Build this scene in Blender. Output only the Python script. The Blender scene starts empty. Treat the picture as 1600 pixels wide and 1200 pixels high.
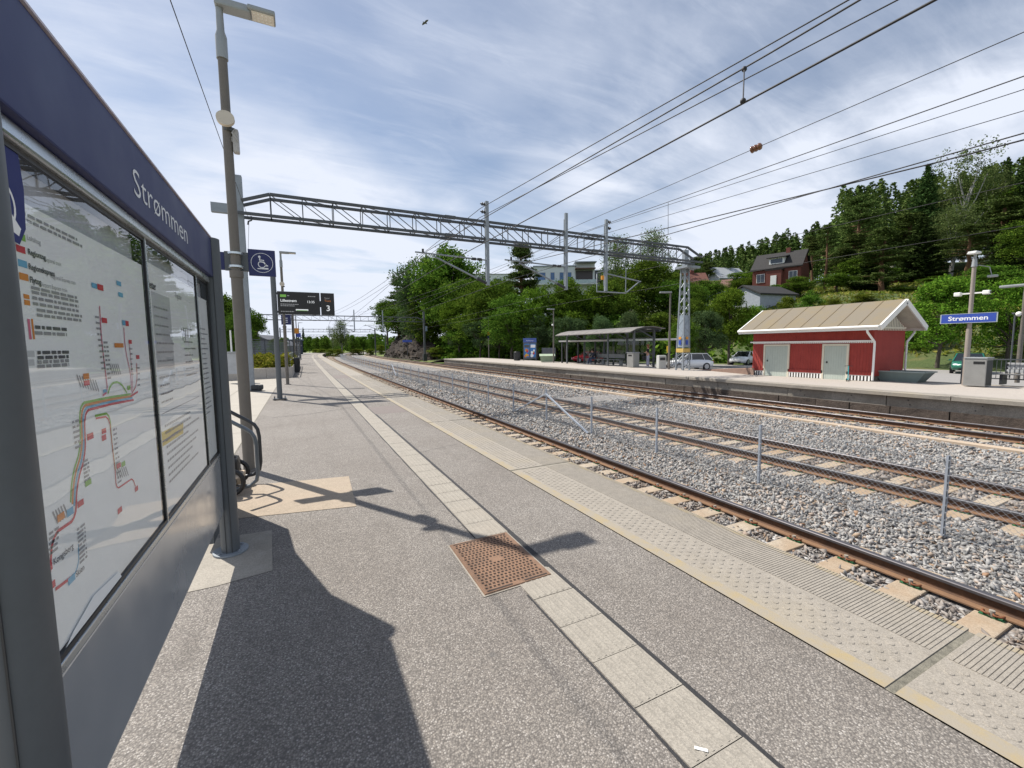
import bpy, bmesh, math, random
import numpy as np
from mathutils import Vector, Matrix
random.seed(7); RNG = np.random.default_rng(11)
scene = bpy.context.scene
COL = scene.collection
R = math.radians
# ------------------------------------------------------------------ camera
CH = 1.655
F, PITCH, YAW, ROLL = 671.2, R(5.05), R(26.28), R(-0.60)
_f = Vector((math.sin(YAW)*math.cos(PITCH), math.cos(YAW)*math.cos(PITCH), -math.sin(PITCH)))
_r0 = Vector((math.cos(YAW), -math.sin(YAW), 0)); _u0 = _r0.cross(_f)
_r = _r0*math.cos(ROLL) + _u0*math.sin(ROLL); _u = _u0*math.cos(ROLL) - _r0*math.sin(ROLL)
cam = bpy.data.cameras.new('camera'); camo = bpy.data.objects.new('camera', cam); COL.objects.link(camo)
camo.matrix_world = Matrix(((_r.x, _u.x, -_f.x, 0), (_r.y, _u.y, -_f.y, 0), (_r.z, _u.z, -_f.z, CH), (0, 0, 0, 1)))
cam.sensor_width = 36; cam.lens = F/1600*36; cam.clip_start = 0.05; cam.clip_end = 9000
scene.camera = camo
# ------------------------------------------------------------------ light
SUN_AZ = Vector((-0.507, 0.862, 0)).normalized(); SUN_EL = R(53.3)
scene.view_settings.view_transform = 'Standard'; scene.view_settings.look = 'None'
scene.view_settings.exposure = 0.50; scene.view_settings.gamma = 1.0
world = bpy.data.worlds.new('World'); scene.world = world; world.use_nodes = True
SKY_R, SKY_O = 80, (1.2, 0.0, 0)
def build_world():
    nt = world.node_tree; nt.nodes.clear(); N = nt.nodes.new; L = nt.links.new
    out = N('ShaderNodeOutputWorld'); bg = N('ShaderNodeBackground'); bg.inputs[1].default_value = 0.078
    sky = N('ShaderNodeTexSky'); sky.sky_type = 'NISHITA'; sky.sun_disc = False
    sky.sun_elevation = SUN_EL; sky.sun_rotation = math.atan2(SUN_AZ.x, SUN_AZ.y); sky.air_density = 1.0; sky.dust_density = 0.6; sky.ozone_density = 1.0
    tc = N('ShaderNodeTexCoord'); sep = N('ShaderNodeSeparateXYZ'); L(tc.outputs['Generated'], sep.inputs[0])
    zz = N('ShaderNodeMath'); zz.operation = 'MAXIMUM'; L(sep.outputs[2], zz.inputs[0]); zz.inputs[1].default_value = 0.0
    za = N('ShaderNodeMath'); za.operation = 'ADD'; L(zz.outputs[0], za.inputs[0]); za.inputs[1].default_value = 0.16
    dv = N('ShaderNodeVectorMath'); dv.operation = 'DIVIDE'; cmb = N('ShaderNodeCombineXYZ')
    L(za.outputs[0], cmb.inputs[0]); L(za.outputs[0], cmb.inputs[1]); cmb.inputs[2].default_value = 1.0
    flat = N('ShaderNodeVectorMath'); flat.operation = 'MULTIPLY'; L(tc.outputs['Generated'], flat.inputs[0]); flat.inputs[1].default_value = (1, 1, 0)
    L(flat.outputs[0], dv.inputs[0]); L(cmb.outputs[0], dv.inputs[1])
    def mapped(rot, scl, off=(0, 0, 0)):
        mp = N('ShaderNodeMapping'); mp.inputs['Rotation'].default_value = (0, 0, R(rot)); mp.inputs['Scale'].default_value = scl; mp.inputs['Location'].default_value = off
        L(dv.outputs[0], mp.inputs['Vector']); return mp.outputs[0]
    def layer(vec, nscale, detail, rough, dist, lo, hi):
        n = N('ShaderNodeTexNoise'); n.inputs['Scale'].default_value = nscale; n.inputs['Detail'].default_value = detail
        n.inputs['Roughness'].default_value = rough; n.inputs['Distortion'].default_value = dist; L(vec, n.inputs['Vector'])
        r = N('ShaderNodeMapRange'); r.interpolation_type = 'SMOOTHSTEP'; r.inputs['From Min'].default_value = lo; r.inputs['From Max'].default_value = hi
        L(n.outputs['Fac'], r.inputs['Value']); return r.outputs[0]
    def mth(op, x, y, clamp=False):
        m = N('ShaderNodeMath'); m.operation = op; m.use_clamp = clamp
        for i, q in enumerate((x, y)):
            if isinstance(q, (int, float)): m.inputs[i].default_value = q
            else: L(q, m.inputs[i])
        return m.outputs[0]
    big = layer(mapped(SKY_R, (1, 1, 1), SKY_O), 0.55, 3, 0.5, 0.3, 0.36, 0.62)           # where the cloud field lies
    body = layer(mapped(20, (1.0, 1.25, 1)), 1.25, 10, 0.55, 0.35, 0.30, 0.66)          # soft cotton body
    strk = layer(mapped(-68, (0.7, 2.6, 1)), 1.5, 8, 0.58, 0.9, 0.36, 0.74)          # combed cirrus streaks
    wisp = layer(mapped(-40, (0.7, 2.2, 1)), 3.2, 10, 0.66, 0.8, 0.44, 0.80)
    f1 = mth('MULTIPLY', big, mth('ADD', mth('MULTIPLY', body, 0.78), mth('MULTIPLY', strk, 0.22)))
    f2 = mth('ADD', f1, mth('MULTIPLY', wisp, 0.16))
    f3 = mth('ADD', f2, mth('MULTIPLY', strk, 0.10))
    hz = N('ShaderNodeMapRange'); hz.interpolation_type = 'SMOOTHSTEP'; hz.inputs['From Min'].default_value = 0.42; hz.inputs['From Max'].default_value = 0.0
    hz.inputs['To Min'].default_value = 0.10; hz.inputs['To Max'].default_value = 0.62; L(sep.outputs[2], hz.inputs['Value'])
    sm_ = mth('ADD', mth('MULTIPLY', f3, 1.18), hz.outputs[0], True)
    class _o: outputs = [sm_]
    sm = _o
    mx = N('ShaderNodeMix'); mx.data_type = 'RGBA'; L(sm.outputs[0], mx.inputs['Factor']); L(sky.outputs[0], mx.inputs['A']); mx.inputs['B'].default_value = (7.6, 8.1, 9.2, 1)
    L(mx.outputs['Result'], bg.inputs[0]); L(bg.outputs[0], out.inputs[0])
build_world()
sl = bpy.data.lights.new('sun', 'SUN'); sl.energy = 4.8; sl.angle = R(0.5); sl.color = (1.0, 0.94, 0.85)
so = bpy.data.objects.new('sun', sl); COL.objects.link(so)
_sd = Vector((SUN_AZ.x*math.cos(SUN_EL), SUN_AZ.y*math.cos(SUN_EL), math.sin(SUN_EL)))
so.rotation_euler = _sd.to_track_quat('Z', 'Y').to_euler(); so.location = _sd*200
# ------------------------------------------------------------------ helpers: space
_ss = np.linspace(-60, 700, 7601)
_k = np.where(_ss < 90, 0.00021, 0.0013)
_th = np.concatenate([[0], np.cumsum((_k[1:]+_k[:-1])/2*0.1)]); _th -= np.interp(0, _ss, _th)
_px = np.concatenate([[0], np.cumsum(np.sin(_th)[:-1]*0.1)]); _py = np.concatenate([[0], np.cumsum(np.cos(_th)[:-1]*0.1)])
_px -= np.interp(0, _ss, _px); _py -= np.interp(0, _ss, _py)
def W(o, s, z=0.0):
    """point at offset o right of, and distance s along, the line of the railway"""
    t = np.interp(s, _ss, _th)
    return Vector((float(np.interp(s, _ss, _px)+o*np.cos(t)), float(np.interp(s, _ss, _py)-o*np.sin(t)), z))
def head(s): return -float(np.interp(s, _ss, _th))
def ray(u, v): return _f + _r*((u-800)/F) - _u*((v-600)/F)
def at(u, v, d): return Vector((0, 0, CH)) + ray(u, v)*d
def hitz(u, v, z):
    q = ray(u, v); return Vector((0, 0, CH)) + q*((z-CH)/q.z)
def hity(u, v, y):
    q = ray(u, v); return Vector((0, 0, CH)) + q*(y/q.y)
def sof(p):
    i = int(np.argmin((_px-p[0])**2+(_py-p[1])**2)); t = _th[i]
    return float(_ss[i]), float((p[0]-_px[i])*np.cos(t)-(p[1]-_py[i])*np.sin(t))
# ------------------------------------------------------------------ helpers: objects
def thing(name, label, cat, loc=(0, 0, 0), rz=0.0, group=None):
    o = bpy.data.objects.new(name, None); COL.objects.link(o); o.empty_display_size = 0.2
    o.location = loc; o.rotation_euler = (0, 0, rz); o['label'] = label; o['category'] = cat
    if group: o['group'] = group
    return o
def tag(o, label, cat, group=None):
    o['label'] = label; o['category'] = cat
    if group: o['group'] = group
    return o
def setting(o): o['kind'] = 'structure'; return o
def stuff(o): o['kind'] = 'stuff'; return o
def kids(o): return [c for c in bpy.data.objects if c.parent == o]
def dup(o, loc, rz=0.0, label=None, group=None, scale=None):
    def rec(x, par):
        c = x.copy(); COL.objects.link(c); c.parent = par
        for ch in x.children: rec(ch, c)
        return c
    c = rec(o, None); c.location = loc; c.rotation_euler = (0, 0, rz)
    if scale: c.scale = scale
    if label: c['label'] = label
    if group: c['group'] = group
    return c
class MB:
    def __init__(s): s.v = []; s.f = []; s.m = []; s.sm = []
    def add(s, vs, fs, mi=0, smooth=False):
        b = len(s.v); s.v += [tuple(x) for x in vs]
        for q in fs: s.f.append(tuple(i+b for i in q)); s.m.append(mi); s.sm.append(smooth)
        return s
    def box(s, x0, x1, y0, y1, z0, z1, mi=0, M=None):
        vs = [Vector((x, y, z)) for z in (z0, z1) for y in (y0, y1) for x in (x0, x1)]
        if M: vs = [M @ q for q in vs]
        return s.add(vs, [(0, 2, 3, 1), (4, 5, 7, 6), (0, 1, 5, 4), (2, 6, 7, 3), (0, 4, 6, 2), (1, 3, 7, 5)], mi)
    def bbox(s, x0, x1, y0, y1, z0, z1, b=0.01, mi=0):
        """box with chamfered edges"""
        bm = bmesh.new(); bmesh.ops.create_cube(bm, size=1)
        for q in bm.verts: q.co = Vector((x0+(q.co.x+.5)*(x1-x0), y0+(q.co.y+.5)*(y1-y0), z0+(q.co.z+.5)*(z1-z0)))
        bmesh.ops.bevel(bm, geom=list(bm.edges), offset=b, segments=2, affect='EDGES', profile=0.6)
        bm.verts.index_update(); s.add([q.co for q in bm.verts], [[w.index for w in f.verts] for f in bm.faces], mi); bm.free(); return s
    def bar(s, a, b, w, h=None, mi=0, up=(0, 0, 1)):
        a = Vector(a); b = Vector(b); h = h or w; d = (b-a).normalized(); up = Vector(up)
        if abs(d.dot(up)) > .98: up = Vector((1, 0, 0))
        x = d.cross(up).normalized()*w/2; y = x.cross(d).normalized()*h/2
        return s.add([a-x-y, a+x-y, a+x+y, a-x+y, b-x-y, b+x-y, b+x+y, b-x+y], [(0, 1, 2, 3), (7, 6, 5, 4), (0, 4, 5, 1), (1, 5, 6, 2), (2, 6, 7, 3), (3, 7, 4, 0)], mi)
    def cyl(s, a, b, ra, rb=None, n=12, mi=0, cap=True):
        return s.tube([a, b], [ra, rb if rb is not None else ra], n, mi, cap)
    def tube(s, pts, rad, n=10, mi=0, cap=True):
        pts = [Vector(p) for p in pts]
        if not hasattr(rad, '__len__'): rad = [rad]*len(pts)
        vs = []; prev = None
        for i, p in enumerate(pts):
            d = (pts[min(i+1, len(pts)-1)]-pts[max(i-1, 0)]).normalized()
            if prev is None:
                up = Vector((0, 0, 1)) if abs(d.z) < .95 else Vector((1, 0, 0)); x = d.cross(up).normalized()
            else: x = (prev-d*prev.dot(d)).normalized()
            prev = x; y = d.cross(x)
            vs += [p+(x*math.cos(2*math.pi*k/n)+y*math.sin(2*math.pi*k/n))*rad[i] for k in range(n)]
        fs = [(i*n+k, i*n+(k+1) % n, (i+1)*n+(k+1) % n, (i+1)*n+k) for i in range(len(pts)-1) for k in range(n)]
        s.add(vs, fs, mi, True)
        if cap: s.add(vs[:n], [tuple(range(n))[::-1]], mi); s.add(vs[-n:], [tuple(range(n))], mi)
        return s
    def prism(s, poly, a, ex, ey, ez, mi=0):
        """polygon (2D) in plane (a; ex, ey) extruded by ez"""
        a = Vector(a); ex = Vector(ex); ey = Vector(ey); ez = Vector(ez); n = len(poly)
        lo = [a+ex*p[0]+ey*p[1] for p in poly]; hi = [q+ez for q in lo]
        return s.add(lo+hi, [tuple(range(n))[::-1], tuple(range(n, 2*n))]+[(i, (i+1) % n, n+(i+1) % n, n+i) for i in range(n)], mi)
    def quad(s, a, b, c, d, mi=0): return s.add([a, b, c, d], [(0, 1, 2, 3)], mi)
    def sphere(s, c, r, mi=0, n=10, sc=(1, 1, 1)):
        c = Vector(c); vs = []; 
        for i in range(1, n//2):
            t = math.pi*i/(n//2)
            vs += [c+Vector((math.sin(t)*math.cos(2*math.pi*k/n)*sc[0], math.sin(t)*math.sin(2*math.pi*k/n)*sc[1], math.cos(t)*sc[2]))*r for k in range(n)]
        m = n//2-1; vs += [c+Vector((0, 0, r*sc[2])), c-Vector((0, 0, r*sc[2]))]
        fs = [(i*n+k, (i+1)*n+k, (i+1)*n+(k+1) % n, i*n+(k+1) % n) for i in range(m-1) for k in range(n)]
        fs += [(m*n, k, (k+1) % n) for k in range(n)]+[(m*n+1, (m-1)*n+(k+1) % n, (m-1)*n+k) for k in range(n)]
        return s.add(vs, fs, mi, True)
    def obj(s, name, mats, parent=None, loc=None):
        me = bpy.data.meshes.new(name); loc = Vector(loc) if loc is not None else None
        vs = [tuple(Vector(q)-loc) for q in s.v] if loc is not None else s.v
        me.from_pydata(vs, [], s.f)
        if not isinstance(mats, (list, tuple)): mats = [mats]
        for m in mats: me.materials.append(m)
        if len(s.f):
            me.polygons.foreach_set('material_index', s.m); me.polygons.foreach_set('use_smooth', s.sm)
        me.update(); o = bpy.data.objects.new(name, me); COL.objects.link(o)
        if parent is not None: o.parent = parent
        elif loc is not None: o.location = loc
        return o
def npmesh(name, co, faces, mat, parent=None, mi=None):
    """fast mesh from arrays; faces (n,3) or (n,4)"""
    me = bpy.data.meshes.new(name); k = faces.shape[1]
    me.vertices.add(len(co)); me.vertices.foreach_set('co', np.asarray(co, np.float32).ravel())
    me.loops.add(faces.size); me.loops.foreach_set('vertex_index', faces.ravel().astype(np.int32))
    me.polygons.add(len(faces)); me.polygons.foreach_set('loop_start', np.arange(0, faces.size, k, dtype=np.int32))
    try: me.polygons.foreach_set('loop_total', np.full(len(faces), k, np.int32))
    except Exception: pass
    for m in (mat if isinstance(mat, (list, tuple)) else [mat]): me.materials.append(m)
    if mi is not None: me.polygons.foreach_set('material_index', np.asarray(mi, np.int32))
    me.update(calc_edges=True); me.validate()
    o = bpy.data.objects.new(name, me); COL.objects.link(o)
    if parent is not None: o.parent = parent
    return o
def text_polys(txt, size, align='LEFT', bold=0.0):
    """(verts, faces) of a word set in the XY plane"""
    cu = bpy.data.curves.new('lettering', 'FONT'); cu.body = txt; cu.size = size; cu.align_x = align; cu.fill_mode = 'FRONT'; cu.offset = bold; cu.resolution_u = 3
    ob = bpy.data.objects.new('lettering', cu); me = bpy.data.meshes.new_from_object(ob)
    vs = [v.co.copy() for v in me.vertices]; fs = [tuple(p.vertices) for p in me.polygons]
    bpy.data.objects.remove(ob); bpy.data.meshes.remove(me); bpy.data.curves.remove(cu)
    return vs, fs
def put_text(mb, txt, size, org, ex, ey, mi, align='LEFT', bold=0.0, sx=1.0, width=None):
    vs, fs = text_polys(txt, size, align, bold)
    if width: sx = width/(max(v.x for v in vs)-min(v.x for v in vs))
    org = Vector(org); ex = Vector(ex); ey = Vector(ey)
    mb.add([org+ex*(v.x*sx)+ey*v.y for v in vs], fs, mi)
# ------------------------------------------------------------------ helpers: materials
MATS = {}
class NT:
    def __init__(s, name):
        s.m = bpy.data.materials.new(name); s.m.use_nodes = True; s.t = s.m.node_tree; s.t.nodes.clear()
        s.out = s.N('ShaderNodeOutputMaterial'); s.b = s.N('ShaderNodeBsdfPrincipled'); s.L(s.b.outputs[0], s.out.inputs[0])
        s.geo = s.N('ShaderNodeNewGeometry'); s.tc = s.N('ShaderNodeTexCoord')
    def N(s, t, **kw):
        n = s.t.nodes.new(t)
        for k, v in kw.items(): setattr(n, k, v)
        return n
    def L(s, a, b): s.t.links.new(a, b)
    def vec(s, world=True, scale=(1, 1, 1)):
        mp = s.N('ShaderNodeMapping'); mp.inputs['Scale'].default_value = scale
        s.L(s.geo.outputs['Position'] if world else s.tc.outputs['Object'], mp.inputs['Vector']); return mp.outputs[0]
    def noise(s, vec, scale, detail=4, rough=.55, dist=0):
        n = s.N('ShaderNodeTexNoise'); n.inputs['Scale'].default_value = scale; n.inputs['Detail'].default_value = detail
        n.inputs['Roughness'].default_value = rough; n.inputs['Distortion'].default_value = dist; s.L(vec, n.inputs['Vector']); return n.outputs['Fac']
    def voro(s, vec, scale, feature='F1'):
        n = s.N('ShaderNodeTexVoronoi', feature=feature); n.inputs['Scale'].default_value = scale; s.L(vec, n.inputs['Vector']); return n
    def ramp(s, fac, stops, interp='LINEAR'):
        r = s.N('ShaderNodeValToRGB'); r.color_ramp.interpolation = interp; e = r.color_ramp.elements
        while len(e) < len(stops): e.new(0.5)
        for i, (p, c) in enumerate(stops): e[i].position = p; e[i].color = (*c, 1) if len(c) == 3 else c
        s.L(fac, r.inputs[0]); return r.outputs[0]
    def mix(s, fac, a, b, blend='MIX'):
        n = s.N('ShaderNodeMix', data_type='RGBA', blend_type=blend)
        for k, x in (('Factor', fac), ('A', a), ('B', b)):
            if isinstance(x, (int, float)): n.inputs[k].default_value = x
            elif isinstance(x, tuple): n.inputs[k].default_value = (*x, 1)
            else: s.L(x, n.inputs[k])
        return n.outputs['Result']
    def math(s, op, a, b=None, clamp=False):
        n = s.N('ShaderNodeMath', operation=op); n.use_clamp = clamp
        for i, x in enumerate((a, b)):
            if x is None: continue
            if isinstance(x, (int, float)): n.inputs[i].default_value = x
            else: s.L(x, n.inputs[i])
        return n.outputs[0]
    def rng(s, x, a, b, c=0, d=1):
        n = s.N('ShaderNodeMapRange'); n.inputs['From Min'].default_value = a; n.inputs['From Max'].default_value = b
        n.inputs['To Min'].default_value = c; n.inputs['To Max'].default_value = d; s.L(x, n.inputs['Value']); return n.outputs[0]
    def col(s, x):
        if isinstance(x, tuple): s.b.inputs['Base Color'].default_value = (*x, 1)
        else: s.L(x, s.b.inputs['Base Color'])
    def rough(s, x):
        if isinstance(x, (int, float)): s.b.inputs['Roughness'].default_value = x
        else: s.L(x, s.b.inputs['Roughness'])
    def metal(s, x): s.b.inputs['Metallic'].default_value = x
    def bump(s, h, strength=.3, dist=.01):
        n = s.N('ShaderNodeBump'); n.inputs['Strength'].default_value = strength; n.inputs['Distance'].default_value = dist
        s.L(h, n.inputs['Height']); s.L(n.outputs[0], s.b.inputs['Normal'])
def plain(name, c, rough=.5, metal=0.0, var=.18, scale=3.0, bump=0.0, bscale=60, coat=0.0, world=False, dirt=None):
    """painted/cast surface with large and small tonal wear"""
    if name in MATS: return MATS[name]
    n = NT(name); v = n.vec(world)
    a = n.noise(v, scale, 5, .6); b = n.noise(v, scale*14, 3, .6)
    k = n.math('ADD', n.math('MULTIPLY', a, .7), n.math('MULTIPLY', b, .3))
    lo = tuple(max(0, x*(1-var)) for x in c); hi = tuple(min(1, x*(1+var)) for x in c)
    cc = n.ramp(k, [(.3, lo), (.7, hi)])
    if dirt: cc = n.mix(n.rng(n.noise(v, scale*.6, 6, .7), .52, .75), cc, dirt)
    n.col(cc); n.metal(metal); n.rough(n.rng(a, .2, .8, max(.03, rough*.8), min(1, rough*1.2)))
    if coat: n.b.inputs['Coat Weight'].default_value = coat; n.b.inputs['Coat Roughness'].default_value = .04
    if bump: n.bump(n.noise(v, bscale, 4, .6), bump, .01)
    MATS[name] = n.m; return n.m
def emis(name, c, e):
    n = NT(name); n.col((0.01, 0.01, 0.01)); n.b.inputs['Emission Color'].default_value = (*c, 1); n.b.inputs['Emission Strength'].default_value = e; return n.m
def sweep(prof, o, z, svals, mb=None, mi=None, closed=True):
    """extrude a cross-section [(do,dz)] along the railway at offset o"""
    mb = mb or MB(); n = len(prof); vs = []
    for s in svals:
        for p in prof: vs.append(W(o+p[0], s, z+p[1]))
    k = len(svals); m = n if closed else n-1
    for i in range(k-1):
        for j in range(m):
            mb.add([], [], 0)
    b = len(mb.v); mb.v += [tuple(q) for q in vs]
    for i in range(k-1):
        for j in range(m):
            a0 = b+i*n+j; a1 = b+i*n+(j+1) % n
            mb.f.append((a0, a1, a1+n, a0+n)); mb.m.append(mi[j] if mi else 0); mb.sm.append(False)
    if closed:
        mb.f.append(tuple(b+j for j in range(n))); mb.m.append(mi[0] if mi else 0); mb.sm.append(False)
        mb.f.append(tuple(b+(k-1)*n+j for j in range(n))[::-1]); mb.m.append(mi[0] if mi else 0); mb.sm.append(False)
    return mb
def srange(a, b, step): return list(np.linspace(a, b, max(2, int(round((b-a)/step))+1)))
SFAR = srange(-6, 30, 1.5)[:-1]+srange(30, 120, 4)[:-1]+srange(120, 330, 8)
def strip(name, o0, o1, z, svals, mat): 
    mb = MB(); a = [W(o0, s, z) for s in svals]; b = [W(o1, s, z) for s in svals]; n = len(svals)
    mb.add(a+b, [(i, n+i, n+i+1, i+1) for i in range(n-1)]); return mb.obj(name, mat)
# ================================================================== MATERIALS
ZR, ZB, ZF, ZP = -0.748, -0.95, -0.06, -0.60      # rail top, ballast, far platform, car park
def m_aggregate():
    n = NT('exposed_aggregate_asphalt'); v = n.vec()
    a = n.voro(v, 118); big = n.noise(v, .45, 5, .6); mid = n.noise(v, 5, 4, .6)
    sp = n.N('ShaderNodeSeparateColor'); n.L(a.outputs['Color'], sp.inputs[0])
    c = n.ramp(sp.outputs[0], [(0, (.16, .147, .132)), (.3, (.23, .210, .188)), (.55, (.29, .266, .238)), (.72, (.35, .316, .275)), (.88, (.43, .402, .366)), (1, (.56, .535, .50))])
    c = n.mix(n.rng(a.outputs['Distance'], .35, .75), c, (.09, .078, .07))
    c = n.mix(n.rng(big, .35, .7), c, (.74, .70, .68), 'MULTIPLY'); c = n.mix(n.rng(mid, .3, .75, 0, .55), c, (.66, .64, .63), 'MULTIPLY')
    st = n.noise(n.vec(), 1.1, 6, .72, 1.0); c = n.mix(n.rng(st, .56, .70, 0, .40), c, (.30, .26, .23), 'MULTIPLY')
    gm = n.voro(v, 3.1); sg_ = n.N('ShaderNodeSeparateColor'); n.L(gm.outputs['Color'], sg_.inputs[0]); spot = n.math('MULTIPLY', n.rng(gm.outputs['Distance'], .075, .055, 0, 1), n.math('GREATER_THAN', sg_.outputs[0], .62)); c = n.mix(n.math('MULTIPLY', n.math('MINIMUM', n.math('MAXIMUM', spot, 0), 1), .75), c, (.075, .07, .066))
    dr = n.noise(n.vec(True, (3.5, .35, 1)), 1.0, 5, .65); c = n.mix(n.rng(dr, .50, .72, 0, .35), c, (.50, .46, .42), 'MULTIPLY')
    c = n.mix(.28, c, (.235, .222, .205)); n.col(c); n.rough(.82); h = n.math('SUBTRACT', .6, a.outputs['Distance'])
    n.bump(n.math('ADD', h, n.math('MULTIPLY', sp.outputs[1], .5)), .55, .006); return n.m
def m_concrete(name, base=(.42, .39, .34), var=.2, grain=160, stain=(.24, .21, .17), stain_at=(.55, .8), world=True, bump=.25):
    n = NT(name); v = n.vec(world); a = n.noise(v, .9, 6, .65); b = n.noise(v, 9, 5, .6); g = n.voro(v, grain)
    sp = n.N('ShaderNodeSeparateColor'); n.L(g.outputs['Color'], sp.inputs[0])
    k = n.math('ADD', n.math('MULTIPLY', b, .55), n.math('MULTIPLY', sp.outputs[0], .45))
    c = n.ramp(k, [(.25, tuple(x*(1-var*1.3) for x in base)), (.75, tuple(min(1, x*(1+var)) for x in base))])
    c = n.mix(n.rng(a, stain_at[0], stain_at[1], 0, .7), c, stain)
    n.col(c); n.rough(.85); n.bump(n.math('ADD', b, n.math('MULTIPLY', g.outputs['Distance'], .6)), bump, .004); return n.m
def m_ballast():
    n = NT('ballast_bed'); v = n.vec(); a = n.voro(v, 17); sp = n.N('ShaderNodeSeparateColor'); n.L(a.outputs['Color'], sp.inputs[0])
    c = n.ramp(sp.outputs[0], [(0, (.14, .14, .145)), (.35, (.26, .26, .265)), (.7, (.38, .375, .37)), (1, (.50, .49, .48))])
    c = n.mix(n.rng(sp.outputs[1], .8, 1, 0, .8), c, (.36, .28, .21)); c = n.mix(n.rng(a.outputs['Distance'], .38, .8), c, (.10, .095, .09))
    c = n.mix(n.rng(n.noise(v, .5, 4), .45, .75, 0, .35), c, (.30, .24, .19))
    n.col(c); n.rough(.9); n.bump(n.math('ADD', n.math('SUBTRACT', .7, a.outputs['Distance']), n.math('MULTIPLY', sp.outputs[2], .8)), 1.0, .04); return n.m
def m_stone():
    n = NT('ballast_stone'); ri = n.geo.outputs['Random Per Island']; v = n.vec()
    c = n.ramp(ri, [(0, (.15, .152, .158)), (.25, (.25, .25, .25)), (.5, (.335, .332, .325)), (.75, (.425, .412, .395)), (.9, (.38, .32, .28)), (.97, (.35, .26, .18)), (1, (.30, .17, .10))])
    c = n.mix(n.rng(n.noise(v, 60, 4, .7), .35, .7, 0, .5), c, (.62, .61, .60), 'MULTIPLY'); sx_ = n.N('ShaderNodeSeparateXYZ'); n.L(n.geo.outputs['Position'], sx_.inputs[0]); yy = n.math('MULTIPLY', n.math('MULTIPLY', sx_.outputs[1], sx_.outputs[1]), -.000105); xo = n.math('ADD', sx_.outputs[0], yy)
    ds = None
    for oc in (5.03, 9.70, 16.88):
        q = n.math('ABSOLUTE', n.math('SUBTRACT', xo, oc)); ds = q if ds is None else n.math('MINIMUM', ds, q)
    near = n.math('MULTIPLY', n.rng(ds, 1.25, .55, 0, 1), n.rng(n.noise(v, 1.6, 5, .7), .35, .65, .15, .75)); near = n.math('MINIMUM', n.math('MAXIMUM', near, 0), 1)
    c = n.mix(near, c, (.20, .145, .105)); n.col(c); n.rough(.85); n.bump(n.noise(v, 140, 3), .35, .004); return n.m
def m_rail():
    n = NT('rail_rust'); v = n.vec(); c = n.ramp(n.noise(v, 7, 6, .7), [(.3, (.055, .030, .020)), (.6, (.12, .062, .034)), (.8, (.20, .105, .055))])
    n.col(c); n.rough(.8); n.metal(.15); n.bump(n.noise(v, 90, 4), .3, .003); return n.m
def m_grass(name='meadow_grass', a=(.07, .12, .02), b=(.16, .21, .04), d=(.20, .17, .06)):
    n = NT(name); v = n.vec(); k = n.noise(v, .25, 6, .65); k2 = n.noise(v, 6, 5, .75)
    c = n.ramp(k2, [(.25, a), (.7, b)]); c = n.mix(n.rng(k, .5, .68, 0, .8), c, d); n.col(c); n.rough(.9); n.bump(k2, .8, .15); return n.m
M_AGG = m_aggregate(); M_BED = m_ballast(); M_STONE = m_stone(); M_RAIL = m_rail(); M_GRASS = m_grass()
M_HILL = m_grass('hill_ground', (.03, .055, .012), (.085, .12, .025), (.15, .135, .045))
M_TILE = m_concrete('guidance_tile', (.285, .262, .225), .18, 170, (.30, .265, .22), (.5, .8))
M_SLAB = m_concrete('edge_slab', (.275, .25, .215), .18, 190, (.30, .26, .19), (.5, .8))
M_PAVE = m_concrete('pale_paving', (.34, .315, .275), .12, 160, (.42, .39, .33), (.55, .8))
M_PATCH = m_concrete('tan_patch', (.33, .27, .205), .14, 120, (.40, .31, .23), (.5, .8))
M_PAD = m_concrete('pad_concrete', (.30, .275, .235), .15, 150, (.20, .17, .13), (.5, .75))
M_SLEEP = m_concrete('sleeper_concrete', (.37, .315, .245), .18, 100, (.29, .185, .10), (.42, .66), True, .15)
M_DUCT = m_concrete('duct_lid', (.42, .335, .25), .08, 100, (.50, .40, .30), (.5, .8))
M_WALL = m_concrete('platform_wall', (.25, .23, .20), .22, 60, (.13, .11, .09), (.44, .66))
M_FTOP = m_concrete('far_platform_top', (.37, .335, .30), .10, 60, (.40, .36, .32), (.5, .8))
M_LOT = m_concrete('car_park_asphalt', (.26, .25, .24), .12, 40, (.22, .21, .2), (.5, .8))
M_YEL = NT('worn_yellow_line'); _v = M_YEL.vec(); M_YEL.col(M_YEL.mix(M_YEL.rng(M_YEL.noise(_v, 5, 8, .75), .30, .52), (.325, .255, .135), (.285, .252, .20))); M_YEL.rough(.85); M_YEL.bump(M_YEL.noise(_v, 120, 4), .3, .003); M_YEL = M_YEL.m
M_TAR = plain('tar_joint', (.022, .022, .024), .7, world=True, bump=.5)
M_GAP = plain('joint_grit', (.16, .15, .12), .95, var=.5, scale=20, world=True, bump=.8)
M_GALV = plain('galvanised_steel', (.25, .28, .31), .5, .25, .15, 4)
M_GALVD = plain('backlit_galvanised_steel', (.075, .084, .094), .55, .2, .18, 3)  # base colour darkened to stand for the truss seen backlit
M_GREY = plain('grey_painted_steel', (.10, .112, .122), .5, .1, .10, 2.5)
M_POLE = plain('brown_grey_pole', (.15, .135, .118), .55, .1, .14, 3)
M_BLK = plain('black_plastic', (.012, .012, .013), .4)
M_DARK = plain('dark_grey_metal', (.045, .048, .052), .5, .3)
M_ALU = plain('brushed_aluminium', (.62, .66, .68), .28, .85, .08, 6)
M_LAMP = plain('lamp_grey', (.30, .32, .33), .45, .3, .1)
M_BLUE = plain('sign_blue', (.012, .018, .10), .5, 0, .06, 2)
M_SBLUE = plain('bright_sign_blue', (.03, .07, .36), .4, 0, .06, 2)
M_WHITE = plain('white_paint', (.78, .78, .76), .5, 0, .05, 3)
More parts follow.
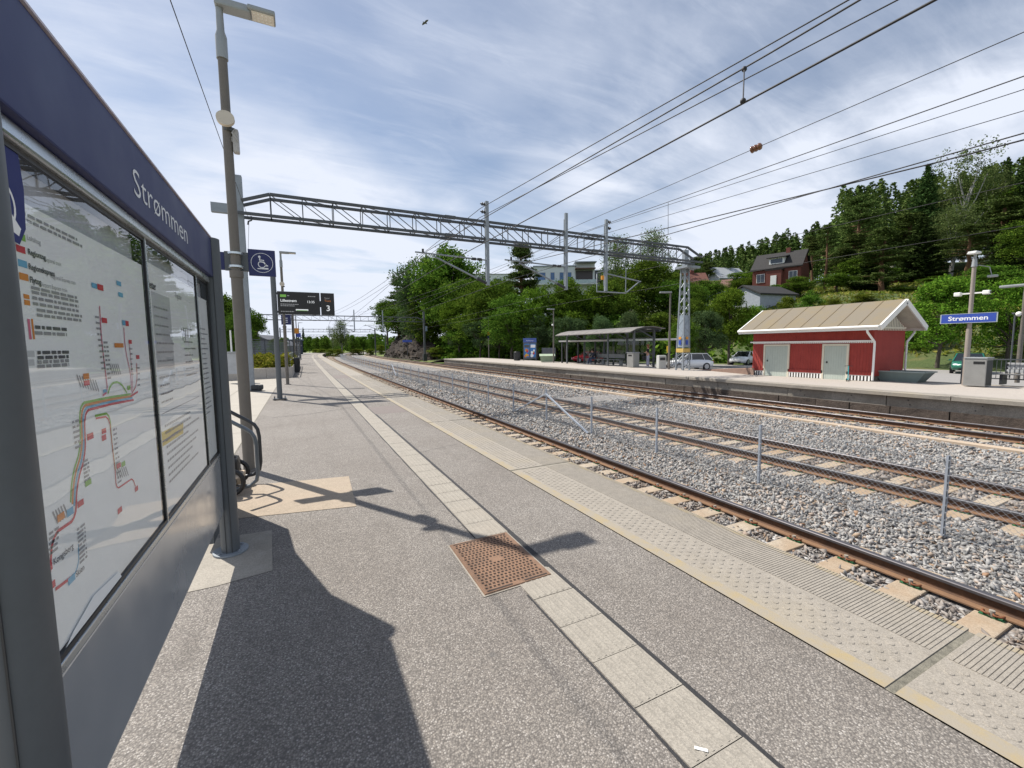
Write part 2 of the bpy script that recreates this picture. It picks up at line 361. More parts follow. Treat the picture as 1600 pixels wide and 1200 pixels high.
M_LET = plain('white_lettering', (.78, .80, .82), .6, 0, .02)
M_RUSTY = plain('rust_cover', (.215, .13, .085), .85, .2, .35, 9, bump=.4, world=True)
M_RUSTD = plain('rust_slot', (.03, .02, .016), .9, 0, .3, 9, world=True)
M_INSUL = plain('brown_porcelain', (.16, .06, .02), .15, 0, .1, coat=.6)
M_WIRE = plain('dark_wire', (.03, .03, .033), .6, .4)
M_CLIP = plain('rail_clip', (.22, .085, .04), .8, .2, .3, 20)
M_PADG = plain('green_rail_pad', (.02, .12, .05), .6)
# ================================================================== SETTING
g = MB(); g.quad((-4000, -3000, -1.1), (5000, -3000, -1.1), (5000, 6000, -1.1), (-4000, 6000, -1.1)); setting(g.obj('ground', M_GRASS))
def terr(x, y):
    x = np.asarray(x, float); y = np.asarray(y, float)
    o = x-.000105*y*y*(y > 0)-np.where(y > 90, .00055*(y-90)**2, 0)
    e = np.interp(y, [-60, 5, 20, 30, 40, 50, 62, 80, 110], [49, 48, 47, 45, 40, 34, 28, 26, 24])
    sl = np.interp(y, [-60, 10, 40, 60, 120], [.30, .30, .27, .24, .22])
    d = o-e
    h = np.where(d > 0, sl*d*np.clip(d/10, .35, 1), 0); h = 44*(1-np.exp(-h/44))*1.0
    h = h+np.where(d > 3, 1.0*np.sin(x*.13+1.3)*np.sin(y*.11)+.5*np.sin(x*.31)*np.cos(y*.27), 0)*np.clip(d/25, 0, 1)
    return np.where(o > 24, np.where(d > 0, ZP-.05+h, ZP-.05), -1.12)
def terrz(x, y): return float(terr(x, y))
gx = np.concatenate([np.arange(20, 130, 2.0), np.arange(130, 520, 10)]); gy = np.concatenate([np.arange(-70, 150, 2.0), np.arange(150, 700, 10)])
GX, GY = np.meshgrid(gx, gy); co = np.stack([GX, GY, terr(GX, GY)], -1).reshape(-1, 3); nx, ny = len(gx), len(gy)
ii, jj = np.meshgrid(np.arange(nx-1), np.arange(ny-1)); q0 = (jj*nx+ii).ravel(); fc = np.stack([q0, q0+1, q0+1+nx, q0+nx], 1)
h = npmesh('hillside', co, fc, M_HILL); setting(h); h.data.polygons.foreach_set('use_smooth', np.ones(len(fc), bool))
lot = MB(); lot.add([W(24.0, -60, ZP), W(46.5, -60, ZP), W(46.5, 8, ZP), W(45.5, 20, ZP), W(43, 29, ZP), W(38, 40, ZP), W(30, 55, ZP), W(24.0, 60, ZP)], [tuple(range(8))]); setting(lot.obj('car_park', M_LOT))
ms = [s for s in SFAR]
setting(strip('ballast_ground', 3.2, 18.6, ZB, ms, M_BED))
SP = srange(-6, 172, 1.5)
setting(strip('platform_surface', -1.0, 2.4345, 0, SP, M_AGG))
setting(strip('paved_forecourt', -40, -1.0, -.002, srange(-6, 60, 3), M_PAVE))
setting(strip('gravel_path', -40, -1.0, -.006, srange(60, 172, 6), M_LOT))
# paving slab joints on the forecourt
mb = MB()
for i in range(17): 
    for o in (-1.0-.0, -2.5, -4.0): pass
for s in np.arange(7.5, 28, 2.4): mb.quad(W(-9, s-.006, .002), W(-1, s-.006, .002), W(-1, s+.006, .002), W(-9, s+.006, .002))
for o in (-1.0, -2.3, -3.6, -4.9): mb.quad(W(o-.008, 6, .0025), W(o+.008, 6, .0025), W(o+.008, 29, .0025), W(o-.008, 29, .0025))
setting(mb.obj('paving_joints', M_GAP))
# guidance strip (flush concrete tiles with tar joints)
mb = MB(); mj = MB(); edges = [2.02+.315*i for i in range(-25, 3)]+[2.51, 3.345]+[3.345+.315*i for i in range(1, 86)]+[30.5+1.26*i for i in range(1, 112)]
edges = [e for e in edges if e <= 2.345 or e >= 2.5]
for s, s1 in zip(edges[:-1], edges[1:]):
    if abs(s-2.51) < .01: continue
    L_ = s1-s; w = random.uniform(-.003, .003); z = .004+random.uniform(0, .0015)
    mb.add([W(1.297+w, s+.003, z), W(1.597+w, s+.003, z), W(1.597+w, s+L_-.001, z), W(1.297+w, s+L_-.001, z)], [(0, 1, 2, 3)])
    mb.add([W(1.297+w, s+.006, 0), W(1.297+w, s+.006, z), W(1.297+w, s+L_-.004, z), W(1.297+w, s+L_-.004, 0)], [(0, 1, 2, 3)])
    if s < 30:
        for q in range(6):   # fine raised ribs
            oo = 1.297+.035+q*.046
            mb.add([W(oo, s+.012, z), W(oo+.012, s+.012, z+.0025), W(oo+.024, s+.012, z), W(oo, s+L_-.012, z), W(oo+.012, s+L_-.012, z+.0025), W(oo+.024, s+L_-.012, z)], [(0, 1, 4, 3), (1, 2, 5, 4)])
for sd, base in ((-1, 1.293), (1, 1.601)):
    pts = srange(-6, 40, .12); 
    for a, b in zip(pts[:-1], pts[1:]):
        if 2.45 < (a+b)/2 < 3.4: continue
        wa = .012+.010*abs(math.sin(a*3.1+sd))*abs(math.sin(a*1.7)); wb = .012+.010*abs(math.sin(b*3.1+sd))*abs(math.sin(b*1.7))
        mj.quad(W(base, a, .002), W(base+sd*wa, a, .002), W(base+sd*wb, b, .002), W(base, b, .002)) if sd > 0 else mj.quad(W(base+sd*wa, a, .002), W(base, a, .002), W(base, b, .002), W(base+sd*wb, b, .002))
mj.quad(W(1.297, -6, .0012), W(1.597, -6, .0012), W(1.597, 40, .0012), W(1.297, 40, .0012))
setting(mb.obj('guidance_strip', M_TILE)); setting(mj.obj('tar_seam', M_TAR))
# platform edge slabs with studs, ribs and worn yellow lines
E0, E1 = 2.438, 3.385
mb = MB(); j0 = [-3.1, .92, 5.02, 9.15, 14.6]+[14.6+4.1*i for i in range(1, 39)]
for a, b in zip(j0[:-1], j0[1:]):
    a2, b2 = a+.02, b-.02; ss = srange(a2, b2, 2); n = len(ss); z = .006
    for (o0, o1, mi) in ((E0, E0+.105, 1), (E0+.105, E1-.05, 0), (E1-.05, E1, 1)):
        A = [W(o0, q, z) for q in ss]; B = [W(o1, q, z) for q in ss]; mb.add(A+B, [(i, n+i, n+i+1, i+1) for i in range(n-1)], mi)
    A = [W(E1, q, z) for q in ss]; B = [W(E1, q, -.16) for q in ss]; mb.add(A+B, [(i, n+i, n+i+1, i+1) for i in range(n-1)], 0)
    mb.add([W(E0, a2, z), W(E1, a2, z), W(E1, a2, -.16), W(E0, a2, -.16)], [(0, 1, 2, 3)]); mb.add([W(E0, b2, z), W(E0, b2, -.16), W(E1, b2, -.16), W(E1, b2, z)], [(0, 1, 2, 3)])
    if a < 24:
        # flat studs: six staggered rows
        nrow = 6
        for rI in range(nrow):
            o = E0+.155+rI*.060
            for q in np.arange(a2+.07+(rI % 2)*.035, b2-.05, .07 if a < 16 else .14):
                v = [W(o+.0195*math.cos(t), q+.0215*math.sin(t), z) for t in np.linspace(0, 2*math.pi, 9)[:-1]]
                tv = [W(o+.0165*math.cos(t), q+.0185*math.sin(t), z+.004) for t in np.linspace(0, 2*math.pi, 9)[:-1]]
                mb.add(v+tv, [tuple(range(8, 16))]+[(i, (i+1) % 8, 8+(i+1) % 8, 8+i) for i in range(8)], 0)
        # ribs across the edge band
        for q in np.arange(a2+.03, b2-.02, .021 if a < 9 else .042):
            w = .0090 if a < 9 else .0180
            c = [W(E0+.52, q-w, z), W(E1-.005, q-w, z), W(E1-.005, q+w, z), W(E0+.52, q+w, z)]; t = [p+Vector((0, 0, .0034)) for p in c]
            tt = [t[0].lerp(t[3], .07), t[1].lerp(t[2], .07), t[2].lerp(t[1], .07), t[3].lerp(t[0], .07)]
            m2 = t[0].lerp(t[1], .86), t[3].lerp(t[2], .86)
            mb.add(c+tt, [(4, 5, 6, 7), (0, 1, 5, 4), (2, 3, 7, 6), (3, 0, 4, 7), (1, 2, 6, 5)], 0)
            e0 = tt[0].lerp(tt[1], .87)+Vector((0, 0, .0012)); e1 = tt[3].lerp(tt[2], .87)+Vector((0, 0, .0012))
            mb.add([e0, tt[1]+Vector((0, 0, .0012)), tt[2]+Vector((0, 0, .0012)), e1], [(0, 1, 2, 3)], 1)
setting(mb.obj('platform_edge', [M_SLAB, M_YEL]))
mb = MB()
for a in j0[:12]: mb.quad(W(E0, a-.022, .001), W(E1-.03, a-.022, .001), W(E1-.03, a+.022, .001), W(E0, a+.022, .001))
setting(mb.obj('slab_joint_grit', M_GAP))
setting(sweep([(0, 0), (0, -.8)], E1-.10, -.16, SP, closed=False).obj('platform_side', M_WALL))
# patches on the near platform
mb = MB(); mb.add([(-.9, 6.03, .004), (.50, 5.80, .004), (.46, 4.64, .004), (-.53, 4.83, .004), (-.95, 4.9, .004)], [(0, 4, 3, 2, 1)]); setting(mb.obj('tan_paving_patch', M_PATCH))
mb = MB(); mb.add([(-1.0, 4.42, .003), (-.30, 4.38, .003), (-.255, 3.56, .003), (-.6, 3.50, .003), (-1.0, 3.5, .003)], [(0, 4, 3, 2, 1)]); setting(mb.obj('concrete_footing', M_PAD))
mb = MB(); mb.add([W(1.62, 11.0, .002), W(2.43, 11.0, .002), W(2.43, 12.4, .002), W(1.62, 12.4, .002)], [(0, 1, 2, 3)]); mb.add([W(1.62, 25, .002), W(2.43, 25, .002), W(2.43, 28, .002), W(1.62, 28, .002)], [(0, 1, 2, 3)]); setting(mb.obj('asphalt_patch', plain('patch_asphalt', (.17, .145, .135), .9, 0, .2, 5, .4, 120, world=True)))
# thin cracks and seams in the asphalt
mb = MB()
def crack(pts, w=.007, jit=.012):
    P = []
    for a, b in zip(pts[:-1], pts[1:]):
        a = Vector(a); b = Vector(b); n = max(2, int((b-a).length/.09))
        P += [a.lerp(b, i/n)+Vector((random.uniform(-jit, jit), random.uniform(-jit, jit))) for i in range(n)]
    for a, b in zip(P[:-1], P[1:]):
        d = (b-a); t = Vector((-d.y, d.x)).normalized()*w*random.uniform(.4, 1)/2
        mb.quad((*(a-t), .0025), (*(b-t), .0025), (*(b+t), .0025), (*(a+t), .0025))
crack([(-.95, 11.6), (.2, 11.9), (1.28, 12.6)], .03, .01); crack([(1.62, 6.6), (2.43, 6.9)], .008); crack([(.86, 3.66), (1.25, 3.72)], .006, .008)
crack([(.1, 20), (.6, 17), (.75, 14)], .012); crack([(.4, 27), (.5, 21)], .012)
setting(mb.obj('asphalt_cracks', M_TAR))
# ------------------------------------------------------------------ ballast stones
def hull_variants(n):
    out = []
    for i in range(n):
        bm = bmesh.new()
        for _ in range(7):
            v = Vector((random.gauss(0, 1), random.gauss(0, 1), random.gauss(0, 1))).normalized(); bm.verts.new((v.x*random.uniform(.9, 1.5), v.y*random.uniform(.5, .95), v.z*random.uniform(.3, .65)))
        r = bmesh.ops.convex_hull(bm, input=list(bm.verts)); bmesh.ops.delete(bm, geom=[x for x in r['geom_interior'] if isinstance(x, bmesh.types.BMVert)], context='VERTS')
        bmesh.ops.triangulate(bm, faces=list(bm.faces)); bm.verts.index_update()
        out.append((np.array([v.co[:] for v in bm.verts]), np.array([[v.index for v in f.verts] for f in bm.faces]))); bm.free()
    return out
HV = hull_variants(36)
def stones(zones):
    CO, FC = [], []; base = 0
    for (o0, o1, s0, s1, dens, rad, skip) in zones:
        n = int((o1-o0)*(s1-s0)*dens); o = RNG.uniform(o0, o1, n); s = RNG.uniform(s0, s1, n)
        t = np.interp(s, _ss, _th); X = np.interp(s, _ss, _px)+o*np.cos(t); Y = np.interp(s, _ss, _py)-o*np.sin(t)
        r = rad*np.exp(RNG.normal(0, .28, n)); Z = ZB+r*RNG.uniform(-.1, .7, n)
        if skip:  # keep stones off rails and sleeper tops
            keep = np.ones(n, bool)
            for c in (5.03, 9.70, 16.88):
                ins = np.abs(o-c) < 1.22; ph = np.abs(((s-.24+.3) % .6)-.3); keep &= ~(ins & (ph < .17) & (RNG.random(n) < .93))
                for rr in (-.753, .753): keep &= np.abs(o-c-rr) > .10
            keep &= np.abs(o-14.92) > .22
            X, Y, Z, r = X[keep], Y[keep], Z[keep], r[keep]; n = len(X)
        q = RNG.normal(size=(n, 4)); q /= np.linalg.norm(q, axis=1)[:, None]; a, b, c, d = q.T
        Rm = np.stack([1-2*(c*c+d*d), 2*(b*c-a*d), 2*(b*d+a*c), 2*(b*c+a*d), 1-2*(b*b+d*d), 2*(c*d-a*b), 2*(b*d-a*c), 2*(c*d+a*b), 1-2*(b*b+c*c)], 1).reshape(n, 3, 3)
        vi = RNG.integers(0, len(HV), n)
        for k in range(len(HV)):
            idx = np.where(vi == k)[0]
            if not len(idx): continue
            V, T = HV[k]; P = np.einsum('nij,vj->nvi', Rm[idx], V)*r[idx][:, None, None]+np.stack([X[idx], Y[idx], Z[idx]], 1)[:, None]
            CO.append(P.reshape(-1, 3)); FC.append((T[None]+(np.arange(len(idx))*len(V))[:, None, None]+base).reshape(-1, 3)); base += len(idx)*len(V)
    return np.concatenate(CO), np.concatenate(FC)
co, fc = stones([(3.3, 9.0, -1.5, 8, 720, .033, 1), (3.3, 9.0, 8, 20, 380, .039, 1), (9.0, 16.2, -3, 16, 380, .039, 1), (3.3, 16.2, 18, 45, 70, .060, 1), (16.2, 18.3, -3, 16, 120, .04, 1)])
stuff(npmesh('ballast_stones', co, fc, M_STONE))
# ------------------------------------------------------------------ railway tracks
RAILP = [(-.07, 0), (.07, 0), (.07, .014), (.02, .03), (.0085, .045), (.0085, .118), (.036, .128), (.036, .155), (.030, .163), (-.030, .163), (-.036, .155), (-.036, .128), (-.0085, .118), (-.0085, .045), (-.02, .03), (-.07, .014)]
M_RTOP = plain('polished_rail_head', (.11, .105, .115), .42, .6, .15, 8, world=True)
M_RFOOT = plain('rail_foot_rust', (.19, .108, .06), .85, .1, .25, 9, world=True)
RMI = [0, 2, 2, 2, 0, 0, 0, 0, 1, 1, 1, 0, 0, 0, 2, 2]
SL = MB(); SL.bbox(-1.25, 1.25, -.125, .125, -.16, 0, .012)
sl_me = SL.obj('sleeper', M_SLEEP); 
def clip_mb(mb, sx, sd, z=0.0):
    mb.box(sx+sd*.075-.035, sx+sd*.075+.035, -.085, .085, z+.0005, z+.012, 2)
    mb.tube([(sx+sd*.05, -.07, z+.03), (sx+sd*.115, -.06, z+.04), (sx+sd*.12, -.02, z+.035), (sx+sd*.075, 0, z+.05), (sx+sd*.12, .02, z+.035), (sx+sd*.115, .06, z+.04), (sx+sd*.05, .07, z+.03)], .011, 6, 1)
    mb.cyl((sx+sd*.09, 0, z+.012), (sx+sd*.09, 0, z+.07), .022, n=8, mi=3)
SLM = [M_SLEEP, M_CLIP, M_PADG, M_SLAB]
CPS = [(sx, sd) for sx in (-.753, .753) for sd in (-1, 1)]
SL2 = MB(); SL2.bbox(-1.25, 1.25, -.125, .125, -.16, 0, .012)
for sx, sd in CPS: clip_mb(SL2, sx, sd)
sl2 = SL2.obj('sleeper', SLM); cl_me = []
for sx, sd in CPS: q = MB(); clip_mb(q, sx, sd); cl_me.append(q.obj('rail_clip', SLM))
SLZ = ZR-.163-.012
for (oc, lab) in ((5.03, 'railway track nearest the camera, running beside the ribbed platform edge'), (9.70, 'middle railway track, seen through the wire fence'), (16.88, 'far railway track, running below the opposite platform wall')):
    t = thing('railway_track', lab, 'railway track', W(oc, 0, SLZ), 0, 'railway tracks')
    loc = t.location.copy()
    sa = srange(-4, 40, 1.0)[:-1]+srange(40, 120, 3)[:-1]+srange(120, 330, 6)
    for rr in (-.7535, .7535): sweep(RAILP, oc+rr, ZR-.163, sa, mi=RMI).obj('rail', [M_RAIL, M_RTOP, M_RFOOT], t, None).location = -loc
    far = MB()
    for k in range(-6, 420):
        s = .24+.6*k; p = W(oc, s, SLZ)-loc
        if k < 92:
            own = k < (22 if oc < 6 else 12)
            o = (sl_me if own else sl2).copy(); COL.objects.link(o); o.parent = t; o.location = p; o.rotation_euler = (0, 0, head(s))
            if own:
                for cm in cl_me:
                    c = cm.copy(); COL.objects.link(c); c.parent = o; c.location = (0, 0, 0)
        else:
            far.box(-1.25, 1.25, -.125, .125, -.16, 0, 0, Matrix.Translation(p) @ Matrix.Rotation(head(s), 4, 'Z'))
    stuff(far.obj('sleeper', M_SLEEP, t))
for x in [sl_me, sl2]+cl_me: bpy.data.objects.remove(x)
# cable duct between the far tracks
t = sweep([(-.16, -.06), (.16, -.06), (.16, .02), (-.16, .02)], 14.92, ZB+.05, srange(-6, 30, 1)[:-1]+srange(30, 150, 4)); tag(t.obj('cable_duct', M_DUCT), 'pale concrete cable duct lying in the ballast beside the far track', 'cable duct')
# ------------------------------------------------------------------ wire fence between the near and middle track
fo, fz, fh = 7.535, ZB, 1.12
fen = thing('wire_fence', 'low chain link fence on thin steel posts between the near and middle track', 'fence', W(fo, 1.2, fz)); fl = fen.location.copy()
PB = MB(); PB.box(-.022, .022, -.004, .004, 0, fh); PB.box(-.022, -.017, -.004, .030, 0, fh); PB.box(.017, .022, -.004, .030, 0, fh)
for z in np.arange(.06, fh, .1): PB.bar((-.04, -.006, z), (.04, -.006, z+.035), .005)
p0 = PB.obj('post', plain('fence_post_steel', (.42, .46, .52), .45, .35, .12, 5)); PS = [s for s in np.arange(2.36-2.54*2, 118, 2.56)]
for s in PS:
    o = p0.copy(); COL.objects.link(o); o.parent = fen; o.location = W(fo, s, fz)-fl; o.rotation_euler = (0, 0, head(s)+R(random.uniform(-4, 4)))
bpy.data.objects.remove(p0)
mb = MB(); cell = .075; hgt = fh-.10
def wires(s0, s1, cell, rad):
    L_ = (hgt)*1.05
    V = []; Fc = []
    for sg in (1, -1):
        ss = np.arange(s0-L_, s1+L_, cell)
        for a in ss:
            x0, z0, x1, z1 = a, .06, a+sg*L_, .06+hgt
            # clip to the run
            def cl(x, z): return x, z
            if x0 < s0:
                if x1 <= s0: continue
                z0 += (s0-x0)/(x1-x0)*(z1-z0); x0 = s0
            if x1 < s0: 
                f_ = (s0-x0)/(x1-x0); z1 = z0+f_*(z1-z0); x1 = s0
            if x0 > s1: 
                if x1 >= s1: continue
                f_ = (s1-x0)/(x1-x0); z0 = z0+f_*(z1-z0); x0 = s1
            if x1 > s1: f_ = (s1-x0)/(x1-x0); z1 = z0+f_*(z1-z0); x1 = s1
            pa = W(fo-.008*sg, x0, fz+z0)-fl; pb = W(fo-.008*sg, x1, fz+z1)-fl
            mb.bar(pa, pb, rad, rad, 0, (1, 0, 0))
wires(-1.3, 42, cell, .0026)
wires(42, 116, .22, .004)
for z in (.06, .06+hgt/2, .06+hgt):
    pts = [W(fo, s, fz+z)-fl for s in srange(-1.3, 116, 2)]; mb.tube(pts, .003, 4, 0, False)
mb.obj('chain_link_mesh', plain('mesh_wire', (.36, .38, .40), .5, .3), fen)
bs = min(PS, key=lambda q: abs(W(fo, q, fz).y-sof(hitz(852, 658, ZB))[0]))
for dx in (-2.42, 2.46): MB().bar(W(fo-.03, bs, fz+fh-.16)-fl, W(fo-.03, bs+dx, fz+.02)-fl, .055, .045).obj('brace', MATS['fence_post_steel'], fen)
b2 = PS[17]
for dx in (-1.9, 1.9): MB().bar(W(fo-.03, b2, fz+fh-.10)-fl, W(fo-.03, b2+dx, fz+.05)-fl, .05, .045).obj('brace', MATS['fence_post_steel'], fen)
# ================================================================== NEAR PLATFORM FURNITURE
X1, Y1, Z1 = Vector((1, 0, 0)), Vector((0, 1, 0)), Vector((0, 0, 1))
def ribbon(mb, pts, w, org, ex, ey, mi=0, closed=False):
    """flat stroke through 2D points"""
    org = Vector(org); ex = Vector(ex); ey = Vector(ey); P = [Vector(p) for p in pts]; n = len(P); L_, R_ = [], []
    for i in range(n):
        a = P[(i-1) % n] if (closed or i) else P[i]; b = P[(i+1) % n] if (closed or i < n-1) else P[i]
        d = (b-a); d = d.normalized() if d.length else Vector((1, 0)); t = Vector((-d.y, d.x))*w/2; L_.append(P[i]+t); R_.append(P[i]-t)
    vs = [org+ex*p.x+ey*p.y for p in L_+R_]
    mb.add(vs, [(i, (i+1) % n, n+(i+1) % n, n+i) for i in range(n if closed else n-1)], mi)
def disc2(mb, c, r, org, ex, ey, mi=0, n=16):
    org = Vector(org); mb.add([org+Vector(ex)*(c[0]+r*math.cos(2*math.pi*k/n))+Vector(ey)*(c[1]+r*math.sin(2*math.pi*k/n)) for k in range(n)], [tuple(range(n))], mi)
def wheelchair(mb, org, ex, ey, s, mi):
    """white ring with a seated wheelchair user on a ramp, in a unit circle scaled by s"""
    S = lambda L: [(a*s, b*s) for a, b in L]
    ribbon(mb, S([(math.cos(t), math.sin(t)) for t in np.linspace(0, 2*math.pi, 41)[:-1]]), .045*s, org, ex, ey, mi, True)
    disc2(mb, (-.22*s, .62*s), .12*s, org, ex, ey, mi)
    ribbon(mb, S([(-.20, .46), (-.16, .10), (.16, .08), (.42, -.30), (.54, -.26)]), .13*s, org, ex, ey, mi)
    ribbon(mb, S([(-.18, .30), (.20, .26)]), .09*s, org, ex, ey, mi)
    ribbon(mb, S([(-.02+.33*math.cos(t), -.16+.33*math.sin(t)) for t in np.linspace(R(115), R(375), 18)]), .075*s, org, ex, ey, mi)
    mb.prism(S([(-.45, -.66), (.56, -.66), (.56, -.50), (-.45, -.58)]), org, ex, ey, Vector(ex).cross(Vector(ey))*.0005, mi)
# ---- information board
brd = thing('information_board', 'large blue headed station information board with glazed map and timetable posters', 'information board', (-.6, 2.7, 0)); bl = brd.location.copy()
def oval(mb, c, z0, z1, rx, ry, n=24, mi=0):
    vs = [(c[0]+rx*math.cos(2*math.pi*k/n), c[1]+ry*math.sin(2*math.pi*k/n), z) for z in (z0, z1) for k in range(n)]
    mb.add(vs, [(k, (k+1) % n, n+(k+1) % n, n+k) for k in range(n)], mi, True); mb.add(vs[n:], [tuple(range(n))], mi)
for y, px_ in ((1.325, -.610), (4.07, -.578)):
    mb = MB(); oval(mb, (px_, y), .012, 2.50, .066, .078)
    for dx in (-.02, .02): mb.box(px_+dx-.002, px_+dx+.002, y-.079, y-.076, .012, 2.49, 1)
    p = mb.obj('post', [M_GREY, M_DARK], brd, bl)
    b = MB(); oval(b, (px_, y), .005, .018, .125, .13, 28); 
    for q in range(4): b.cyl((px_+.10*math.cos(q*1.57+.78), y+.10*math.sin(q*1.57+.78), .018), (px_+.10*math.cos(q*1.57+.78), y+.10*math.sin(q*1.57+.78), .03), .012, n=6)
    b.obj('base_flange', M_GALV, p, bl)
BY0, BY1 = 1.30, 3.98
hb = MB(); hb.bbox(-.655, -.556, BY0, BY1, 2.20, 2.49, .006, 0); hb.box(-.66, -.550, BY0, BY1, 2.4915, 2.499, 1); hp = hb.obj('header_panel', [M_BLUE, plain('pale_edge', (.55, .5, .55), .5)], brd, bl)
tx = MB(); put_text(tx, 'Strømmen', .155, (-.5545, 2.235, 2.272), Y1, Z1, 0, bold=-.0008, width=.92); tx.obj('station_name', M_LET, hp, bl)
fr = MB(); fr.bbox(-.65, -.580, BY0, BY1, 2.155, 2.199, .008, 0)     # aluminium rail
for (y0, y1) in ((1.34, 2.485), (2.515, 3.56), (3.59, 3.968)):
    for a in ((y0-.009, y0, .838, 2.1545), (y1, y1+.009, .838, 2.1545)): fr.box(-.64, -.597, a[0], a[1], a[2], a[3], 1)
    fr.box(-.64, -.597, y0, y1, .842, .856, 1); fr.box(-.64, -.597, y0, y1, 2.140, 2.1545, 1)
fr.bbox(-.64, -.592, BY0, BY1, .815, .841, .004, 0)
for y in (2.5, 3.575): fr.box(-.64, -.594, y-.0055, y+.0055, .842, 2.154, 0)
fr.obj('frame', [M_ALU, M_BLK], brd, bl)
n = NT('sheet_metal_panel'); v = n.vec(False); n.col(n.ramp(n.noise(v, 1.3, 4), [(.3, (.50, .53, .56)), (.7, (.60, .625, .65))])); n.metal(.55); n.rough(n.rng(n.noise(v, 5, 4), .3, .7, .12, .24)); n.bump(n.noise(v, 1.6, 1), .10, .05)
M_PANEL = n.m
lp = MB(); lp.bbox(-.64, -.595, BY0, BY1, .36, .810, .006); lp.obj('lower_panel', M_PANEL, brd, bl)
bk = MB(); bk.box(-.652, -.642, BY0, BY1, .36, 2.199); bk.obj('back_panel', plain('pale_backing', (.50, .51, .56), .6), brd, bl)
# posters
PX = -.6075
def fx(u, v):
    q = ray(u, v); p = Vector((0, 0, CH))+q*(PX/q.x); return (p.y, p.z)
cols = [('paper', (.93, .94, .93)), ('ink', (.10, .10, .11)), ('grey_ink', (.33, .33, .34)), ('red', (.62, .05, .07)), ('green', (.25, .50, .09)), ('orange', (.72, .26, .05)), ('lightblue', (.16, .45, .66)), ('pink', (.70, .18, .28)), ('navy', (.02, .03, .16)), ('yellow', (.75, .55, .05)), ('pale', (.60, .61, .62))]
PM = [plain('print_'+k, c, .7, 0, .03) for k, c in cols]; PI = {k: i for i, (k, c) in enumerate(cols)}
po = (PX+.0006, 0, 0)
def block(mb, u, v, w, h, c, lay=1):
    y, z = fx(u, v); y2, z2 = fx(u+w, v); w_ = abs(y2-y); h_ = abs(fx(u, v+h)[1]-z); x = PX+.0006*lay
    mb.quad((x, y, z-h_), (x, y+w_, z-h_), (x, y+w_, z), (x, y, z), PI[c])
def route(mb, pts, c, w=.010, lay=1, dy=0, dz=0):
    P = [Vector((fx(u, v)[0]+dy, fx(u, v)[1]+dz)) for u, v in pts]
    Q = [P[0]]
    for a, b, cc in zip(P[:-2], P[1:-1], P[2:]):   # round the corners
        r_ = min(.03, (b-a).length*.4, (cc-b).length*.4); Q += [b+(a-b).normalized()*r_, b+(a-b).normalized()*r_*.35+(cc-b).normalized()*r_*.35, b+(cc-b).normalized()*r_]
    Q.append(P[-1]); ribbon(mb, Q, w, (PX+.0006*lay, 0, 0), Y1, Z1, PI[c])
def marks(mb, y, z, w, h, c='grey_ink', tilt=0.0, lay=2):
    """a line of unreadably small print: short word-long strokes"""
    x = y; e = Vector((math.cos(tilt), math.sin(tilt)))
    while x < y+w:
        l = min(random.uniform(.012, .045), y+w-x); a = Vector((x-y, 0)); p0 = Vector((y, z))+e*(x-y); p1 = p0+e*l
        ribbon(mb, [p0, p1], h, (PX+.0006*lay, 0, 0), Y1, Z1, PI[c]); x += l+.008
def word(mb, txt, u, v, size, c='ink', bold=.0):
    y, z = fx(u, v); put_text(mb, txt, size, (PX+.0014, y, z), Y1, Z1, PI[c], bold=bold)
m1 = MB(); m1.quad((PX, 1.345, .86), (PX, 2.47, .86), (PX, 2.47, 2.03), (PX, 1.345, 2.03), 0)
for (u, v, c) in ((24, 361, 'green'), (24, 381, 'red'), (27, 404, 'lightblue'), (29, 425, 'orange')): block(m1, u, v, 14, 11, c)
block(m1, 36, 459, 9, 7, 'orange'); block(m1, 37, 468, 9, 8, 'orange')
word(m1, 'Lokaltog', 41, 374, .019, 'grey_ink'); word(m1, 'Regiontog', 43, 397, .021, 'ink', .0006); word(m1, 'Regional train', 68, 407, .017, 'grey_ink')
word(m1, 'Regionekspress', 44, 420, .021, 'ink', .0006); word(m1, 'Regional Express train', 78, 434, .017, 'grey_ink'); word(m1, 'Flytog', 46, 441, .022, 'ink', .0006); word(m1, 'Airport Express train', 63, 447, .017, 'grey_ink')
for k, (u, v) in enumerate(((19, 325), (32, 340), (48, 449), (49, 456), (50, 465), (51, 474), (57, 484), (57, 492))): y, z = fx(u, v); marks(m1, y, z, .34 if k < 2 else .26, .008, 'grey_ink')
block(m1, 42, 498, 4, 32, 'pink'); block(m1, 48, 498, 3, 32, 'orange')
for (u, v) in ((54, 511), (54, 520), (58, 551), (58, 559), (58, 566), (58, 573)): y, z = fx(u, v); marks(m1, y, z, .17, .009, 'grey_ink' if v > 565 or v == 520 else 'ink')
for v in (548, 562): block(m1, 39, v, 14, 10, 'pale'); 
bund = [(204, 616), (170, 621), (128, 630), (124, 645), (126, 700), (112, 745), (110, 785)]
for i, c in enumerate(('green', 'orange', 'lightblue', 'red')): route(m1, bund, c, .0085, 1+.2*i, .009*i, -.0085*i)
route(m1, [(204, 619), (215, 612)], 'red', .008, 2)
route(m1, [(119, 780), (117, 811), (81, 836), (77, 905)], 'red', .009, 2); route(m1, [(86, 921), (116, 898)], 'red', .009, 2); route(m1, [(116, 898), (123, 880), (122, 850)], 'lightblue', .005, 1)
route(m1, [(155, 478), (158, 530), (165, 588), (168, 612), (160, 618)], 'pink', .007, 2); route(m1, [(193, 512), (195, 545), (204, 585), (205, 612)], 'pink', .006, 2); route(m1, [(213, 567), (214, 600), (205, 616)], 'red', .005, 2)
route(m1, [(201, 533), (206, 580), (207, 612)], 'pink', .004, 2)
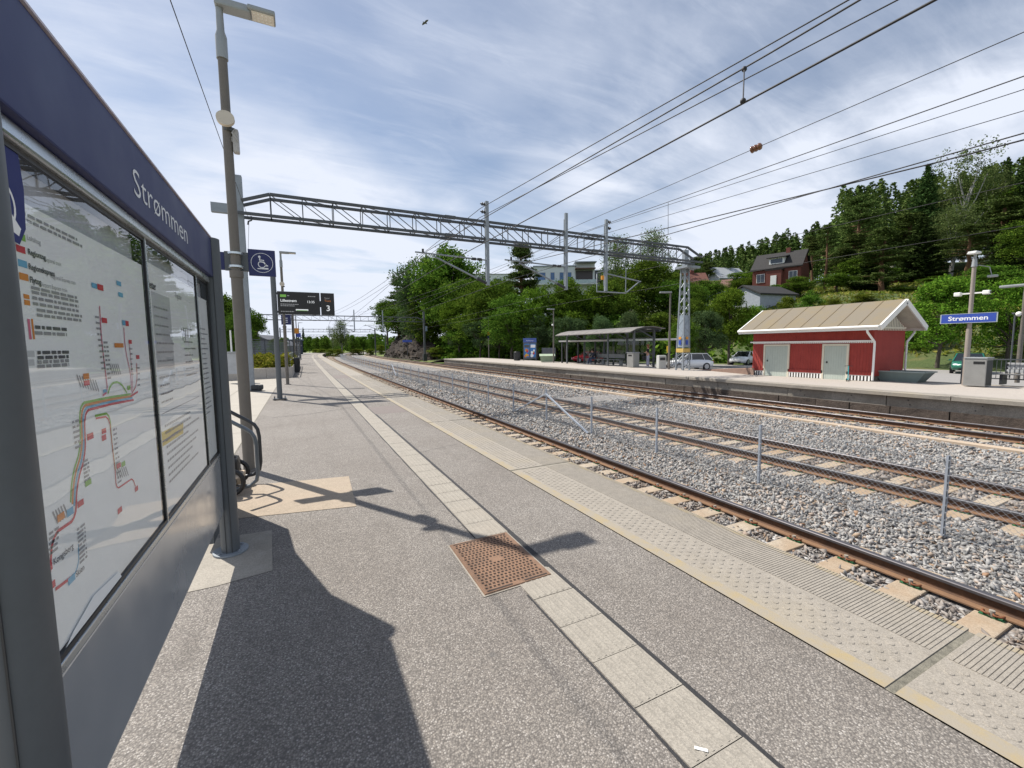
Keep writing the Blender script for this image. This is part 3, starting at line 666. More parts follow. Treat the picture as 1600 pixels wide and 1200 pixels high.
route(m1, [(168, 615), (173, 599), (187, 596), (198, 614)], 'green', .008, 2); route(m1, [(148, 650), (171, 645), (174, 690), (180, 735)], 'green', .008, 2); route(m1, [(149, 654), (170, 650), (175, 700), (180, 740), (181, 765), (207, 747), (211, 760)], 'red', .006, 2.2)
for (u, v, w, h, c) in ((129, 584, 9, 9, 'orange'), (130, 595, 9, 8, 'red'), (158, 496, 8, 8, 'red'), (190, 500, 5, 8, 'lightblue'), (195, 501, 5, 8, 'red'), (178, 536, 14, 7, 'orange'), (200, 531, 5, 6, 'red'), (212, 555, 5, 6, 'red'), (135, 679, 10, 10, 'red'), (158, 671, 7, 8, 'red'), (158, 681, 7, 9, 'red'), (132, 753, 10, 9, 'green'), (181, 726, 7, 8, 'red'), (189, 723, 6, 8, 'green'), (198, 603, 5, 7, 'green'), (142, 441, 8, 8, 'lightblue'), (151, 443, 9, 9, 'red'), (181, 438, 7, 7, 'lightblue'), (184, 456, 7, 7, 'lightblue'), (160, 609, 6, 5, 'lightblue'), (210, 762, 5, 8, 'red'),
    (88, 806, 12, 12, 'orange'), (103, 798, 11, 12, 'lightblue'), (120, 785, 10, 10, 'red'), (71, 886, 10, 12, 'red'), (74, 915, 12, 12, 'red'), (105, 905, 12, 12, 'lightblue'), (183, 796, 7, 9, 'red')): block(m1, u, v, w, h, c, 2.5)
word(m1, 'Kongsberg', 83, 884, .026); word(m1, 'Skien', 118, 903, .026); word(m1, 'Hamar', 78, 938, .022, 'grey_ink') if False else None
for (u0, v0, n_, du, dv, w) in ((148, 495, 10, 1.1, 9, .035), (161, 535, 9, .8, 7, .04), (202, 545, 6, .5, 8, .03), (214, 575, 4, .2, 9, .03), (112, 660, 6, 1, 8, .045), (129, 722, 6, .5, 6, .04), (176, 672, 12, .7, 7.5, .035), (76, 835, 5, 0, 8, .05), (120, 828, 9, .5, 6.5, .05)):
    for i in range(n_): y, z = fx(u0+du*i, v0+dv*i); marks(m1, y, z, w, .007, 'grey_ink')
for (u0, v0, n_, du, dv) in ((126, 605, 8, 4, 1), (176, 585, 5, 3, 0), (185, 748, 6, 3, -1), (90, 818, 5, 4, -3)):
    for i in range(n_):
        y, z = fx(u0+du*i, v0+dv*i); ribbon(m1, [(y, z), (y-.02, z+.04)], .005, (PX+.0012, 0, 0), Y1, Z1, PI['grey_ink'])
m1.obj('map_poster', PM, brd, bl)
m2 = MB(); m2.quad((PX, 2.53, .86), (PX, 3.545, .86), (PX, 3.545, 2.06), (PX, 2.53, 2.06), 0)
word(m2, 'Billetter', 227, 447, .05, 'ink', .001); word(m2, 'Togtider', 273, 465, .045, 'grey_ink')
def area(mb, y0, y1, z0, z1, rows, c='grey_ink', h=.009):
    for i in range(rows): marks(mb, y0, z0+(z1-z0)*i/max(1, rows-1), (y1-y0)*random.uniform(.55, 1), h, c)
area(m2, 2.60, 2.95, 1.86, 1.60, 7); area(m2, 2.60, 2.9, 1.52, 1.40, 4); area(m2, 3.15, 3.45, 1.78, 1.5, 8); area(m2, 2.62, 3.45, 1.28, 1.0, 9, 'grey_ink', .012)
m2.quad((PX+.0003, 2.58, 1.55), (PX+.0003, 2.90, 1.55), (PX+.0003, 2.90, 1.93), (PX+.0003, 2.58, 1.93), PI['pale'])
word(m2, 'W', 284, 533, .11, 'ink'); ribbon(m2, [(2.6, 1.345), (3.45, 1.345)], .005, po, Y1, Z1, PI['grey_ink'])
y0_, z0_ = fx(246, 672); y1_, z1_ = fx(286, 660); m2.add([(PX+.0012, *fx(246, 703)), (PX+.0012, *fx(286, 677)), (PX+.0012, *fx(286, 660)), (PX+.0012, *fx(246, 678))], [(0, 1, 2, 3)], PI['yellow']); m2.add([(PX+.0016, *fx(252, 693)), (PX+.0016, *fx(280, 674)), (PX+.0016, *fx(280, 671)), (PX+.0016, *fx(252, 690))], [(0, 1, 2, 3)], PI['ink'])
m2.obj('timetable_poster', PM, brd, bl)
m3 = MB(); m3.quad((PX, 3.605, .86), (PX, 3.96, .86), (PX, 3.96, 2.02), (PX, 3.605, 2.02), 0); area(m3, 3.64, 3.92, 1.8, 1.2, 18); m3.obj('notice_poster', PM, brd, bl)
lo = MB(); lx = -.6005; SY = -.10
lo.prism([(1.50, 2.15), (1.505, 1.98), (1.54, 1.925), (1.60, 1.915), (1.635, 1.96), (1.645, 2.06), (1.635, 2.15)], (lx, SY, 0), Y1, Z1, (.0006, 0, 0), 8)
for c, r_, w in (((1.54, 2.00), .055, .008), ((1.52, 1.99), .03, .02)): ribbon(lo, [(c[0]+r_*math.cos(t), c[1]+r_*math.sin(t)) for t in np.linspace(R(-60), R(140), 14)], w, (lx+.001, SY, 0), Y1, Z1, 0)
lo.prism([(1.515, 1.985), (1.56, 1.945), (1.60, 1.935), (1.612, 1.955), (1.575, 1.985), (1.54, 2.02)], (lx+.0007, SY, 0), Y1, Z1, (.0004, 0, 0), 0)
lo.obj('sticker', PM, brd, bl)
n = NT('wavy_glass'); nt = n.t
tr = n.N('ShaderNodeBsdfTransparent'); tr.inputs[0].default_value = (.99, 1, 1, 1); gl = n.N('ShaderNodeBsdfGlossy'); gl.inputs['Roughness'].default_value = .015; gl.inputs['Color'].default_value = (.95, .97, 1, 1)
fz = n.N('ShaderNodeFresnel'); n.L(n.rng(n.geo.outputs['Backfacing'], 0, 1, 1.6, 1/1.6), fz.inputs[0]); ms_ = n.N('ShaderNodeMixShader'); bp = n.N('ShaderNodeBump'); bp.inputs['Strength'].default_value = .12; bp.inputs['Distance'].default_value = .012
n.L(n.noise(n.vec(), 3.2, 1.0, .3), bp.inputs['Height']); n.L(bp.outputs[0], gl.inputs['Normal']); n.L(bp.outputs[0], fz.inputs['Normal'])
n.L(fz.outputs[0], ms_.inputs[0]); n.L(tr.outputs[0], ms_.inputs[1]); n.L(gl.outputs[0], ms_.inputs[2]); n.L(ms_.outputs[0], n.out.inputs[0]); M_GLASS = n.m
for (a, b) in ((1.34, 2.485), (2.515, 3.56), (3.59, 3.968)):
    q = MB(); q.quad((-.602, a+.0005, .857), (-.602, b-.0005, .857), (-.602, b-.0005, 2.135), (-.602, a+.0005, 2.135)); q.obj('pane', M_GLASS, brd, bl)
q = MB(); q.prism([(1.515, .858), (1.92, .858), (1.90, .885), (1.70, .905), (1.56, .875)], (-.6009, 0, 0), Y1, Z1, (.0006, 0, 0)); q.obj('torn_label', PM[0], brd, bl)
# ---- lamp post beside the board
def lamp_head(mb, L_=.62, mi=(0, 1, 2)):
    mb.bbox(-.045, L_*.55, -.085, .085, -.005, .085, .02, mi[0]); mb.bbox(L_*.5, L_, -.125, .125, .022, .075, .018, mi[0]); mb.box(L_*.57, L_*.97, -.095, .095, .014, .021, mi[1]); mb.cyl((0, 0, -.12), (0, 0, .0), .04, n=12, mi=mi[0])
    for i in range(5):
        for j in range(3): mb.box(L_*.6+i*.045, L_*.6+i*.045+.02, -.07+j*.06, -.05+j*.06, .011, .0138, mi[2])
M_LED = plain('led_plate', (.66, .62, .55), .35); M_LENS = plain('led_lens', (.80, .80, .76), .2)
def lamp_post(name_label, loc, h, hx=0.0, group='platform lamp posts', r0=.07, detail=True, L_=.62):
    t = thing('lamp_post', name_label, 'street lamp', loc, hx, group)
    p = MB(); p.cyl((0, 0, 0), (0, 0, h*.44), r0, r0*.97, 16); p.cyl((0, 0, h*.44), (0, 0, h*.455), r0*1.14, r0*1.14, 16); p.cyl((0, 0, h*.455), (0, 0, h*.91), r0*.82, r0*.74, 16); p.cyl((0, 0, .0), (0, 0, .02), r0*1.9, n=16); q = p.obj('pole', M_POLE, t)
    s_ = MB(); s_.tube([(0, 0, h*.90), (0, 0, h*.945), (0, 0, h*.957), (0, 0, h*.985)], [r0*.92, r0*.92, r0*.62, r0*.58], 16); s_.obj('sleeve', M_LAMP, t)
    m = MB(); lamp_head(m, L_); o = m.obj('lamp_head', [M_LAMP, M_LED, M_LENS], t); o.location = (0, 0, h+.02)
    return t
LP = (-.685, 6.76, 0)
lamp1 = lamp_post('tall lamp post with round white antenna, standing just behind the information board', LP, 5.88)
a = MB(); a.cyl((0, -.085, 4.53), (0, -.125, 4.54), .10, .10, 24, 0); a.cyl((0, -.05, 4.53), (0, -.09, 4.53), .03, n=8, mi=1); a.cyl((.03, 0, 4.42), (.03, 0, 4.46), .075, n=14, mi=1); a.obj('round_antenna', [plain('antenna_cream', (.60, .53, .43), .5, 0, .06), M_GALVD], lamp1)
a = MB(); a.bbox(.055, .125, -.05, .05, 4.17, 4.46, .02); a.box(.03, .06, -.03, .03, 4.3, 4.36); a.tube([(.09, -.06, 4.45), (.06, -.1, 4.38), (.12, -.08, 4.3)], .008, 6); a.obj('radio_box', plain('radio_grey', (.42, .41, .40), .5), lamp1)
sg = thing('wheelchair_sign', 'square dark blue sign with white wheelchair ramp symbol on the nearest lamp post', 'sign', (LP[0], LP[1]+.10, 2.815)); sl_ = sg.location.copy()
q = MB(); q.bbox(.135, .455, -.02, .02, -.175, .175, .004); f0 = q.obj('sign_face', M_BLUE, sg)
q = MB(); wheelchair(q, (.295, -.0215, 0), X1, Z1, .128, 0); q.obj('symbol', M_LET, f0)
q = MB(); q.bbox(-.46, -.135, -.02, .02, -.12, .11, .004); q.obj('sign_blade', M_BLUE, sg)
q = MB(); q.bbox(-.135, .135, -.018, .018, -.125, .125, .005); 
for z in (-.085, .085): q.cyl((0, -.10, z-.013), (0, -.10, z+.013), .085, n=18, mi=1)
q.obj('bracket', [M_GREY, M_ALU], sg)
# ---- stowed wheelchair ramp with two hoop handles
rp = thing('wheelchair_ramp', 'stowed portable wheelchair ramp with hoop handles and black wheels behind the board', 'ramp', (-.75, 5.75, 0))
M_TUBE = plain('dark_tube', (.05, .054, .06), .35, .5); M_TUBE2 = plain('grey_tube', (.13, .15, .17), .35, .4)
for (dy, m, dz) in ((.30, M_TUBE, 0), (-.12, M_TUBE2, -.02)):
    q = MB(); q.tube([(-.12, dy, .98+dz), (.02, dy, .88+dz), (.16, dy, .78+dz), (.22, dy, .73+dz), (.25, dy, .67+dz), (.262, dy, .58+dz), (.262, dy, .26+dz), (.245, dy, .17+dz), (.18, dy, .115+dz), (.06, dy, .10+dz), (-.14, dy, .10+dz)], .021, 10); q.obj('hoop_handle', m, rp)
q = MB(); q.bbox(-.16, .10, -.10, .28, .12, .20, .02, 0); q.obj('folded_deck', plain('beige_panel', (.50, .40, .29), .6), rp)
for y in (.33, -.16):
    q = MB(); q.tube([(-.02+.14*math.cos(t), y, .165+.14*math.sin(t)) for t in np.linspace(0, 2*math.pi, 21)], .025, 8, 0, False); q.cyl((-.02, y-.02, .165), (-.02, y+.02, .165), .075, n=14, mi=1); q.obj('wheel', [M_BLK, M_DARK], rp)
q = MB(); q.prism([(-1.6, .06), (-.50, .06), (-.50, 1.42), (-.93, 1.58), (-1.5, 2.40), (-1.6, 2.40)], (.0, 0, 0), Y1, Z1, (.05, 0, 0)); q.obj('upright_deck', M_GREY, rp)  # unseen deck inferred from a shadow; slanted top shaped to cast it
q = MB(); q.bbox(-.20, .06, .02, .26, .2, .40, .05, 0); q.tube([(-.1, .1, .38), (0, .05, .43), (.05, .2, .33)], .02, 8); q.obj('canvas_bag', M_BLK, rp)
# ---- departure screen on its post
sp = thing('departure_screen', 'black departure screen reading Lillestrøm 13:35 hung from a grey post', 'display screen', (-.62, 15.7, 0))
q = MB(); q.cyl((0, 0, .03), (0, 0, 4.06), .078, n=18); p_ = q.obj('post', M_GREY, sp)
q = MB(); q.bbox(-.2, .2, -.14, .14, .03, .055, .006); 
for dx in (-.15, .15):
    for dy in (-.1, .1): q.cyl((dx, dy, 0), (dx, dy, .12), .014, n=6)
q.obj('base_plate', M_GALVD, p_)
M_SCR = plain('screen_black', (.010, .009, .009), .35, 0, .05)
q = MB(); q.bbox(.09, 1.32, -.06, .06, 2.745, 3.465, .012, 0); sc = q.obj('screen', [M_DARK], sp)
q = MB(); q.box(.105, 1.305, -.064, -.0605, 2.765, 3.44); q.obj('display', M_SCR, sc)
M_EW = emis('screen_white', (.85, .88, .9), .55); M_EG = emis('screen_green', (.30, .75, .12), .30); M_ED = emis('screen_grey', (.7, .72, .75), .22); M_EO = emis('screen_orange', (1, .35, .08), .30)
q = MB(); fy = -.0655
put_text(q, 'Lillestrøm', .115, (.17, fy, 3.14), X1, Z1, 0, bold=.002); put_text(q, '13:35', .105, (.93, fy, 3.12), X1, Z1, 0, bold=.001); q.box(.17, .34, fy, fy+.001, 3.285, 3.365, 1)
for (x, z, w) in ((.37, 3.32, .07), (.97, 3.32, .22), (.17, 3.05, .52), (.17, 3.0, .40), (.17, 2.82, .38)):
    xx = x
    while xx < x+w: l = min(random.uniform(.02, .06), x+w-xx); q.box(xx, xx+l, fy, fy+.001, z, z+.025, 2); xx += l+.012
q.box(.60, .96, fy, fy+.001, 2.865, 2.915, 0); q.box(.62, .94, fy-.001, fy-.0002, 2.862, 2.880, 1); q.obj('screen_text', [M_EW, M_EG, M_ED], sc)
q = MB(); q.bbox(1.35, 1.76, -.06, .06, 2.745, 3.465, .012, 0); q.box(1.32, 1.35, -.03, .03, 3.0, 3.2, 0); tr_ = q.obj('track_number_panel', [M_DARK], sp)
q = MB(); q.box(1.362, 1.748, -.064, -.0605, 2.765, 3.44); q.obj('display', M_SCR, tr_)
q = MB(); put_text(q, 'Spor', .085, (1.46, fy, 3.27), X1, Z1, 2); put_text(q, 'Track', .085, (1.46, fy, 3.18), X1, Z1, 3); put_text(q, '3', .26, (1.50, fy, 2.88), X1, Z1, 0, bold=.003); q.obj('screen_text', [M_EW, M_EG, M_ED, M_EO], tr_)
q = MB(); q.bar((0, 0, 3.40), (.1, 0, 3.40), .06); q.bar((0, 0, 2.82), (.1, 0, 2.82), .06); q.obj('arm', M_GREY, sp)
# ---- more posts, bins and benches down the near platform
lamp2 = dup(lamp1, W(-.58, 22.2), 0, 'second lamp post along the near platform, rising behind the departure screen')
for c in list(lamp2.children):
    if 'radio' in c.name: bpy.data.objects.remove(c)
lp0 = lamp_post('third lamp post along the near platform, beyond the sign with letter E', W(-.45, 39), 5.7, 0)
dup(lp0, W(-.5, 58), 0, 'fourth lamp post along the near platform, slim and far off beyond the benches')
dup(lp0, W(-.5, 78), 0, 'fifth lamp post along the near platform, near the far bend of the tracks')
def blade(loc, label, letter=None, h=3.55, col=None, w=.46, hh=.5, group=None, name='platform_sign'):
    t = thing(name, label, 'sign', loc, 0, group); q = MB(); q.cyl((0, 0, 0), (0, 0, h), .04, n=10); q.obj('post', M_DARK, t)
    q = MB(); q.bbox(-w, -.05, -.02, .02, h-hh, h, .004) if letter else q.bbox(-w/2, w/2, -.06, -.045, h-hh, h, .004); f = q.obj('sign_face', col or M_BLUE, t)
    if letter: q = MB(); put_text(q, letter, .46, (-w/2-.03, -.0215, h-hh+.15), X1, Z1, 0, 'CENTER', .004); q.obj('letter', M_LET, f)
    return t
blade(hitz(460.5, 581, 0), 'dark blue square sign with white letter E hanging below the departure screen', 'E', 3.98, None, .66, .68)
blade(W(-.40, 47), 'small orange plate on a dark pole far along the near platform', None, 3.6, plain('orange_sign', (.60, .24, .02), .5), .5, .52, None, 'warning_sign')
blade(W(-.25, 52), 'small blue plate on a dark pole far along the near platform', None, 3.3, M_SBLUE, .5, .45)
def bin_(loc, label, r=.30, h=1.02):
    t = thing('litter_bin', label, 'litter bin', loc); q = MB(); q.tube([(0, 0, .03), (0, 0, .06), (0, 0, h-.1)], [r*.9, r, r], 20)
    for k in range(20): a_ = 2*math.pi*k/20; q.bar((r*math.cos(a_), r*math.sin(a_), .08), (r*math.cos(a_), r*math.sin(a_), h-.12), .05, .02)
    q.obj('body', M_DARK, t); q = MB(); q.tube([(0, 0, h-.1), (0, 0, h-.04), (0, 0, h)], [r*1.07, r*1.07, r*.8], 20); q.obj('lid', M_BLK, t); return t
bin_(hitz(461.5, 582, 0), 'dark slatted litter bin at the corner of the planted bed on the near platform')
bn = thing('platform_bench', 'nearest dark bench along the near platform beyond the litter bin', 'bench', W(-.45, 36), 0, 'benches on the near platform')
q = MB()
for i in range(4): q.box(-.35+i*.10, -.27+i*.10, -.8, .8, .43, .46)
q.obj('seat', M_DARK, bn); q = MB()
for i in range(3): q.box(-.42, -.39, -.8, .8, .55+i*.12, .64+i*.12)
q.obj('backrest', M_DARK, bn)
for y in (-.7, .7):
    q = MB(); q.bar((-.33, y, 0), (-.41, y, .92), .05); q.bar((.03, y, 0), (.0, y, .44), .05); q.bar((-.4, y, .42), (.03, y, .42), .05); q.obj('leg', M_BLK, bn)
for s_, l_ in ((42, 'second dark bench along the near platform'), (50, 'third dark bench along the near platform'), (66, 'farthest dark bench along the near platform')): dup(bn, W(-.45, s_), 0, l_)
# ---- planted bed, utility box, fence and ramp rail
pl = thing('planter_wall', 'low pale concrete retaining wall of the planted bed left of the platform', 'retaining wall', W(-6, 27.6)); pw = MB()
a, b = hitz(330, 596, 0), hitz(457, 589.5, 0)
d = (b-a).normalized(); a = a-d*8; nrm = Vector((-d.y, d.x, 0))
for i in range(9):
    p0 = a.lerp(b, i/9)+d*.006; p1 = a.lerp(b, (i+1)/9)-d*.006; pw.add([p0, p1, p1+nrm*.25, p0+nrm*.25]+[x+Z1*.58 for x in (p0, p1, p1+nrm*.25, p0+nrm*.25)], [(4, 5, 6, 7), (0, 1, 5, 4), (1, 2, 6, 5), (3, 0, 4, 7), (2, 3, 7, 6)])
e2 = b+Vector((.25, 17, 0)); nx_ = Vector((-1, 0, 0)); pw.add([b, e2, e2+nx_*.25, b+nx_*.25]+[x+Z1*.575 for x in (b, e2, e2+nx_*.25, b+nx_*.25)], [(4, 5, 6, 7), (0, 1, 5, 4), (1, 2, 6, 5), (3, 0, 4, 7)])
pw.obj('wall', m_concrete('bed_wall', (.44, .41, .37), .12, 60, (.20, .13, .09), (.58, .8)), pl, pl.location)
soil = MB(); soil.add([a+nrm*.26+Z1*.45, b+nrm*.26+nx_*.26+Z1*.45, e2+nx_*.26+Z1*.45, e2+nx_*14+Z1*.45], [(0, 1, 2, 3)]); setting(soil.obj('bed_soil', plain('dark_soil', (.05, .04, .03), .95, world=True)))
ub = thing('utility_box', 'pale grey utility cabinet with a thin pole standing in the planted bed', 'utility cabinet', hitz(370, 584, .45)); q = MB(); q.bbox(-.42, .42, -.2, .2, 0, 1.0, .02); q.obj('cabinet', plain('cabinet_grey', (.42, .44, .46), .5), ub); q = MB(); q.bbox(-.45, .45, -.24, .24, 1.0, 1.07, .01); q.obj('lid', M_LAMP, ub)
q = MB(); q.cyl((-.15, 0, 1.07), (-.15, 0, 2.1), .035, n=8); q.obj('pole', M_WHITE, ub); q = MB(); q.prism([(.05, .35), (.2, .35), (.2, .6), (.05, .6)], (0, -.202, 0), X1, Z1, (0, -.004, 0)); q.obj('sticker', M_SBLUE, ub)
fa, fb = at(392, 560, 37), at(470, 553, 46); fa.z = fb.z = .4
fn = thing('panel_fence', 'grey welded mesh fence behind the planted bed on the left', 'fence', fa); d = (fb-fa); L_ = d.length; d.normalize()
q = MB()
for i in range(int(L_/.12)): p = fa+d*(i*.12); q.bar(p, p+Z1*1.9, .02)
for z in np.arange(.1, 1.95, .2): q.bar(fa+Z1*z, fb+Z1*z, .02)
q.obj('mesh_panel', M_GALV, fn, fa)
for i in range(5): p = fa.lerp(fb, i/4); m = MB(); m.bar(p, p+Z1*2.05, .08); m.obj('post', M_GALVD, fn, fa)
m = MB(); m.bar(fa+Z1*2.05, fb+Z1*2.05, .08); m.obj('top_rail', M_GALVD, fn, fa)
hr = thing('handrail', 'pale metal handrail running beside the planted bed edge on the near platform', 'handrail', e2); q = MB()
for z in (.95, 1.35): q.tube([b+Vector((-.1, .5, z)), e2+Vector((-.1, 0, z))], .025, 8)
q.obj('rail', M_GALV, hr, e2)
for i in range(7): p = (b+Vector((-.1, .5, .5))).lerp(e2+Vector((-.1, 0, .5)), i/6); m = MB(); m.cyl(p, p+Z1*.86, .025, n=8); m.obj('post', M_GALV, hr, e2)
# ---- rusty cast cover in the guidance strip
cv = thing('access_cover', 'rusty perforated iron access cover set across the guidance strip', 'manhole cover', (1.295, 2.93, 0)); cl_ = cv.location.copy(); pts = [(1.045, 3.325), (1.575, 3.335), (1.56, 2.545), (1.03, 2.525)]
q = MB(); q.add([(*p, .004) for p in pts]+[(*(Vector(p)*.985+Vector((1.3, 2.93))*.015), .012) for p in pts], [(4, 7, 6, 5), (0, 1, 5, 4)[::-1], (1, 2, 6, 5)[::-1], (2, 3, 7, 6)[::-1], (3, 0, 4, 7)[::-1]]); pc = q.obj('plate', M_RUSTY, cv, cl_)
q = MB(); r_ = q
def bil(a, b): return Vector(pts[3]).lerp(Vector(pts[2]), a).lerp(Vector(pts[0]).lerp(Vector(pts[1]), a), b)
for i in range(15):
    for j in range(20):
        if 6 <= i <= 8 and 9 <= j <= 10: continue
        c = bil(.07+.86*(i+.5*(j % 2)*.6)/14.6, .07+.86*j/19); q.box(c.x-.0085, c.x+.0085, c.y-.006, c.y+.006, .012, .0128, 0); r_.bbox(c.x-.0085, c.x+.0085, c.y+.007, c.y+.017, .0118, .0165, .002, 1)
for (a0, a1, bb) in ((.05, .42, .965), (.55, .95, .965), (.05, .42, .03), (.6, .95, .03)): c0 = bil(a0, bb); c1 = bil(a1, bb); q.add([(c0.x, c0.y-.008, .0127), (c1.x, c1.y-.008, .0127), (c1.x, c1.y+.008, .0127), (c0.x, c0.y+.008, .0127)], [(0, 1, 2, 3)])
q.obj('tread_pattern', [M_RUSTD, M_RUSTY], pc, cl_)
q = MB(); q.add([(p[0]+(.012 if k in (1, 2) else -.012), p[1]+(.012 if k < 2 else -.012), .0042) for k, p in enumerate(pts)], [(3, 2, 1, 0)]); q.obj('frame', M_PAD, cv, cl_)
lt = MB(); lt.prism([(0, 0), (.05, .008), (.047, .022), (-.003, .014)], (1.37, 1.125, .0085), (.6, -.8, 0), (.8, .6, 0), (0, 0, .001)); tag(lt.obj('paper_scrap', M_WHITE), 'small white scrap of paper lying on the guidance strip', 'litter')
# ================================================================== OVERHEAD LINE
def lattice_mast(mb, p, z0, z1, w0, w1, ang=0, bars=9):
    M = Matrix.Translation(p) @ Matrix.Rotation(ang, 4, 'Z'); P = lambda x, y, z: M @ Vector((x, y, z))
    c = [(-1, -1), (1, -1), (1, 1), (-1, 1)]; w = lambda z: (w0+(w1-w0)*(z-z0)/(z1-z0))/2
    for a, b in c: mb.bar(P(a*w(z0), b*w(z0), z0), P(a*w(z1), b*w(z1), z1), .075)
    zs = np.linspace(z0, z1, bars+1)
    for i in range(bars):
        for k in range(4):
            a, b = c[k], c[(k+1) % 4]; q0, q1 = zs[i], zs[i+1]
            if i % 2: a, b = b, a
            mb.bar(P(a[0]*w(q0), a[1]*w(q0), q0), P(b[0]*w(q1), b[1]*w(q1), q1), .045, .02)
def gantry(s, oL, oR, label, posts, detail=True, zb=6.72, zt=7.52, panel=1.12, box=.62):
    t = thing('catenary_gantry', label, 'catenary gantry', W(oL, s), 0, 'catenary gantries across the tracks'); lc = t.location.copy()
    q = MB(); hy = box/2; bend = 1.0; mid = (oL+oR)/2
    for sd in (-hy, hy):
        q.bar(W(oL+bend, s+sd, zt), W(oR-bend-.3, s+sd, zt), .11, .10); q.bar(W(oL-.2, s+sd, zb), W(oR, s+sd, zb), .11, .10)
        q.bar(W(oL+.05, s+sd, zb+.45), W(oL+bend, s+sd, zt), .10); q.bar(W(oR-bend-.3, s+sd, zt), W(oR-.1, s+sd, zb+.3), .10)
        o = oL+bend; i = 0
        while o < oR-bend-.3:
            o2 = min(o+panel, oR-bend-.3); q.bar(W(o, s+sd, zb), W(o, s+sd, zt), .045, .03)
            if o < mid: q.bar(W(o, s+sd, zt), W(o2, s+sd, zb), .04, .025)
            else: q.bar(W(o, s+sd, zb), W(o2, s+sd, zt), .04, .025)
            o = o2
    o = oL+bend; i = 0
    while o < oR-bend-.3 and detail:
        o2 = min(o+panel, oR-bend-.3)
        for z in (zb, zt): q.bar(W(o, s-hy, z), W(o2, s+hy, z) if i % 2 else W(o, s+hy, z), .035, .02); q.bar(W(o, s-hy, z), W(o, s+hy, z), .04, .02)
        o = o2; i += 1
    for o in np.linspace(oL, oR, 4)[1:-1]:
        for sd in (-hy, hy):
            for z in (zb, zt): q.bbox(-.25, .25, -.07, .07, -.065, .065, .01) if False else q.bar(W(o-.25, s+sd, z), W(o+.25, s+sd, z), .14, .13)
    q.obj('truss', M_GALVD, t, lc)
    for (o, z0, z1) in posts:
        m = MB(); p = W(o, s-hy-.09, 0); m.box(p.x-.075, p.x+.075, p.y-.06, p.y+.06, z0, z1); m.box(p.x-.09, p.x+.09, p.y+.0605, p.y+.09, z0+.3, z1-.3); m.obj('drop_post', M_GALV, t, lc)
    return t, lc
GS = 19.6
g1, gl1 = gantry(GS, -1.75, 22.75, 'nearest steel lattice gantry spanning all three tracks and both platforms', [(8.2, 4.55, 8.43), (12.62, 4.55, 8.43), (15.2, 4.6, 8.41)])
q = MB(); p = W(-1.79, GS); q.bbox(p.x-.13, p.x+.13, p.y-.12, p.y+.12, 0, 8.15, .02); q.box(p.x-.9, p.x-.1, p.y-.10, p.y+.10, 6.72, 7.06); q.obj('mast', M_GALV, g1, gl1)
q = MB(); q.bbox(p.x-.3, p.x+.35, p.y-.3, p.y+.3, .0, .04, .01); q.bbox(p.x+.0, p.x+.42, p.y-.16, p.y+.12, .04, .24, .05)
for dx in (-.24, .28): q.cyl((p.x+dx, p.y-.24, .04), (p.x+dx, p.y-.24, .2), .02, n=6)
q.obj('mast_foot', M_DARK, g1, gl1)
p = W(22.82, GS+.9); p = W(22.82, 20.7); q = MB(); lattice_mast(q, p, ZF, 6.7, .60, .32, 0, 14); q.box(p.x-.17, p.x+.17, p.y-.12, p.y+.12, 6.3, 7.75); q.box(p.x-.6, p.x+.6, p.y-.7, p.y+.3, 6.52, 6.66); q.bar((p.x+.1, p.y, 7.4), (p.x+1.1, p.y+.3, 6.6), .07); q.obj('lattice_mast', M_GALV, g1, gl1)
q = MB(); q.add([(p.x+sx*(.285 if z < 3 else .235), p.y+sy*(.285 if z < 3 else .235), z) for z in (1.45, 3.55) for sx, sy in ((-1, -1), (1, -1), (1, 1), (-1, 1))], [(0, 1, 5, 4), (1, 2, 6, 5), (2, 3, 7, 6), (3, 0, 4, 7)]); q.obj('climbing_guard', plain('guard_grey', (.30, .35, .40), .5, .3), g1, gl1)
for (z0, z1, m_, nm) in ((1.98, 2.14, plain('orange_plate', (.65, .27, .02), .5), 'warning_plate'), (1.62, 1.92, M_SBLUE, 'notice_plate'), (1.12, 1.38, plain('yellow_band', (.55, .38, .10), .6), 'yellow_band')):
    q = MB(); w_ = .30 if nm == 'yellow_band' else .10; q.box(p.x-w_-.01, p.x+w_-.01, p.y-.32, p.y-.31, z0, z1); q.obj(nm, m_, g1, gl1); q = MB(); q.box(p.x-.32, p.x-.3101, p.y-w_, p.y+w_, z0, z1); q.obj(nm, m_, g1, gl1)
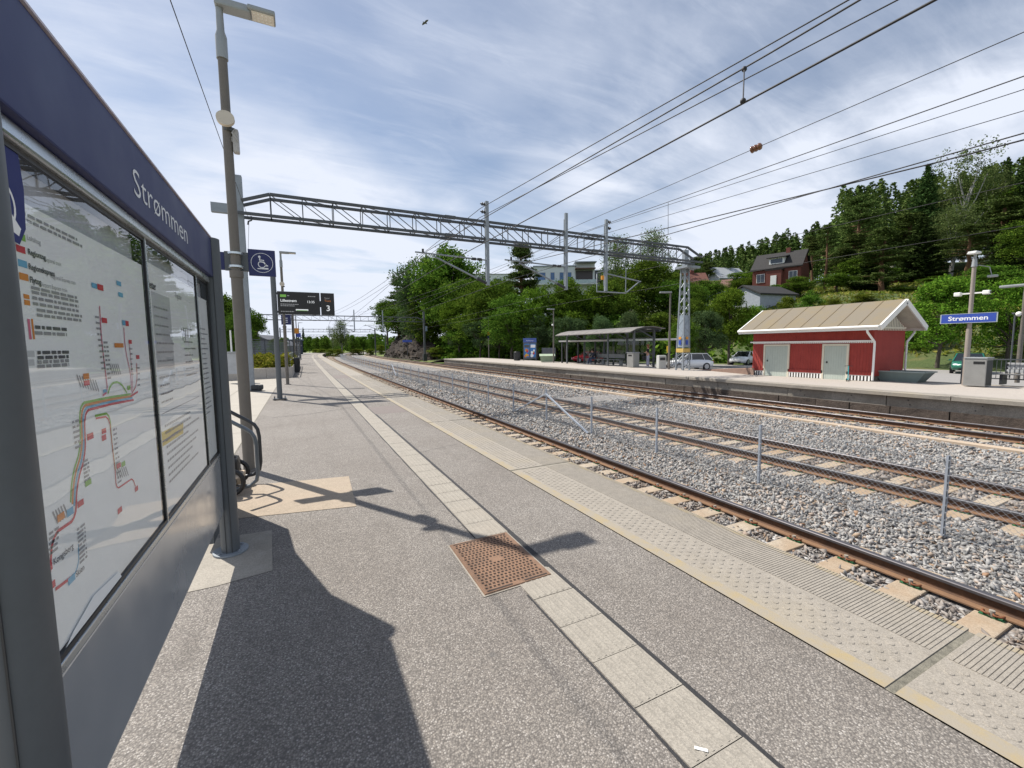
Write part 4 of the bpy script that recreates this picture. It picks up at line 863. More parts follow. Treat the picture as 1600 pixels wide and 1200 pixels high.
# insulators
def insul(a, ax, r=.085, n=2):
    q = MB(); a = Vector(a); ax = Vector(ax).normalized()
    for i in range(n): c = a+ax*(.05+.1*i); q.tube([c-ax*.035, c-ax*.01, c+ax*.03, c+ax*.04], [.03, r, r*.75, .03], 14)
    q.cyl(a, a+ax*(.1*n+.05), .025, n=8); return q
yp = W(0, GS).y-.40
for (o, z, sx) in ((8.2, 8.28, -1), (8.2, 7.93, -1), (15.2, 8.3, 1), (15.2, 7.97, 1)): p = W(o+sx*.08, GS-.4, z); insul(p, (sx, 0, 0)).obj('insulator', M_DARK, g1, gl1)
def canti(o_post, o_tip, zt, zb_, g_, gl_, s, zbot=4.62):
    q = MB(); S_ = s-.4; dirn = 1 if o_tip > o_post else -1
    q.tube([W(o_post, S_, zt), W(o_tip, S_, zt+.10)], .035, 8); q.tube([W(o_post, S_, zbot), W(o_tip-dirn*.8, S_, zt)], .042, 8)
    for f_ in (.12, .2): c = W(o_post+(o_tip-o_post)*f_, S_, zt+.012); q.cyl(c-X1*.1, c+X1*.1, .065, n=10, mi=1)
    c = W(o_post+(o_tip-dirn*.8-o_post)*.12, S_, zbot+(zt-zbot)*.12); d_ = (W(o_tip-dirn*.8, S_, zt)-W(o_post, S_, zbot)).normalized(); q.cyl(c-d_*.25, c+d_*.25, .07, n=10, mi=1)
    q.cyl(W(o_tip-dirn*.35, S_, zt+.09), W(o_tip-dirn*.35, S_, zt+.26), .05, n=8, mi=1); q.obj('cantilever', [M_GALV, M_DARK], g_, gl_)
canti(8.2, 4.75, 5.72, 0, g1, gl1, GS); canti(12.62, 9.1, 5.72, 0, g1, gl1, GS)
q = MB(); S_ = GS-.4
q.tube([W(15.2, S_, 5.55), W(17.7, S_, 5.25)], .035, 8); q.tube([W(17.6, S_, 5.25), W(16.6, S_, 4.55), W(14.6, S_, 4.55)], .035, 8); q.tube([W(14.6, S_, 4.55), W(14.6, S_, 5.55), W(15.4, S_, 5.75)], .025, 8); q.tube([W(16.6, S_, 4.6), W(16.6, S_, 5.9)], .025, 8); q.obj('cantilever', M_GALV, g1, gl1)
q = MB(); p = W(14.95, S_-.02, 5.3); q.bbox(p.x-.06, p.x+.08, p.y-.05, p.y+.05, 5.2, 5.42, .01); q.obj('warning_plate', MATS['orange_plate'], g1, gl1)
p = W(-1.4, GS-.35, 6.62); q = MB(); q.tube([p, p+Vector((0, 0, -.15)), p+Vector((-.1, 0, -.2)), p+Vector((-.12, 0, -.32))], .03, 8); q.obj('wire_hook', M_DARK, g1, gl1)
for (s, oL, oR, lab, posts) in ((80, -7.3, 20.5, 'second gantry along the line, its right mast in front of the trees', [(8.2, 4.5, 8.2), (13, 4.5, 8.2)]), (140, -8, 18, 'third gantry along the line, seen small over the far platform end', [(5.0, 4.5, 8.2), (9.2, 4.5, 8.2)]), (200, -10, 24, 'fourth gantry along the line, a thin lattice where the tracks bend', [(6, 4.5, 8)])):
    g_, gl_ = gantry(s, oL, oR, lab, posts, False, zb=6.3 if s < 90 else 6.4, zt=7.1 if s < 90 else 7.2, panel=1.3)
    for o in (oL, oR): m = MB(); p = W(o, s); m.bbox(p.x-.16, p.x+.16, p.y-.16, p.y+.16, -1.0, 8.2 if s < 90 else 7.6, .02); m.obj('mast', M_GALVD, g_, gl_)
    if s < 90:
        for o, tip in ((8.2, 5.0), (13, 9.7)): canti(o, tip, 5.4, 0, g_, gl_, s, 4.4)
        p = W(oR, s); q = MB(); q.bbox(p.x+.15, p.x+.55, p.y-.2, p.y+.2, 4.6, 5.5, .03); q.obj('switch_box', plain('box_blue_grey', (.18, .24, .32), .5), g_, gl_)
        q = MB(); q.bbox(p.x-.35, p.x+.35, p.y-.35, p.y+.35, -1, .35, .03); q.obj('footing', M_DARK, g_, gl_)
# wires: anchored at the gantry, heading past the camera, and on down the line
def gan_hit(u, v):
    q_ = ray(u, v); y = W(0, GS-.4).y; p_ = Vector((0, 0, CH))+q_*(y/q_.y); return p_
def wire(label, G, B, zB, r=.012, far_o=None, zfar=None, name='overhead_wire', ends=(80, 140, 200), back=-24, sag=.0):
    g_ = gan_hit(*G); sg_, og = sof(g_); b_ = hitz(B[0], B[1], zB); sb, ob = sof(b_)
    pts = []; ks = (ob-og)/(sb-sg_); kz = (zB-g_.z)/(sb-sg_)
    for s in srange(back, sg_, 3): pts.append(W(og+ks*(s-sg_), s, g_.z+kz*(s-sg_) if s > sb-2 else zB+kz*(s-sb)*.35))
    if far_o is not None:
        zf = zfar or g_.z; prev = (sg_, og, g_.z)
        for e in ends:
            for q_ in np.linspace(0, 1, 9)[1:]: s = prev[0]+(e-prev[0])*q_; pts.append(W(prev[1]+(far_o-prev[1])*q_, s, prev[2]+(zf-prev[2])*q_-sag*4*q_*(1-q_)))
            prev = (e, far_o, zf)
    m = MB(); m.tube(pts, r, 6, 0, False); return tag(m.obj(name, M_WIRE), label, 'overhead wire', 'overhead wires along the railway'), (og, g_.z)
wire('topmost feeder wire, ending at the top insulator of the left drop post', (750, 326), (1326, 0), 7.9, .014, 5.2, 7.9, sag=.6)
wire('feeder wire ending at the lower insulator of the left drop post', (748, 341), (1403, 0), 7.5, .013, 5.0, 7.3, sag=.6)
_, cm = wire('messenger wire above the nearest track, holding the upper end of the tall dropper', (668, 392), (1347, 0), 5.35, .011, 5.03, 5.4, sag=.5)
_, cc = wire('contact wire above the nearest track, lowest of the four wires crossing the top edge', (674, 424), (1461, 0), 4.55, .012, 5.03, 4.5)
wire('thin wire with three brown insulator discs, ending at the middle drop post', (868, 367), (1600, 50), 7.3, .009)
wire('messenger wire of the middle track, just below the wire with brown insulators', (868, 378), (1600, 119), 5.5, .009, 9.7, 5.4, sag=.5)
wire('feeder wire ending at the upper insulator of the right drop post', (931, 357), (1600, 139.5), 7.9, .010, 9.2, 7.8, sag=.5)
wire('feeder wire ending at the lower insulator of the right drop post', (932, 369), (1600, 173), 7.6, .010, 9.0, 7.3, sag=.5)
wire('contact wire of the middle track, upper of the two wires that cross each other', (806, 434), (1600, 208), 4.6, .010, 9.7, 4.5)
wire('thick wire crossing the contact wire of the middle track, lower one at the right edge', (806, 414), (1600, 221), 4.75, .013)
wire('pale messenger wire of the far track, passing above the brick house', (964, 431), (1600, 285), 5.6, .008, 16.88, 5.4, sag=.4)
wire('pale contact wire of the far track, passing in front of the hillside pines', (950, 462), (1581, 356), 4.6, .008, 16.88, 4.5)
wire('thin wire along the left side, rising from the gantry hook towards the camera', (389, 343), (266, 0), 6.3, .007, -7.5, 6.2)
m = MB(); m.tube([hitz(1163, 108, 5.32), hitz(1161, 158, 4.56)], .008, 6); p = hitz(1163, 108, 5.32); m.sphere(p, .035); m.sphere(hitz(1161, 158, 4.56), .035); tag(m.obj('wire_dropper', M_WIRE), 'dark dropper rod joining two wires above the nearest track, upper centre right', 'wire dropper')
m = MB(); m.tube([hitz(1044, 316, 5.6), hitz(1044, 366, 4.62)], .006, 6); tag(m.obj('wire_dropper', M_WIRE), 'thin dropper rod below the wires right of the right drop post', 'wire dropper')
gE = gan_hit(868, 367); bE = hitz(1600, 50, 7.3); tE = (hitz(1183, 231, 7.3)-gE).length/ (bE-gE).length
best = min(np.linspace(0, 1, 400), key=lambda t_: abs(( (gE.lerp(bE, t_)-Vector((0, 0, CH))).dot(_r)/(gE.lerp(bE, t_)-Vector((0, 0, CH))).dot(_f))*F+800-1183)); cE = gE.lerp(bE, best); dE = (bE-gE).normalized()
q = MB()
for i in (-1, 0, 1): c = cE+dE*.11*i; q.tube([c-dE*.05, c-dE*.03, c+dE*.01, c+dE*.05], [.03, .10, .09, .035], 16)
tag(q.obj('wire_insulator', M_INSUL), 'chain of three brown porcelain insulator discs on a wire against the sky', 'insulator')
# ================================================================== FAR PLATFORM
FE, FB = 18.22, 24.0
FS = srange(-40, 60, 2)
setting(strip('far_platform_surface', FE+.02, FB, ZF, FS, M_FTOP))
mb = MB(); rs = random.Random(3)
s = -40
while s < 60:
    L_ = 5.1; a, b = s+.012, min(s+L_, 60)-.012; j = rs.uniform(-.025, .025); ss = srange(a, b, 2)
    sweep([(-.02+j, -.13), (.55, -.13), (.55, .008), (-.0+j, .008), (-.02+j, -.01)], FE, ZF, ss, mb); s += L_
setting(mb.obj('far_platform_edge', M_SLAB))
mb = MB(); s = -40
while s < 60:
    a, b = s+.012, min(s+3.4, 60)-.012; j = rs.uniform(-.015, .015); sweep([(.10+j, -.50), (.5, -.50), (.5, -.131), (.10+j, -.131)], FE, ZF, srange(a, b, 2), mb); s += 3.4
for s in np.arange(-10, 58, 1.7):
    for z in (-.24, -.39): p = W(FE+.083, s+rs.uniform(-.1, .1), ZF+z); mb.cyl(p, p+Vector((-.012, 0, 0)), .02, n=7, mi=1)
setting(mb.obj('far_platform_wall', [M_WALL, M_TAR]))
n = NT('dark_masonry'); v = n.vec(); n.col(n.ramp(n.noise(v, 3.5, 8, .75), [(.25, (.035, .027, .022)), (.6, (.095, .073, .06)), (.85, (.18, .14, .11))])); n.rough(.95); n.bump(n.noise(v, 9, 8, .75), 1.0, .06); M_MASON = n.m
mb = MB(); s = -40
while s < 60:
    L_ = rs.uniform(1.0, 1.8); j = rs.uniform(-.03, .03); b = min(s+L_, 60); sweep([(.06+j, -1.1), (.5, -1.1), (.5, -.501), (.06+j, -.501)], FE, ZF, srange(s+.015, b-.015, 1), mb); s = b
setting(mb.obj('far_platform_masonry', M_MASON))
mb = MB(); mb.add([W(FE, 60.05, ZF), W(FB, 60.05, ZF), W(FB+.5, 70, -.98), W(FE+.3, 70, -.98)], [(0, 1, 2, 3)]); setting(mb.obj('platform_end_ramp', M_LOT))
mb = MB(); sweep([(0, -1.0), (.25, -1.0), (.25, .012), (0, .012)], FB, ZF, FS, mb); setting(mb.obj('far_platform_kerb', M_SLAB))
def hx(u, v, x): q = ray(u, v); return Vector((0, 0, CH))+q*(x/q.x)
LT = lambda t, o: o.location
# ---- red goods hut
HX, HY0 = 22.45, 9.85; HY1 = hx(1176, 560, HX).y; HL = HY1-HY0; HW = 2.72; HH = 2.37
hut = thing('red_hut', 'small red boarded goods hut with tan roof and two pale green doors', 'hut', (HX, HY0, ZF))
n = NT('red_boards'); v = n.vec(False); w_ = n.N('ShaderNodeTexWave', wave_type='BANDS', bands_direction='Y'); w_.inputs['Scale'].default_value = 2.6; w_.inputs['Distortion'].default_value = 0; n.L(v, w_.inputs['Vector'])
c = n.ramp(n.noise(v, 2.2, 6, .7), [(.3, (.255, .026, .020)), (.7, (.34, .042, .031))]); n.col(n.mix(n.rng(n.noise(n.vec(False, (6, 6, .5)), 2, 5), .55, .8, 0, .5), c, (.19, .03, .03))); n.rough(.75); n.bump(n.rng(w_.outputs['Fac'], 0, .12), .7, .02); M_RED = n.m
n = NT('red_boards_gable'); v = n.vec(False); c = n.ramp(n.noise(n.vec(False, (12, 1, 1)), 2.2, 6, .7), [(.3, (.215, .03, .024)), (.7, (.29, .044, .034))]); n.col(c); n.rough(.8); n.bump(n.noise(n.vec(False, (40, 1, 1)), 1, 2), .3, .01); M_REDG = n.m
M_DOOR = plain('pale_green_door', (.42, .47, .42), .6, 0, .06, 3); M_TRIM = plain('cream_trim', (.62, .58, .47), .6, 0, .06, 4)
q = MB(); q.box(0, HW, 0, HL, .22, HH, 0); q.add([(0, .001, HH), (HW, .001, HH), (HW/2, .001, HH+.72)], [(0, 1, 2)], 1); q.add([(0, HL, HH), (HW, HL, HH), (HW/2, HL, HH+.72)], [(2, 1, 0)], 1); q.box(.05, HW-.05, .05, HL-.05, -.02, .22, 2)
wl = q.obj('wall', [M_RED, M_REDG, plain('hut_plinth', (.16, .14, .12), .9)], hut)
def tan_roof():
    n = NT('tan_felt_roof'); v = n.vec(False); n.col(n.mix(n.rng(n.noise(v, .7, 6, .65), .45, .7, 0, .8), (.185, .16, .122), (.215, .165, .085))); n.rough(.9); n.bump(n.noise(v, 40, 4), .25, .01); return n.m
M_TAN = tan_roof(); OV, OE = .48, .68; RZ = HH+1.12; ez = HH-.02
q = MB(); th = Vector((0, 0, .09))
for sd in (0, 1):
    e = -OE if sd == 0 else HW+OE; A = [Vector((e, -OV, ez)), Vector((HW/2, -OV, RZ)), Vector((HW/2, HL+OV*.8, RZ)), Vector((e, HL+OV*.8, ez))]
    q.add(A+[a_+th for a_ in A], [(4, 5, 6, 7), (0, 1, 5, 4), (2, 3, 7, 6), (3, 0, 4, 7)], 0); q.add(A, [(0, 3, 2, 1)], 2)
    for k in range(1, 8):
        y = -OV+(HL+OV*1.8)*k/8; a_ = A[0].lerp(A[1], .0)+th; b_ = A[1]+th; a_.y = b_.y = y; q.bar(a_+Z1*.004, b_+Z1*.004, .03, .02, 1)
rf = q.obj('roof', [M_TAN, plain('felt_seam', (.16, .12, .07), .9), plain('cream_soffit', (.66, .63, .54), .7)], hut)
q = MB()
for y in (-OV-.03, HL+OV*.8+.0):
    for sd in (0, 1): e = -OE if sd == 0 else HW+OE; q.bar((e, y, ez-.02), (HW/2, y, RZ-.02), .06, .24)
q.bar((-OE-.02, -OV, ez-.02), (-OE-.02, HL+OV*.8, ez-.02), .05, .2); q.bar((HW+OE+.02, -OV, ez-.02), (HW+OE+.02, HL+OV*.8, ez-.02), .05, .2); q.obj('bargeboard', M_WHITE, rf)
q = MB(); q.tube([(-OE-.10, -OV, ez+.02), (-OE-.10, HL+OV*.8, ez+.02)], .06, 8); q.obj('gutter', M_WHITE, rf)
for x, sg_ in ((0, -1), (HW, 1)):
    q = MB(); q.tube([(x+sg_*(OE+.05), -.05, ez-.05), (x+sg_*(OE+.03), -.06, ez-.20), (x+sg_*.08, -.06, ez-.62), (x+sg_*.06, -.06, ez-.75), (x+sg_*.06, -.06, .05)], .045, 8); q.obj('downpipe', M_WHITE, hut)
q = MB(); q.prism([(.15, HH-.02), (HW-.15, HH-.02), (HW/2, HH+.68)], (0, -.02, 0), X1, Z1, (0, -.02, 0), 0)
for i in range(17):
    x = .2+i*(HW-.4)/16; hgt_ = (1-abs(x-HW/2)/(HW/2-.1))*.66
    if hgt_ > .05: q.box(x-.035, x+.035, -.055, -.04, HH-.14, HH-.02+hgt_*.93, 1)
q.box(.1, HW-.1, -.075, -.04, HH-.06, HH+.02, 1); q.obj('gable_trellis', [plain('trellis_grey', (.23, .22, .2), .8), M_TRIM], hut)
q = MB(); q.box(-.07, -.002, -.02, HL+.12, 1.74, 1.81)
for i in range(int(HL/.085)): q.box(-.055, -.004, .03+i*.085, .03+i*.085+.045, 1.69, 1.7395)
q.obj('dentil_trim', M_WHITE, hut)
q = MB()
dys = [(hx(231, 0, 1).y, 0)]
D = []
for (u0, u1) in ((1196, 1231), (1288, 1323)): y1 = hx(u0, 560, HX).y-HY0; y0 = hx(u1, 560, HX).y-HY0; D.append((y0, y1))
gaps = [(0.02, D[1][0]-.06), (D[1][1]+.06, D[0][0]-.06), (D[0][1]+.06, HL-.02)]

q = MB()
for i, (a, b) in enumerate(gaps):
    q = MB(); q.box(-.05, -.002, a-.02, b+.02, .26, .40); q.obj('skirting_board', M_RED, hut)
    q = MB(); q.box(-.012, -.004, a, b, .225, .255); k = int((b-a)/.125)
    for i in range(k): y = a+(b-a)*(i+.5)/k; q.box(-.035, -.008, y-.03, y+.03, .01, .255)
    q.obj('plinth_slats', M_WHITE, hut)
for y0, y1 in D:
    q = MB(); q.box(-.02, .06, y0, y1, .0, 1.56)
    for i in range(9): y = y0+(y1-y0)*i/9; q.box(-.026, -.0195, y+.004, y+(y1-y0)/9-.006, .005, 1.555)
    d_ = q.obj('door', M_DOOR, hut)
    q = MB(); q.box(-.05, .03, y0-.09, y0-.001, .0, 1.655); q.box(-.05, .03, y1+.001, y1+.09, .0, 1.655); q.box(-.052, .03, y0, y1, 1.565, 1.655); q.obj('door_frame', M_TRIM, d_)
    q = MB(); q.box(-.05, -.026, y1-.16, y1-.10, .75, .84); q.cyl((-.06, y1-.13, .8), (-.03, y1-.13, .8), .02, n=8); q.obj('handle', M_DARK, d_)
# ---- platform clutter by the hut
q = MB(); t = thing('storage_tub', 'grey green open topped tub standing by the gable end of the red hut', 'tub', hitz(1410, 596, ZF), R(0))
q.add([(x*w_, y*l_, z) for z, w_, l_ in ((.0, .38, .62), (.45, .5, .92)) for x, y in ((-1, -1), (1, -1), (1, 1), (-1, 1))]+[(x*.46, y*.88, .449) for x, y in ((-1, -1), (1, -1), (1, 1), (-1, 1))]+[(x*.36, y*.6, .05) for x, y in ((-1, -1), (1, -1), (1, 1), (-1, 1))],
      [(0, 1, 5, 4), (1, 2, 6, 5), (2, 3, 7, 6), (3, 0, 4, 7), (4, 5, 9, 8), (5, 6, 10, 9), (6, 7, 11, 10), (7, 4, 8, 11), (8, 9, 13, 12), (9, 10, 14, 13), (10, 11, 15, 14), (11, 8, 12, 15), (12, 13, 14, 15), (3, 2, 1, 0)])
q.obj('body', plain('tub_green_grey', (.16, .21, .20), .5, 0, .1), t)
q = MB(); q.bbox(-.54, .54, -.96, .96, .40, .4485, .01) if False else None
q = MB()
for a, b in (((-.51, -.93), (.51, -.93)), ((.51, -.93), (.51, .93)), ((.51, .93), (-.51, .93)), ((-.51, .93), (-.51, -.93))): q.bar((*a, .44), (*b, .44), .05, .05)
q.obj('rim', plain('tub_rim', (.24, .29, .28), .5), t)
sc_ = thing('electric_scooter', 'turquoise electric kick scooter leaning by the right hut door', 'scooter', Vector((21.95, hx(1324, 590, 21.95).y, ZF)), R(20)); sc_.scale = (.62, .62, .62); M_TEAL = plain('scooter_teal', (.02, .42, .48), .4)
q = MB(); q.bbox(-.30, .42, -.07, .07, .10, .15, .015); q.obj('deck', M_TEAL, sc_)
q = MB(); q.tube([(.44, 0, .13), (.38, .0, .7), (.35, 0, 1.08)], .03, 8); q.obj('stem', M_TEAL, sc_)
q = MB(); q.tube([(.34, -.24, 1.06), (.35, 0, 1.09), (.34, .24, 1.06)], .018, 8); q.obj('handlebar', M_BLK, sc_)
for x in (-.42, .5): q = MB(); q.tube([(x+.095*math.cos(t_), 0, .11+.095*math.sin(t_)) for t_ in np.linspace(0, 6.283, 15)], .024, 7, 0, False); q.cyl((x, -.02, .11), (x, .02, .11), .05, n=10); q.obj('wheel', M_BLK, sc_)
# ---- station name sign on its lamp post
SPP = hitz(1507, 602, ZF)
t = thing('station_lamp_post', 'grey lamp post carrying the blue Strømmen sign and two white cameras', 'street lamp', SPP)
q = MB(); q.cyl((0, 0, 0), (0, 0, 2.2), .088, .084, 14); q.cyl((0, 0, 2.2), (0, 0, 4.6), .068, .062, 14); q.cyl((0, 0, 4.55), (0, 0, 4.85), .09, .06, 12, 1); q.cyl((0, 0, 4.85), (0, 0, 5.05), .045, n=10, mi=1); q.obj('pole', [plain('weathered_pole', (.30, .26, .23), .6, .2, .12), M_LAMP], t)
q = MB(); q.bbox(-.30, .16, -.13, .13, 5.03, 5.11, .03); q.bbox(-.38, -.1, -.12, .12, 5.0, 5.04, .015); q.obj('lamp_head', plain('lamp_white', (.66, .67, .66), .45), t)
q = MB(); q.tube([(.05, -.1, 4.6), (.22, -.35, 4.5), (.3, -.4, 4.2)], .015, 6); q.bbox(.2, .42, -.55, -.3, 4.12, 4.2, .02); q.obj('aerial', M_LAMP, t)
for y in (-.33, .33):
    q = MB(); q.bbox(-.1, .1, min(y*.9, y*1.5), max(y*.9, y*1.5), 3.47, 3.62, .03); q.bar((0, 0, 3.55), (0, y, 3.55), .05); o_ = q.obj('camera', M_WHITE, t)
    q = MB(); q.cyl((0, y*1.49, 3.545), (0, y*1.53, 3.545), .05, n=10); q.obj('lens', M_BLK, o_)
sgn = thing('station_sign', 'bright blue station name sign reading Strømmen on the far platform', 'sign', SPP+Vector((-.13, .02, 2.60)))
q = MB(); q.bbox(-.02, .02, -.76, .76, -.165, .165, .004); f_ = q.obj('sign_face', M_SBLUE, sgn)
q = MB()
for a, b in (((-.77, -.175), (.77, -.175)), ((-.77, .175), (.77, .175))): q.bar((0, a[0], a[1]), (0, b[0], b[1]), .05, .018)
for y in (-.77, .77): q.bar((0, y, -.18), (0, y, .18), .05, .018)
q.obj('frame', M_ALU, sgn)
q = MB(); put_text(q, 'Strømmen', .235, (-.0215, 0, -.075), -Y1, Z1, 0, 'CENTER', .004, 1.12); q.obj('lettering', M_LET, f_)
# ---- bin, bench, railing
t = thing('waste_cabinet', 'large grey steel waste cabinet beside the station sign post', 'litter bin', hitz(1526, 604, ZF)); M_CAB = plain('cabinet_steel', (.27, .27, .26), .5, .3, .12)
q = MB(); q.bbox(-.30, .30, -.30, .30, .03, 1.06, .02); q.obj('body', M_CAB, t)
for y, dx in ((-.1, -.333), ): q = MB(); q.bbox(-.308, -.299, -.25, .05, .86, .96, .003); q.obj('slot', M_BLK, t)
q = MB(); q.box(-.26, .26, -.304, -.2995, .08, 1.0); q.obj('dark_side', M_DARK, t)  # thin dark sheet over one side of the cabinet
q = MB(); q.bbox(-.32, .32, -.32, .32, 1.06, 1.11, .012); q.obj('lid', M_LAMP, t)
t = thing('platform_bench', 'pale grey bench by the railing at the right edge of the far platform', 'bench', hitz(1590, 604, ZF)+Vector((.1, -.1, 0)))
q = MB()
for i in range(4): q.bbox(-.30+i*.12, -.20+i*.12, -.8, .62, .43, .46, .006)
q.obj('seat', M_CAB, t); q = MB()
for i in range(3): q.bbox(.22+i*.02, .25+i*.02, -.8, .5, .5+i*.13, .62+i*.13, .006)
q.obj('backrest', plain('bench_pale', (.46, .47, .48), .5), t)
for y in (-.7, .5): q = MB(); q.box(-.28, .2, y-.04, y+.04, .05, .43); q.bar((.18, y, .05), (.3, y, .9), .06); q.obj('leg', M_DARK, t)
t = thing('railing', 'thin grey railing along the back of the far platform behind the bench', 'railing', (24.4, 7.6, ZF))
q = MB()
for z in (.25, 1.0): q.bar((0, -12, z), (0, 0, z), .045)
for i in range(100): q.bar((0, -12+i*.12, .25), (0, -12+i*.12, 1.0), .016)
q.obj('bars', M_GALVD, t)
for i in range(7): q = MB(); q.bar((0, -12+i*2, 0), (0, -12+i*2, 1.05), .06); q.obj('post', M_GALVD, t)
# ---- far platform lamp posts
def far_lamp(loc, h, label, ang=math.pi, dome=True):
    t = thing('lamp_post', label, 'street lamp', loc, ang, 'far platform lamp posts'); q = MB(); q.cyl((0, 0, 0), (0, 0, h*.5), .075, n=10); q.cyl((0, 0, h*.5), (0, 0, h-.1), .055, n=10); q.obj('pole', M_POLE, t)
    q = MB(); q.bbox(-.07, .72, -.12, .12, h-.1, h, .03); q.obj('lamp_head', M_LAMP, t)
    if dome: q = MB(); q.sphere((.12, 0, h*.70), .10); q.bar((0, 0, h*.7), (.12, 0, h*.7), .04); q.obj('dome_camera', M_WHITE, t)
    return t
far_lamp(hitz(1045, 577, ZF), 5.3, 'lamp post standing just left of the lattice mast on the far platform', math.pi*.85, False)
far_lamp(hitz(865, 566.5, ZF), 5.4, 'lamp post between the waste grit box and the platform shelter', math.pi)
far_lamp(hitz(764, 559.5, ZF), 5.8, 'lamp post with orange and blue plates near the left end of the far platform', math.pi)
t = bpy.data.objects.get('lamp_post.005')
fl3 = [o for o in bpy.data.objects if o.get('label', '').startswith('lamp post with orange')][0]
q = MB(); q.bbox(-.18, .2, .06, .09, 3.3, 3.8, .01); q.obj('orange_plate', MATS['orange_plate'], fl3); q = MB(); q.bbox(-.18, .2, .06, .09, 2.9, 3.22, .01); q.obj('blue_plate', M_BLUE, fl3)
far_lamp(hitz(1589, 598, ZF), 4.0, 'lamp post behind the bench at the right edge', math.pi*.5)
t = thing('thin_pole', 'thin grey pole between the right lamp post and the Strømmen sign', 'pole', hitz(1577, 590, ZP)); q = MB(); q.cyl((0, 0, 0), (0, 0, 3.9), .04, n=8); q.bbox(-.3, .1, -.06, .06, 3.85, 3.95, .02); q.obj('pole', M_GALVD, t)
t = thing('platform_sign', 'small blue platform name sign on a post near the far left end', 'sign', hitz(637, 558, ZF)); q = MB(); q.cyl((0, 0, 0), (0, 0, 2.9), .06, n=8); q.obj('post', M_DARK, t); q = MB(); q.bbox(-.8, .8, -.08, -.04, 2.55, 2.95, .005); q.obj('sign_face', M_SBLUE, t)
# ---- advertising kiosk, grit box, bin
t = thing('advert_board', 'blue headed advertising board with two colourful posters on the far platform', 'advertising board', hitz(828, 563, ZF), R(-28))
q = MB(); q.bbox(-.78, .78, -.06, .06, 2.12, 2.62, .01); q.obj('header_panel', plain('kiosk_blue', (.06, .11, .36), .45), t)
q = MB(); put_text(q, 'Strømmen', .2, (0, -.062, 2.27), X1, Z1, 0, 'CENTER'); q.obj('lettering', M_LET, t)
q = MB()
for x in (-.74, 0, .74): q.bbox(x-.05, x+.05, -.05, .05, 0, 2.119, .008)
q.box(-.69, .69, -.04, .04, .12, .36); q.box(-.69, .69, -.04, .04, 1.98, 2.12); q.obj('frame', M_GREY, t)
for k, x in enumerate((-.69, .05)):
    q = MB(); q.box(x, x+.64, -.02, .02, .361, 1.979, 0)
    rr = random.Random(5+k)
    for i in range(9): cx, cz, r_ = x+rr.uniform(.12, .52), rr.uniform(.5, 1.3), rr.uniform(.06, .15); q.prism([(r_*math.cos(a_), r_*1.3*math.sin(a_)) for a_ in np.linspace(0, 6.28, 11)[:-1]], (cx, -.021-.0006*i, cz), X1, Z1, (0, -.0004, 0), 1+rr.randrange(4))
    q.box(x+.05, x+.6, -.0235, -.0205, 1.5, 1.85, 5 if k == 0 else 3); q.obj('poster', [plain('poster_sky', (.05, .22, .55), .5), PM[3], PM[5], PM[0], PM[9], PM[1]], t)
t = thing('notice_panel', 'low grey lattice panel standing behind the pale green grit box', 'panel', hitz(858, 562, ZF)+Vector((.3, .6, 0)), R(-28)); q = MB(); q.box(-.85, .85, -.02, .02, .5, 1.45, 0)
for i in range(18): q.box(-.84+i*.095, -.80+i*.095, -.03, -.021, .51, 1.44, 1)
q.obj('panel', [plain('panel_grey', (.17, .17, .19), .6), M_GALVD], t)
for x in (-.8, .8): q = MB(); q.bar((x, 0, 0), (x, 0, 1.5), .05); q.obj('leg', M_GREY, t)
t = thing('grit_box', 'pale green grit box with sloping lid on the far platform', 'grit box', hitz(855, 566, ZF), R(-28)); M_GRIT = plain('grit_green', (.25, .32, .22), .6)
q = MB(); q.add([(-.62, -.32, .05), (.62, -.32, .05), (.62, .32, .05), (-.62, .32, .05), (-.75, -.42, .6), (.75, -.42, .6), (.75, .42, .78), (-.75, .42, .78)], [(3, 2, 1, 0), (0, 1, 5, 4), (1, 2, 6, 5), (2, 3, 7, 6), (3, 0, 4, 7), (4, 5, 6, 7)]); q.obj('body', M_GRIT, t)
q = MB(); q.add([(-.8, -.47, .605), (.8, -.47, .605), (.8, .45, .79), (-.8, .45, .79), (-.8, -.47, .67), (.8, -.47, .67), (.8, .45, .86), (-.8, .45, .86)], [(3, 2, 1, 0), (0, 1, 5, 4), (1, 2, 6, 5), (2, 3, 7, 6), (3, 0, 4, 7), (4, 5, 6, 7)]); q.obj('lid', plain('grit_lid', (.31, .38, .27), .6), t)
bin_(hitz(808, 563.5, ZF), 'dark round slatted bin left of the advertising board on the far platform', .38, 1.05)
# ---- platform shelter
SH0, SH1 = 25.2, 34.6; SO0, SO1 = 22.5, 25.0
sh = thing('platform_shelter', 'open steel platform shelter with a curved ribbed roof and glass back', 'shelter', W((SO0+SO1)/2, (SH0+SH1)/2, ZF)); shl = sh.location.copy()
prof = [(SO0-.7, 2.62), (SO0-.1, 2.86), (SO0+.7, 3.02), (SO0+1.6, 3.06), (SO1+.3, 2.92)]
def roofline(s_, dz=0): return [W(o, s_, ZF+z+dz) for o, z in prof]
q = MB(); ss = srange(SH0-.5, SH1+.6, 1.2); 
for a, b in zip(ss[:-1], ss[1:]):
    A, B = roofline(a+.02), roofline(b-.02); A2, B2 = roofline(a+.02, .05), roofline(b-.02, .05); k = len(prof)
    q.add(A+B+A2+B2, [(i, k+i, k+i+1, i+1) for i in range(k-1)]+[(2*k+i, 2*k+i+1, 3*k+i+1, 3*k+i) for i in range(k-1)]+[(i, i+1, 2*k+i+1, 2*k+i) for i in range(k-1)]+[(k+i+1, k+i, 3*k+i, 3*k+i+1) for i in range(k-1)]+[(0, 2*k, 3*k, k), (k-1, 2*k-1, 4*k-1, 3*k-1)])
